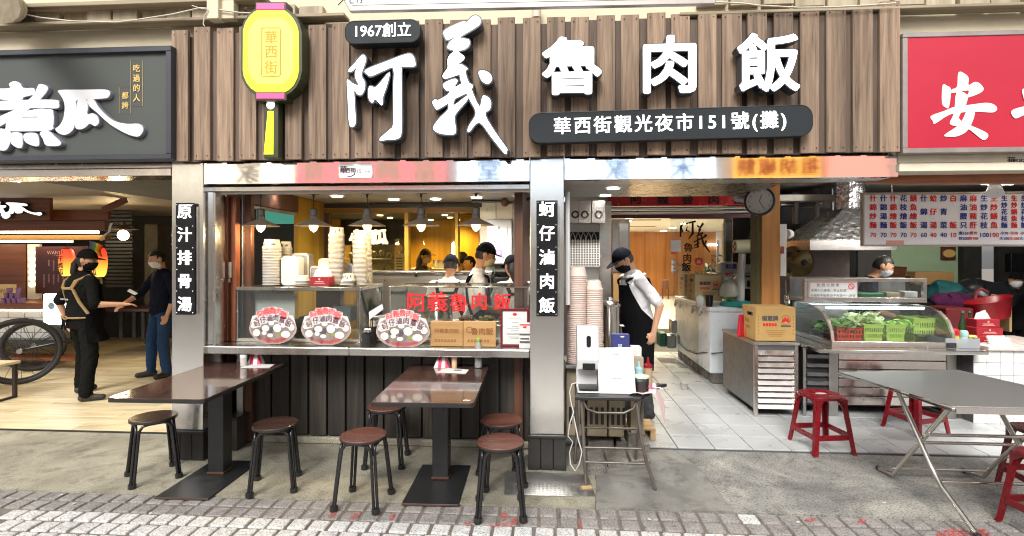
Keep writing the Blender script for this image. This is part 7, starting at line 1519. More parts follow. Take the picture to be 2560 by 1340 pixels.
for i in range(8): k.ell(P(2345 + random.uniform(-8, 12), 830, 5.7) + V((0, random.uniform(-.05, .1), random.uniform(-.02, .02))), (.05, .04, .03), 8, 6)
tag(k.build('meat', mat('raw_meat', lin('a85a4a'), .4, var=.3, scale=30), mt, smooth=60), kind='stuff')
# menu board with prices
Ym = 5.0; x0, x1, z0m, z1m = rect(2156, 480, 2640, 616, Ym); mn = thing('price_board', 'white hanging price board with red and blue dish names', 'menu board', ((x0 + x1) / 2, Ym, z0m)); bx('panel', mat('white_board', (.84, .83, .86), .35, var=.03), x0 + .015, x1, Ym, Ym + .03, z0m + .015, z1m - .02, mn); M['boardframe'] = mat('grubby_frame', lin('a89c90'), .5)
for aa in ((x0, x1, z1m - .0195, z1m), (x0, x1, z0m, z0m + .0145), (x0, x0 + .0145, z0m + .015, z1m - .02)): MB().box(aa[0], aa[1], Ym - .008, Ym + .035, aa[2], aa[3]).build('frame_bar', M['boardframe'], mn, bev=.002)
cols = [(680, '什錦炒麵', '70', 0), (777, '什錦湯麵', '70', 1), (868, '什錦燴飯', '70', 0), (963, '花枝燴飯', '70', 1), (1055, '鱔魚燴飯', '70', 0), (1152, '什錦湯', '60', 1), (1240, '蛤仔湯', '40', 0), (1337, '炒青菜', '40', 1), (1425, '白飯', '10', 0), (1522, '麻油腰只', '煮150\n炒200', 1), (1612, '麻油豬肝', '煮70\n炒100', 0), (1712, '生炒花枝', '100', 1), (1805, '生炒鱔魚', '100', 0), (1900, '生炒花枝麵', '小70\n大100', 1), (1992, '生炒鱔魚麵', '小70\n大100', 0), (2085, '生炒花枝飯', '小70\n大100', 1)]
for x, nm, pr, b_ in cols:
    k = MB(); L = len(nm); px = 2000 + x / 3.721
    for i, ch in enumerate(nm): k.text(ch, P(px, 497 + i * (67 / (L - 1)), Ym - .003), .064 if L < 5 else .055, bold=.0022)
    k.text(pr, P(px, 588 if '\n' not in pr else 590, Ym - .003), .058 if '\n' not in pr else .034, bold=.001, line=1.4 if '\n' in pr else 1)
    tag(k.build('lettering', M['blue_text' if b_ else 'red_text'], mn), kind='stuff')
for px in (2230, 2490): MB().tube([P(px, 430, Ym + .02), P(px, 482, Ym + .02)], .006, 6).build('hanger', M['steel_dull'], mn)
nt2 = thing('pay_sticker', 'small orange and white sticker on the lower edge of the price board', 'sticker', P(2235, 607, Ym)); pb('sticker', mat('orange_sticker', lin('d8a090'), .5), 2216, 601, 2260, 613, Ym - .004, .003, nt2, bev=0)
lp_ = thing('small_spotlight', 'small white spotlight clipped above the price board', 'spotlight', P(2487, 480, 4.9)); MB().tube([P(2487, 462, 4.9), P(2487, 483, 4.85)], [.04, .065], 14).build('head', M['white_plastic'], lp_, smooth=50)
# cooker hood, pipes and stall back
hd = thing('cooker_hood', 'foil wrapped cooker hood with crumpled duct', 'cooker hood', P(2100, 620, 6.4)); M['foil'] = steel('crumpled_foil', (.72, .75, .8), .22, 'X', .5, .1, 16); a = [P(2022, 600, 6.2), P(2240, 600, 6.2), P(2240, 600, 7.0), P(2022, 600, 7.0)]; b4 = [P(2110, 520, 6.5), P(2240, 520, 6.5), P(2240, 520, 6.9), P(2110, 520, 6.9)]
for v in a: v.z = a[0].z
for v in b4: v.z = b4[0].z
a[3].x = a[0].x; a[2].x = a[1].x; b4[3].x = b4[0].x; b4[2].x = b4[1].x
MB().hexa(a, b4).build('canopy', M['foil'], hd, bev=.01); MB().box(a[0].x, a[1].x, 6.18, 7.0, a[0].z - .12, a[0].z - .001).build('skirt', M['steel'], hd, bev=.004); MB().tube([V((b4[0].x + .18, 6.7, b4[0].z - .02)), V((b4[0].x + .18, 6.7, 2.56))], .16, 12).build('duct', M['foil'], hd)
tag(bx('hood_backsplash', mat('greasy_steel', lin('6b5f5a'), .4, metal=.6, var=.2), a[0].x, a[0].x + .9, 7.0, 7.04, .6, a[0].z - .12), 'greasy brown steel panel behind the cook', 'splashback'); tag(bx('dark_screen', M['dark'], P(2142, 1, 6.95).x, P(2226, 1, 6.95).x, 6.93, 6.96, .6, P(2180, 622, 6.95).z), 'dark screen behind the cook under the hood', 'screen')
tag(bx('stove_bench', M['steel_dull'], P(2022, 1, 6.3).x, P(2240, 1, 6.3).x, 6.42, 6.98, .03, .8), 'steel stove bench between the cook and display', 'stove')
for i, (pts, r_) in enumerate((([(1950, 512), (2010, 512), (2052, 508)], .03), ([(1990, 480), (1990, 560)], .05), ([(2040, 470), (2044, 600)], .04), ([(2080, 470), (2082, 540), (2075, 600)], .02))): tag(MB().tube([P(x, y, 7.4) for x, y in pts], r_, 10).build('duct_pipe', M['steel_dark'], smooth=60), ['horizontal grey duct in the dark behind the post', 'upright duct pipe nearest the post in the dark', 'upright duct pipe left of the foil hood', 'thin crooked pipe beside the foil hood'][i], 'duct')
hf = thing('wall_fan', 'bronze wall fan turned sideways between post and hood', 'fan', P(1990, 656, 6.6)); c = P(1988, 656, 6.6); R = Matrix.Rotation(radians(-35), 3, 'Z') @ Matrix.Rotation(radians(90), 3, 'X')
MB().lathe([(.2, 0), (.21, .01), (.2, .06), (.1, .1), (.02, .11)], c, 26, M=R, caps=False).build('shell', mat('bronze_shell', lin('6b5c3a'), .3, metal=.8), hf, smooth=50); 
for q in (0, 2.1, 4.2): MB().ell(c + R @ V((.1 * cos(q), .1 * sin(q), .085)), (.05, .05, .02), 10, 6, M=R).build('opening', M['black'], hf)
hp = thing('hanging_paper', 'white paper sheets hanging on the right side of the post', 'paper', P(1957, 690, 5.65)); pb('sheet', M['paper'], 1950, 560, 1967, 620, 5.66, .004, hp); pb('sheet', M['paper'], 1951, 621, 1966, 690, 5.66, .004, hp); pb('red_print', mat('brick_red_print', lin('8a4030'), .6), 1951, 616, 1961, 634, 5.654, .004, hp); MB().tube([P(1964, 585, 5.7), P(1973, 585, 5.9)], .05, 14).build('roll', M['paper'], hp)
ld = thing('ladle', 'long steel ladle hanging behind the louvred cabinet', 'ladle', P(1975, 765, 6.3)); MB().tube([P(1965, 700, 6.3), P(1968, 740, 6.3)], .012, 7).build('handle', M['steel'], ld); MB().ell(P(1976, 748, 6.3), (.075, .05, .09), 14, 8).build('bowl', M['steel'], ld, smooth=60)
# right end of the stall
pc = thing('wall_picture', 'small dark red and gold picture on the pale green wall', 'picture', P(2373, 650, 7.9)); x0, x1, zz0, zz1 = rect(2356, 617, 2390, 650, 7.95); bx('frame', mat('deep_red_card', lin('5a1a18'), .5), x0, x1, 7.95, 7.99, zz0, zz1, pc); MB().ell(((x0 + x1) / 2, 7.948, (zz0 + zz1) / 2), (.09, .004, .06), 14, 6).build('gold_motif', M['gold'], pc)
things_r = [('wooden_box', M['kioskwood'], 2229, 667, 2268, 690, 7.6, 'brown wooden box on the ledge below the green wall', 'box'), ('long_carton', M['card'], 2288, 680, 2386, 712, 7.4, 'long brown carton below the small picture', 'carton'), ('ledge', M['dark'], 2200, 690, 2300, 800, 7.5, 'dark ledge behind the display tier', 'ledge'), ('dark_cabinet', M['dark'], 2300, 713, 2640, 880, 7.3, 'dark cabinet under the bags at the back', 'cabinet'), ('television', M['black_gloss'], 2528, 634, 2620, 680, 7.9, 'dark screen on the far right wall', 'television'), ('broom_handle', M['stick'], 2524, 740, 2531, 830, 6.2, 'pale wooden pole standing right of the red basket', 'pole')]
for nm, mm, a_, b_, c_, d_, Y, lab, cat in things_r: tag(pb(nm, mm, a_, b_, c_, d_, Y, .25, bev=.006), lab, cat)
def heap(name, label, cat, px, py, Y, r, m, seed, n_=5):
    t = thing(name, label, cat, P(px, py, Y) - EZ * r[2]); rnd = random.Random(seed); k = MB(); k.ell(P(px, py, Y), r, 26, 18)
    from mathutils import noise as nz
    k.v = [tuple(V(v) + V((nz.noise(V(v) * 6), nz.noise(V(v) * 6 + V((9, 0, 0))), nz.noise(V(v) * 5 + V((0, 7, 0))))) * .09) for v in k.v]; k.build('bag', m, t, smooth=50)
heap('teal_bag', 'shiny teal plastic bag heaped behind the top display tier', 'bag', 2358, 732, 6.8, (.24, .15, .115), mat('teal_film', lin('1f5254'), .3, var=.2), 1); heap('purple_bag', 'dark purple cloth bag right of the teal one', 'bag', 2390, 757, 6.5, (.25, .15, .12), cloth('plum_cloth', lin('4a2040')), 2); heap('black_bag', 'big black bag heaped under the dark screen', 'bag', 2460, 735, 6.9, (.4, .22, .2), mat('black_film', (.012, .014, .016), .3), 3)
rb_ = thing('red_basin', 'large red plastic basin tilted behind the tissue boxes', 'basin', P(2475, 800, 6.2)); R = Matrix.Rotation(radians(-14), 3, 'Y'); MB().lathe([(.001, -.13), (.17, -.13), (.23, .08), (.24, .09), (.225, .08), (.16, -.12), (.001, -.12)], P(2475, 768, 6.2), 32, M=R, sx=1., sy=.7, caps=False).build('basin', M['red'], rb_, smooth=40); MB().tube([P(2437, 748, 6.0), P(2442, 728, 6.0), P(2456, 722, 6.0), P(2470, 730, 6.0)], .014, 8).build('handle', mat('dull_red', lin('6a2024'), .4), rb_)
tag(pb('red_crate', mat('dark_red_crate', lin('5c0f14'), .5), 2366, 770, 2436, 862, 6.05, .3, bev=.02, bseg=2), 'dark red crate behind the two green bottles', 'crate')
tc_ = thing('tiled_counter', 'white square tiled counter at the right edge', 'counter', (P(2520, 960, 5.3).x, 5.3, .02)); x0, x1, zz0, zz1 = rect(2434, 866, 2700, 1062, 5.3); bx('core', M['tilegrout'], x0 + .004, x1, 5.312, 5.9, .023, zz1 - .04, tc_, bev=0); bx('slab', mat('pink_white_slab', lin('d8cac4'), .3), P(2470, 870, 5.27).x, x1, 5.26, 6.0, zz1 - .038, zz1, tc_, bev=.004)
ts = .122; nrow = int((zz1 - .04 - .03) / ts) + 1
for j in range(nrow):
    for i in range(8):
        xa_ = x0 + i * ts; zb_ = zz1 - .042 - j * ts
        if zb_ - ts > -.02: bx('tile', M['subway'], xa_ + .002, min(xa_ + ts - .002, x1), 5.3, 5.3115, max(.024, zb_ - ts + .004), zb_, tc_, bev=.0015)
tag(bx('dark_post', mat('grubby_dark_post', (.07, .065, .055), .7, var=.4), P(2394, 1, 5.45).x, P(2432, 1, 5.45).x, 5.45, 5.8, .023, zt2 - .04), 'grubby dark block between the stall counter and tiled counter', 'block')
for i, (a_, b_, c_, d_, Y) in enumerate(((2441, 840, 2510, 862, 5.5), (2442, 820, 2508, 839.5, 5.52), (2442, 799, 2500, 819.5, 5.54))): tissue_box(['lowest red tissue box of the stack of three', 'middle red tissue box of the stack of three', 'topmost red tissue box with white tissue on the stack'][i], a_, b_, c_, d_, Y, .14, i == 2, 'red tissue boxes on the tiled counter')
for i, (px, lab) in enumerate(((2406, 'left green glass bottle behind the clear tray'), (2424, 'right green glass bottle touching the red tissue boxes'))):
    b = V((P(px, 840, 5.7).x, 5.7, zt2 + .001)); h = P(px, 777, 5.7).z - b.z; t = thing('glass_bottle', lab, 'bottle', b, 'green glass bottles on the stall counter'); MB().lathe([(.001, 0), (.035, 0), (.037, h * .5), (.014, h * .75), (.012, h * .95)], b, 18).build('bottle', mat('dark_green_glass', lin('2a4028'), .1), t, smooth=50); MB().lathe([(.0175, h * .94), (.0175, h), (.001, h)], b, 14).build('cap', M['steel'], t)
ct_ = thing('condiment_tray', 'clear plastic tray of condiments on the stall counter', 'tray', P(2405, 868, 5.35)); x0, x1, zz0, zz1 = rect(2364, 846, 2450, 868, 5.3); zz0 = zt2 + .001; tm = glass('frosted_tray', (.75, .82, .88), .35)
for aa in ((x0, x1, 5.3, 5.304), (x0, x1, 5.55, 5.554), (x0, x0 + .004, 5.305, 5.549), (x1 - .004, x1, 5.305, 5.549)): MB().box(*aa, zz0, zz1).build('side', tm, ct_)
bx('bottom', tm, x0 + .004, x1 - .004, 5.304, 5.55, zz0, zz0 + .004, ct_)
for i, (px, pt_, w, c1_, c2_) in enumerate(((2385, 822, 20, 'c8b04a', 'c02020'), (2409, 826, 17, 'a8c8c4', '9cc8c0'), (2430, 838, 18, 'e0dcd0', 'd8c060'), (2418, 846, 14, '3a3a4a', '2a2a3a'))): bottle(['small tin with red cap in the clear tray', 'pale mint bottle in the clear tray', 'white jar with yellow lid in the clear tray', 'small dark jar in the clear tray'][i], px, 862, pt_, w, 5.42 - .03 * (i % 2), mat('cond_' + c1_, lin(c1_), .4), mat('condcap_' + c2_, lin(c2_), .4), zz0 + .005, False, 'condiments in the clear tray')
tag(MB().obox(P(2492, 852, 5.4), (.16, .02, .1), 0, -.5).build('white_pad', M['paper']), 'white paper pad leaning against the tissue boxes', 'paper pad'); tag(MB().obox(P(2540, 860, 5.5), (.2, .06, .015), .2).build('yellow_packet', mat('yellow_packet', lin('d8a82a'), .4)), 'yellow packet lying on the tiled counter', 'packet'); tag(pb('paper_cup', M['paper'], 2509, 845, 2528, 864, 5.5, .08, bev=.01), 'white paper cup beside the paper pad', 'cup')
wp_ = V((P(1768, 975, 5.5).x, G(1768, 979).y, .026)); wcp = thing('paper_cup', 'white paper cup on the tile floor by the steel cabinet', 'cup', wp_); MB().lathe([(.001, 0), (.036, 0), (.05, .075), (.053, .078), (.046, .076), (.034, .006)], wp_, 20, caps=False).build('cup', M['bowl'], wcp, smooth=40)
# ------------------------------------------------------------------ red plastic stools
M['redst'] = mat('wine_red_plastic', lin('740c18'), .28, var=.12, bump=.03, bscale=200)
def make_red_stool(loc, label, rz):
    t = thing('plastic_stool', label, 'stool', loc, 'wine red plastic stools', rz); L = dict(local=True); h, a, b_ = .465, .125, .185
    q = smooth_poly([(sx_ * .15 * c1, sy_ * .15 * c2) for sx_, sy_, c1, c2 in ((1, 1, .55, 1), (-1, 1, .55, 1), (-1, 1, 1, .55), (-1, -1, 1, .55), (-1, -1, .55, 1), (1, -1, .55, 1), (1, -1, 1, .55), (1, 1, 1, .55))], 4)
    MB().prism(q, (0, 0, h), EX, V((0, 1, 0)), EZ, .022).build('seat', M['redst'], t, bev=.007, bseg=2, **L); MB().lathe([(.03, .0012), (.012, .0005), (.001, .0)], (0, 0, h), 14, sx=1.6, caps=False).build('grip_hole', mat('pale_hole', lin('b8a0a0'), .6) if 'pale_hole' not in bpy.data.materials else bpy.data.materials['pale_hole'], t, **L)
    for sx_ in (-1, 1):
        for sy_ in (-1, 1):
            k = MB(); prev = None
            for z, r_, w in ((h - .012, .098, .062), (h - .05, .128, .05), (h - .12, .142, .042), (.12, .168, .036), (.02, .180, .034), (.003, .188, .036)):
                o = V((sx_ * r_, sy_ * r_, z)); th = .012
                ring = [o, o + V((-sx_ * w, 0, 0)), o + V((-sx_ * w, -sy_ * th, 0)), o + V((-sx_ * th, -sy_ * th, 0)), o + V((-sx_ * th, -sy_ * w, 0)), o + V((0, -sy_ * w, 0))]
                base = len(k.v); k.v += [tuple(v) for v in ring]
                if prev is not None:
                    for i in range(6): f = (prev + i, prev + (i + 1) % 6, base + (i + 1) % 6, base + i); k.f.append(f if sx_ * sy_ > 0 else f[::-1]); k.m.append(0)
                prev = base
            k.f.append(tuple(range(prev, prev + 6))); k.m.append(0); k.build('leg', M['redst'], t, smooth=25, **L)
    for i in range(4):
        R = Matrix.Rotation(pi / 2 * i, 4, 'Z'); k = MB().box(-.135, .135, .156, .168, .12, .165); k.v = [tuple(R @ V(v)) for v in k.v]; k.build('rail', M['redst'], t, bev=.003, **L); k = MB(); q = [(-.135, .33), (-.11, .40), (-.06, .435), (0, .444), (.06, .435), (.11, .40), (.135, .33), (.135, .448), (-.135, .448)]; k.prism(q, (0, .140, 0), EX, EZ, V((0, 1, 0)), .012); k.v = [tuple(R @ V(v)) for v in k.v]; k.build('apron', M['redst'], t, **L)
    return t
p = G(2052, 985, .465); p.z = .004; r0 = make_red_stool(p, 'wine red plastic stool standing alone before the louvred cabinet', .15)
p = G(2292, 1085, 0); dup(r0, (p.x, p.y + .02, .024), .3, 'wine red plastic stool behind the steel folding table'); dup(r0, (2.99, 3.27, .003), .12, 'wine red plastic stool nearest the camera at the right edge'); dup(r0, (3.37, 3.76, .003), -.1, 'wine red plastic stool under the far side of the steel folding table')
# ------------------------------------------------------------------ steel folding table
ft = thing('steel_folding_table', 'square stainless folding table with crossed tube legs', 'folding table', (2.8, 3.7, 0)); M['steel_tbl'] = steel('table_steel', (.58, .595, .6), .45, 'Y', .01, .04, rv=(.92, 1.1))
cs = [G(2098, 930, .75), G(2380, 1016, .75), V((3.42, 3.24, .75)), V((3.28, 4.24, .75))]; cs[3] = G(2395, 925, .75)
MB().prism([(v.x, v.y) for v in cs], (0, 0, .752), EX, V((0, 1, 0)), EZ, .004).build('top', M['steel_tbl'], ft, bev=.0015); MB().tube([v - EZ * .016 for v in cs], .0165, 10, closed=True).build('rolled_edge', M['steel'], ft, smooth=60); k = MB(); e0 = (cs[2] - cs[1]).normalized()
bx('front_apron', M['pinksteel'], cs[1].x + .01, cs[2].x, cs[1].y - .02, cs[1].y - .017, .712, .752, ft, bev=0)
M['chrome'] = steel('leg_chrome', (.68, .66, .6), .2, 'Z', .02)
for sx_ in (2.50, 3.12):
    ya, yb_ = 4.02, 3.28; d = .06 if sx_ < 2.9 else 0
    MB().tube([V((sx_, ya - .1, .725)), V((sx_, 3.55, .26)), V((sx_, 3.47, .18)), V((sx_, 3.2, .02))], .0155, 10).build('leg', M['chrome'], ft, smooth=60); MB().tube([V((sx_ + .035, 3.42, .725)), V((sx_ + .035, 3.93, .12)), V((sx_ + .035, 3.98, .045)), V((sx_ + .035, 4.15, .02))], .0155, 10).build('leg', M['chrome'], ft, smooth=60)
    for q in ((sx_, 3.195, .02), (sx_ + .035, 4.155, .02)): MB().ell(q, (.02, .03, .019), 10, 6).build('foot_cap', M['black_plastic'], ft, smooth=60)
for y, z in ((3.5, .2), (3.7, .38), (3.95, .1), (3.62, .46)): MB().tube([V((2.50, y, z)), V((3.15, y, z))], .011, 8).build('crossbar', M['chrome'], ft, smooth=60)
for i, (px, py) in enumerate(((2210, 1256), (152, 1237), (185, 1259), (376, 1283), (1624, 1298), (1995, 1305))): tag(MB().obox(G(px, py, .006), (.022, .012, .003), i * .7).build('paper_scrap', M['paper']), ['white paper scrap on the concrete before the steel table', 'pale crumb of paper on the grey pavers at the left', 'larger pale scrap on the grey pavers at the left', 'tiny white scrap by the base plate edge', 'white shard on the grey pavers right of the stand', 'tiny scrap on the pavers below the red stool'][i], 'litter', 'litter on the paving')
tag(MB().tube([P(1419, 480, 4.25), P(1419, 762, 4.25)], .02, 8).build('white_tube', M['white']), 'white upright tube fixed behind the right pillar edge', 'pipe')
# lamps of the right stall
for nm, a_, b_, y_, Y, w in (('white tube lamp under the soffit above the price board', 2400, 2532, 458, 5.3, 55),):
    t = thing('tube_lamp', nm, 'tube lamp', P((a_ + b_) / 2, y_, Y)); MB().tube([P(a_, y_, Y), P(b_, y_, Y)], .016, 8).build('tube', emit('white_tube', (1, .97, .92), 10) if 'white_tube' not in bpy.data.materials else bpy.data.materials['white_tube'], t)
    pb('batten', M['white'], a_ - 4, y_ - 9, b_ + 4, y_ - 5, Y, .04, t); point_light('tube_glow', P((a_ + b_) / 2, y_ + 6, Y) , w, (1, .95, .88), .12, t)
# ------------------------------------------------------------------ people
M['skin'] = mat('skin', lin('c99a7c'), .55, var=.08, sss=.08); M['hair'] = mat('black_hair', (.012, .01, .009), .5, var=.3, bump=.3, bscale=90); M['hair_g'] = mat('greying_hair', (.05, .048, .046), .6, bump=.3, bscale=90)
M['w_shirt'] = cloth('white_cotton', (.72, .72, .74)); M['k_shirt'] = cloth('black_cotton', (.008, .008, .008)); M['navy'] = cloth('navy_knit', (.008, .010, .022)); M['jeans'] = cloth('blue_denim', lin('2c4468'), .6)
M['k_pants'] = cloth('black_trousers', (.006, .0065, .006)); M['g_pants'] = cloth('charcoal_trousers', (.055, .055, .06)); M['shoe'] = mat('dark_shoe', (.025, .022, .02), .6); M['cap'] = cloth('navy_black_cap', (.005, .006, .011), .15); M['apron'] = cloth('black_apron', (.005, .005, .006), .5, 9); M['mask_w'] = cloth('white_mask', (.75, .77, .8), .2); M['mask_k'] = cloth('black_mask', (.012, .012, .014), .2); M['mask_y'] = cloth('yellow_mask', lin('e8dcae'), .2)
M['beige'] = cloth('beige_strap', lin('957f5a'), .15); M['mid_collar'] = M['w_shirt']; M['khaki'] = cloth('dark_khaki', (.05, .045, .03))
SEC = [(-.10, .150, .112), (.03, .165, .122), (.17, .150, .112), (.31, .165, .118), (.42, .172, .108), (.485, .125, .082), (.53, .062, .056)]
def person(label, base, H, yaw, mats, lean=0., wide=1., head=(0., 0.), hands=None, feet=None, sleeve=.55, cap=None, hair='short', mask=None, hairm=None, vox=.0105):
    """mats: top, sleeve-end skin, trousers, shoes; hands: (wrist target, pole) for L and R in the figure's own frame (x right-to-left, y back, z up)"""
    k = H / 1.72; t = thing('person', label, 'person', base, None, yaw); hz = .90 * k
    RL = Matrix.Translation((0, 0, hz)) @ Matrix.Rotation(lean, 4, 'X'); prims = []; mb = MB()
    def capsule(a, b, r0, r1, tg):
        a, b = V(a), V(b); mb.ell(a, (r0,) * 3, 12, 8); mb.ell(b, (r1,) * 3, 12, 8); mb.tube([a, b], [r0, r1], 12); prims.append((a, b, r0, r1, tg))
    secs = [(z * k, a * k * wide, b * k * wide) for z, a, b in SEC]; n = 20; base_i = len(mb.v)
    for z, a, b in secs: mb.v += [tuple(RL @ V((a * cos(2 * pi * i / n), b * sin(2 * pi * i / n) + (.012 if z > .2 else 0), z))) for i in range(n)]
    for j in range(len(secs) - 1):
        for i in range(n): mb.f.append((base_i + j * n + i, base_i + j * n + (i + 1) % n, base_i + (j + 1) * n + (i + 1) % n, base_i + (j + 1) * n + i)); mb.m.append(0)
    mb.f += [tuple(base_i + i for i in reversed(range(n))), tuple(base_i + (len(secs) - 1) * n + i for i in range(n))]; mb.m += [0, 0]
    for x in (-.07, 0, .07): prims += [(RL @ V((x * k * wide, 0, .0)), RL @ V((x * k * wide, .01, .44 * k)), .105 * k * wide, .10 * k * wide, 0)]
    feet = feet or [(.10, 0, 0), (-.10, 0, 0)]
    for s, (fx, fy, fr) in zip((1, -1), feet):
        hp = V((s * .085 * k * wide, 0, hz - .02)); an = V((fx, fy, .09 * k)); kn = (hp + an) / 2 + V((0, -.035, 0)); w = 1 + (wide - 1) * .45
        capsule(hp, kn, .092 * k * w, .068 * k * w, 2); capsule(kn, an, .070 * k * w, .055 * k * w, 2)
        fd_ = V((sin(fr), -cos(fr), 0)); capsule(an + V((0, 0, -.045 * k)) - fd_ * .03, an + V((0, 0, -.055 * k)) + fd_ * .15 * k, .042 * k, .034 * k, 3)
    hands = hands or [((.24, -.02, .80), (0, 1, 0)), ((-.24, -.02, .80), (0, 1, 0))]
    for s, (tg, pole) in zip((1, -1), hands):
        sh = RL @ V((s * .178 * k * wide, .01, .445 * k)); capsule(RL @ V((s * .09 * k, .01, .45 * k)), sh, .062 * k, .060 * k, 0)
        wr = V(tg) * 1.0; wr = V((wr.x, wr.y, wr.z * k)); L1, L2 = .285 * k, .25 * k; d = wr - sh; D = min(d.length, (L1 + L2) * .995); d.normalize(); wr = sh + d * D
        a = (L1 * L1 - L2 * L2 + D * D) / (2 * D); h = sqrt(max(0, L1 * L1 - a * a)); pl = V(pole); pl = (pl - d * pl.dot(d)).normalized(); el = sh + d * a + pl * h
        if sleeve >= 1: capsule(sh, el, .056 * k, .050 * k, 0); capsule(el, el.lerp(wr, .9 if sleeve > 1.5 else .35), .050 * k, .040 * k, 0); capsule(el, wr, .040 * k, .026 * k, 1)
        else: m_ = sh.lerp(el, sleeve + .2); capsule(sh, m_, .060 * k, .058 * k, 0); capsule(sh, el, .045 * k, .038 * k, 1); capsule(el, wr, .039 * k, .026 * k, 1)
        fd_ = (wr - el).normalized(); sd = fd_.cross(V((0, 0, 1)) if abs(fd_.z) < .9 else V((1, 0, 0))).normalized(); up = sd.cross(fd_); pc = wr + fd_ * .045 * k
        capsule(wr, pc + sd * .018 * k, .022 * k, .017 * k, 1); capsule(wr, pc - sd * .018 * k, .022 * k, .017 * k, 1)
        for i, l in enumerate((.065, .075, .07, .055)):
            q = pc + sd * (.028 - .019 * i) * k + fd_ * .02 * k; m_ = q + fd_ * l * .55 * k - up * .008; capsule(q, m_, .0095 * k, .009 * k, 1); capsule(m_, m_ + fd_ * l * .4 * k - up * .022 * k, .009 * k, .0075 * k, 1)
        q = wr + fd_ * .02 * k; m_ = q + (sd * s * .05 + fd_ * .02 - up * .01) * k; capsule(q, m_, .013 * k, .011 * k, 1); capsule(m_, m_ + fd_ * .03 * k, .011 * k, .008 * k, 1)
    nb = RL @ V((0, .012, .50 * k)); RH = Matrix.Rotation(head[0], 4, 'Z') @ Matrix.Rotation(head[1], 4, 'X'); nt_ = nb + V((0, 0, .085 * k)) + (RH @ V((0, -.02, 0))) + V((0, -.06 * sin(lean) * 1.5, 0)); capsule(nb, nt_, .056 * k, .052 * k, 1)
    hc = nt_ + RH @ V((0, -.018, .095)) * k; HM = lambda x, y, z: hc + (RH @ V((x, y, z))) * k; R3 = RH.to_3x3()
    mb.ell(hc, (.076 * k, .095 * k, .112 * k), 20, 14, M=R3); mb.ell(HM(0, -.022, -.055), (.056 * k, .066 * k, .062 * k), 16, 10, M=R3); prims.append((HM(0, .01, .02), HM(0, -.02, -.06), .09 * k, .07 * k, 1))
    capsule(HM(0, -.088, .015), HM(0, -.103, -.022), .010 * k, .015 * k, 1)
    for s in (-1, 1): mb.ell(HM(s * .077, .008, -.005), (.014 * k, .022 * k, .033 * k), 10, 6, M=R3)
    me = bpy.data.meshes.new('body'); me.from_pydata([tuple(v) for v in mb.v], [], mb.f); ob = bpy.data.objects.new('body', me); COL.objects.link(ob)
    m1 = ob.modifiers.new('r', 'REMESH'); m1.mode = 'VOXEL'; m1.voxel_size = vox * k; m2 = ob.modifiers.new('s', 'SMOOTH'); m2.factor = .5; m2.iterations = 3
    ev = ob.evaluated_get(bpy.context.evaluated_depsgraph_get()); nm = bpy.data.meshes.new_from_object(ev); ob.modifiers.clear(); ob.data = nm; nm.name = 'body'; bpy.data.meshes.remove(me)
    nf = len(nm.polygons); C = np.empty(nf * 3); nm.polygons.foreach_get('center', C); C = C.reshape(-1, 3); best = np.full(nf, 9.); mi = np.zeros(nf, int)
    for a, b, r0, r1, tg in prims:
        a_, b_ = np.array(a), np.array(b); ab = b_ - a_; tt = np.clip(((C - a_) @ ab) / max(ab @ ab, 1e-9), 0, 1); dd = np.linalg.norm(C - a_ - tt[:, None] * ab, axis=1) - (r0 + (r1 - r0) * tt); u = dd < best; best[u] = dd[u]; mi[u] = tg
    if vox < .0125:        # folds in the clothing
        from mathutils import noise as nz
        cl = np.zeros(len(nm.vertices), bool)
        for i, p_ in enumerate(nm.polygons):
            if mi[i] in (0, 2): cl[list(p_.vertices)] = True
        sd_ = V((base[0], 7, 3)); nl = [v.normal.copy() for v in nm.vertices]
        for i, v in enumerate(nm.vertices):
            if cl[i]: q_ = v.co + sd_; v.co += nl[i] * (.009 * nz.noise(V((q_.x * 9, q_.y * 9, q_.z * 6 + q_.x * 5))) + .005 * nz.noise(V((q_.x * 20, q_.y * 20, q_.z * 26))))
    for m_ in mats: nm.materials.append(m_)
    nm.polygons.foreach_set('material_index', mi.astype(np.int32)); nm.polygons.foreach_set('use_smooth', np.ones(nf, bool)); ob.parent = t; WL[ob.name] = V()
    L = dict(parent=t, local=True)
    def shell(name, m, sc, keep, smooth=60, c=(0, 0, 0)):
        q = MB().ell((0, 0, 0), (.076 * sc[0], .095 * sc[1], .112 * sc[2]), 28, 20); fs = [f for f in q.f if keep(sum((V(q.v[i]) for i in f), V()) / len(f))]; MBX = MB(); MBX.v = [tuple(HM(*(V(v) + V(c)))) for v in q.v]; MBX.f = fs; MBX.m = [0] * len(fs); return MBX.build(name, m, smooth=smooth, **L)
    hm = hairm or M['hair']
    shell('hair', hm, (1.07, 1.06, 1.06), lambda p: (p.y > -.012 or p.z > .06) and p.z > (-.055 if hair == 'short' else -.085) and not (abs(p.x) > .06 and p.y < .02 and p.z < .0))
    if hair == 'tail': MB().tube([HM(0, .095, .01), HM(.01, .125, -.06), HM(.0, .12, -.16), HM(.0, .105, -.24)], [.02, .035, .034, .012], 10).build('ponytail', hm, smooth=60, **L)
    if hair == 'long': MB().tube([HM(0, .05, .0), HM(0, .085, -.08), HM(0, .10, -.18), HM(0, .10, -.26)], [.07, .075, .065, .03], 12).build('long_hair', hm, smooth=60, **L)
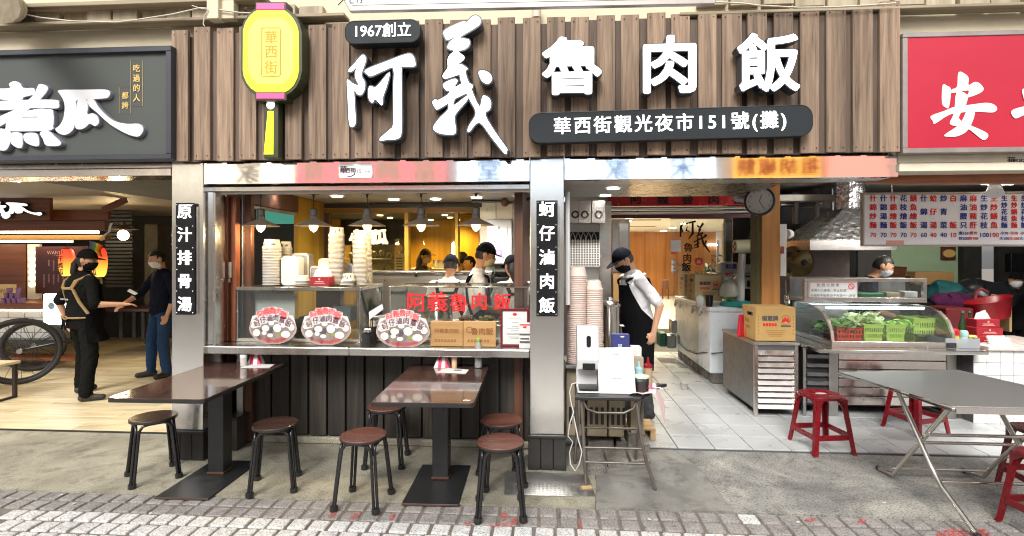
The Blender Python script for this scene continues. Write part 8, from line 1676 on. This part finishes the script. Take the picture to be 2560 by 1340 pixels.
    if cap:
        cp = shell('cap', cap, (1.16, 1.13, 1.17), lambda p: p.z > .028)
        MB().prism([(x, y) for x, y in [(-.082, -.06), (-.078, -.11), (-.06, -.155), (-.03, -.182), (0, -.188), (.03, -.182), (.06, -.155), (.078, -.11), (.082, -.06)]], HM(0, 0, .042), R3 @ V((k, 0, 0)), R3 @ V((0, k, -.12 * k * -1)), R3 @ V((0, 0, 1)), .006).build('visor', cap, cp, local=True, bev=.002)
    if mask: shell('mask', mask, (1.12, 1.16, 1.0), lambda p: p.y < -.005 and -.095 < p.z < .004 and abs(p.x) < .079, c=(0, -.004, -.022))
    for s in (-1, 1): MB().ell(HM(s * .030, -.088, .008), (.011 * k, .006 * k, .006 * k), 8, 6, M=R3).build('eye', M['black_text'], **L)
    def surf(z, ang, off=.012):      # a point on the torso: z above the hip, ang from the front
        z *= k; j = max(i for i in range(len(secs) - 1) if z >= secs[i][0] or i == 0); f = max(0, min(1, (z - secs[j][0]) / (secs[j + 1][0] - secs[j][0]))); a = secs[j][1] + (secs[j + 1][1] - secs[j][1]) * f + off; b = secs[j][2] + (secs[j + 1][2] - secs[j][2]) * f + off
        return RL @ V((a * sin(ang), -b * cos(ang) + (.012 if z > .2 else 0), z))
    t['_'] = 0; del t['_']
    return t, surf, L, hz, k
def apron(pp, m, top=.40, bottom=-.42, bib=.7, skirt=1.9, strap=None):
    t, surf, L, hz, k = pp; q = MB(); n = 18; lev = [(top, bib * .8), (top - .08, bib), (.18, bib * 1.5), (.06, skirt), (-.08, skirt)]; rows = [[surf(z, a * (2 * i / n - 1), .018 if z > .25 else .036) for i in range(n + 1)] for z, a in lev]
    last = rows[-1]; steps = 4
    for s in range(1, steps + 1): rows.append([p + V((p.x * .06 * s / steps + .012 * sin(i * 1.7) * s / steps, p.y * .12 * s / steps - .02 * s / steps, (bottom + .08) * k * s / steps)) for i, p in enumerate(last)])
    q.v = [tuple(p) for r in rows for p in r]; w = n + 1; q.f = [(j * w + i, j * w + i + 1, (j + 1) * w + i + 1, (j + 1) * w + i) for j in range(len(rows) - 1) for i in range(n)]; q.m = [0] * len(q.f); a = q.build('apron', m, smooth=60, **L)
    sm = strap or m
    for s in (-1, 1): MB().tube([surf(top, s * bib * .78, .02), surf(.455, s * .62, .035), surf(.50, s * 1.5, .03), surf(.44, s * 2.45, .02), surf(.36, s * 2.62, .018)], .0135, 6, flat=(1, 1)).build('strap', sm, **L)
    return a
def back_straps(pp, m, r=.0145):
    t, surf, L, hz, k = pp
    for s in (-1, 1): MB().tube([surf(.50, s * 1.5, .028), surf(.45, s * 2.3, .018), surf(.36, s * 2.55, .014), surf(.2, s * 2.2, .014), surf(.07, s * 1.75, .016)], r, 6).build('strap', m, **L)
    MB().tube([surf(.36, -2.55, .014), surf(.355, pi, .014), surf(.36, 2.55, .014)], r, 6).build('strap', m, **L)
S_ = M['skin']
p = G(209, 993, .032); pw1 = person('woman in black cap and apron with beige straps holding out a paper slip', (p.x, p.y, .032), 1.70, radians(152), [M['k_shirt'], S_, M['k_pants'], M['shoe']], wide=1.3, head=(radians(-48), radians(6)), hands=[((.27, .06, .86), (0, 1, 0)), ((-.42, -.22, 1.07), (-.2, .5, -1))], feet=[(.25, -.06, .3), (-.23, .06, -.5)], cap=M['k_shirt'], hair='tail', mask=M['mask_k'], sleeve=.75)
apron(pw1, M['apron'], bottom=-.25, strap=M['beige']); back_straps(pw1, M['beige'], .017)
t, surf, L, hz, k = pw1
for s in (-1, 1): MB().tube([surf(.03, pi, .03), surf(.05, pi + s * .25, .035), surf(.03, pi + s * .42, .03), surf(.015, pi + s * .2, .03), surf(.03, pi, .03)], .009, 6).build('apron_bow', M['beige'], **L); MB().tube([surf(.03, pi, .03), surf(-.05, pi + s * .12, .035), surf(-.1, pi + s * .22, .04)], .01, 6).build('apron_tie', M['k_shirt'], **L)
MB().tube([surf(.03, a, .018) for a in [1.6 + i * .31 for i in range(11)]], .011, 6).build('waist_tie', M['beige'], **L)
k2 = MB(); uxp = (surf(.25, pi - .3, 0) - surf(.25, pi + .3, 0)).normalized(); k2.text("WANG'S SNACKS", surf(.235, pi, .016), .028, uxp); bk_ = k2.build('back_print', M['white_text'], **L)
hand = P(337, 737, 5.55); sl = MB().hexa([P(318, 728, 5.5), P(337, 738, 5.52), P(345, 734, 5.6), P(324, 722, 5.6)], [v + V((0, 0, .003)) for v in (P(318, 728, 5.5), P(337, 738, 5.52), P(345, 734, 5.6), P(324, 722, 5.6))]).build('paper_slip', M['paper']); tag(sl, 'folded white paper slip in the hand of the woman in black', 'paper slip')
p = G(404, 940, .032); person('man in navy sweater, blue jeans and white mask beside the pillar', (p.x, p.y, .032), 1.71, radians(-28), [M['navy'], S_, M['jeans'], M['shoe']], wide=1.08, head=(radians(-8), radians(14)), hands=[((.26, -.05, .84), (0, 1, 0)), ((-.24, -.34, .98), (-.5, .6, -.3))], feet=[(.13, .0, .3), (-.10, -.08, -.3)], hair='short', mask=M['mask_w'], sleeve=1)
p = P(1598, 700, 5.3); pm = person('man in black apron and cap bending over the stockpot in the doorway', (p.x, 5.3, .024), 1.76, radians(-80), [M['w_shirt'], S_, M['g_pants'], M['shoe']], lean=radians(9), wide=1.17, head=(radians(4), radians(33)), hands=[((.26, .05, .87), (.35, 1, .1)), ((-.18, -.32, .98), (0, .4, -1))], feet=[(.11, .05, 0), (-.10, -.10, 0)], cap=M['cap'], mask=M['mask_k'], sleeve=.62)
apron(pm, M['apron'], top=.42, bottom=-.42, bib=.95, skirt=2.0); t, surf, L, hz, k = pm; MB().tube([surf(.49, a, .02) for a in [i * .35 - 2.6 for i in range(16)]], .014, 8).build('collar', M['w_shirt'], **L)
p = P(1121, 700, 5.5); q = person('kitchen worker seen from behind, grey hair below a navy cap', (p.x, 5.5, .022), 1.66, radians(176), [M['w_shirt'], S_, M['g_pants'], M['shoe']], lean=radians(6), head=(0, radians(14)), cap=M['cap'], hairm=M['hair_g'], hands=[((.2, -.3, .95), (.5, .4, -.5)), ((-.2, -.3, .95), (-.5, .4, -.5))], vox=.013); apron(q, M['cap']); back_straps(q, M['cap'], .016)
p = P(1186, 700, 5.3); q = person('kitchen worker in profile with navy cap and pale yellow mask', (p.x, 5.3, .022), 1.785, radians(98), [M['w_shirt'], S_, M['g_pants'], M['shoe']], lean=radians(6), head=(radians(4), radians(14)), cap=M['cap'], mask=M['mask_y'], hands=[((.2, -.3, 1.0), (.5, .4, -.5)), ((-.2, -.3, 1.0), (-.5, .4, -.5))], vox=.012); apron(q, M['cap']); back_straps(q, M['cap'], .014)
p = P(1291, 700, 5.45); q = person('kitchen worker with long black hair reaching toward the stove', (p.x, 5.45, .022), 1.65, radians(203), [M['w_shirt'], S_, M['g_pants'], M['shoe']], lean=radians(7), head=(radians(10), radians(12)), cap=M['cap'], hair='long', hands=[((.2, -.3, .95), (.5, .4, -.5)), ((-.20, -.42, 1.28), (-.6, .2, -.5))], vox=.013); apron(q, M['cap']); back_straps(q, M['cap'], .015)
p = P(1060, 700, 8.0); person('woman in dark cap and white mask beyond the amber window', (p.x, 8.0, .13), 1.62, radians(72), [M['khaki'], S_, M['k_pants'], M['shoe']], cap=M['k_shirt'], mask=M['mask_w'], hair='long', sleeve=1, hands=[((.15, -.45, 1.18), (.5, .4, -.5)), ((-.1, -.42, 1.15), (-.5, .4, -.5))], vox=.016)
p = P(1153, 700, 7.4); person('dark clothed worker with grey cap partly hidden beyond the amber window', (p.x, 7.4, .1), 1.60, radians(150), [M['k_shirt'], S_, M['k_pants'], M['shoe']], cap=cloth('grey_cap', (.1, .1, .11)), sleeve=1, vox=.018)
p = P(1178, 700, 7.0); person('bareheaded worker in black beside the grey cap, beyond the window', (p.x, 7.0, .1), 1.55, radians(-60), [M['k_shirt'], S_, M['k_pants'], M['shoe']], sleeve=1, vox=.018)
p = P(2128, 700, 6.2); person('cook in dark navy shirt and white mask bent under the foil hood', (p.x, 6.2, .022), 1.70, radians(58), [M['navy'], S_, M['k_pants'], M['shoe']], lean=radians(24), head=(radians(5), radians(22)), mask=M['mask_w'], sleeve=.7, hands=[((.2, -.45, .95), (.5, .4, -.5)), ((-.15, -.45, .95), (-.5, .4, -.5))], vox=.013)
p = P(2536, 700, 7.1); person('person in black cap half lost in the dark at the far right', (p.x, 7.1, .022), 1.42, radians(-20), [M['k_shirt'], S_, M['k_pants'], M['shoe']], cap=M['k_shirt'], mask=M['mask_w'], sleeve=1, vox=.018)

for o in bpy.data.objects:      # flat print: one piece of lettering is never pulled apart
    if o.name.split('.')[0] in ('lettering', 'print', 'brush_logo') and 'kind' not in o: o['kind'] = 'stuff'
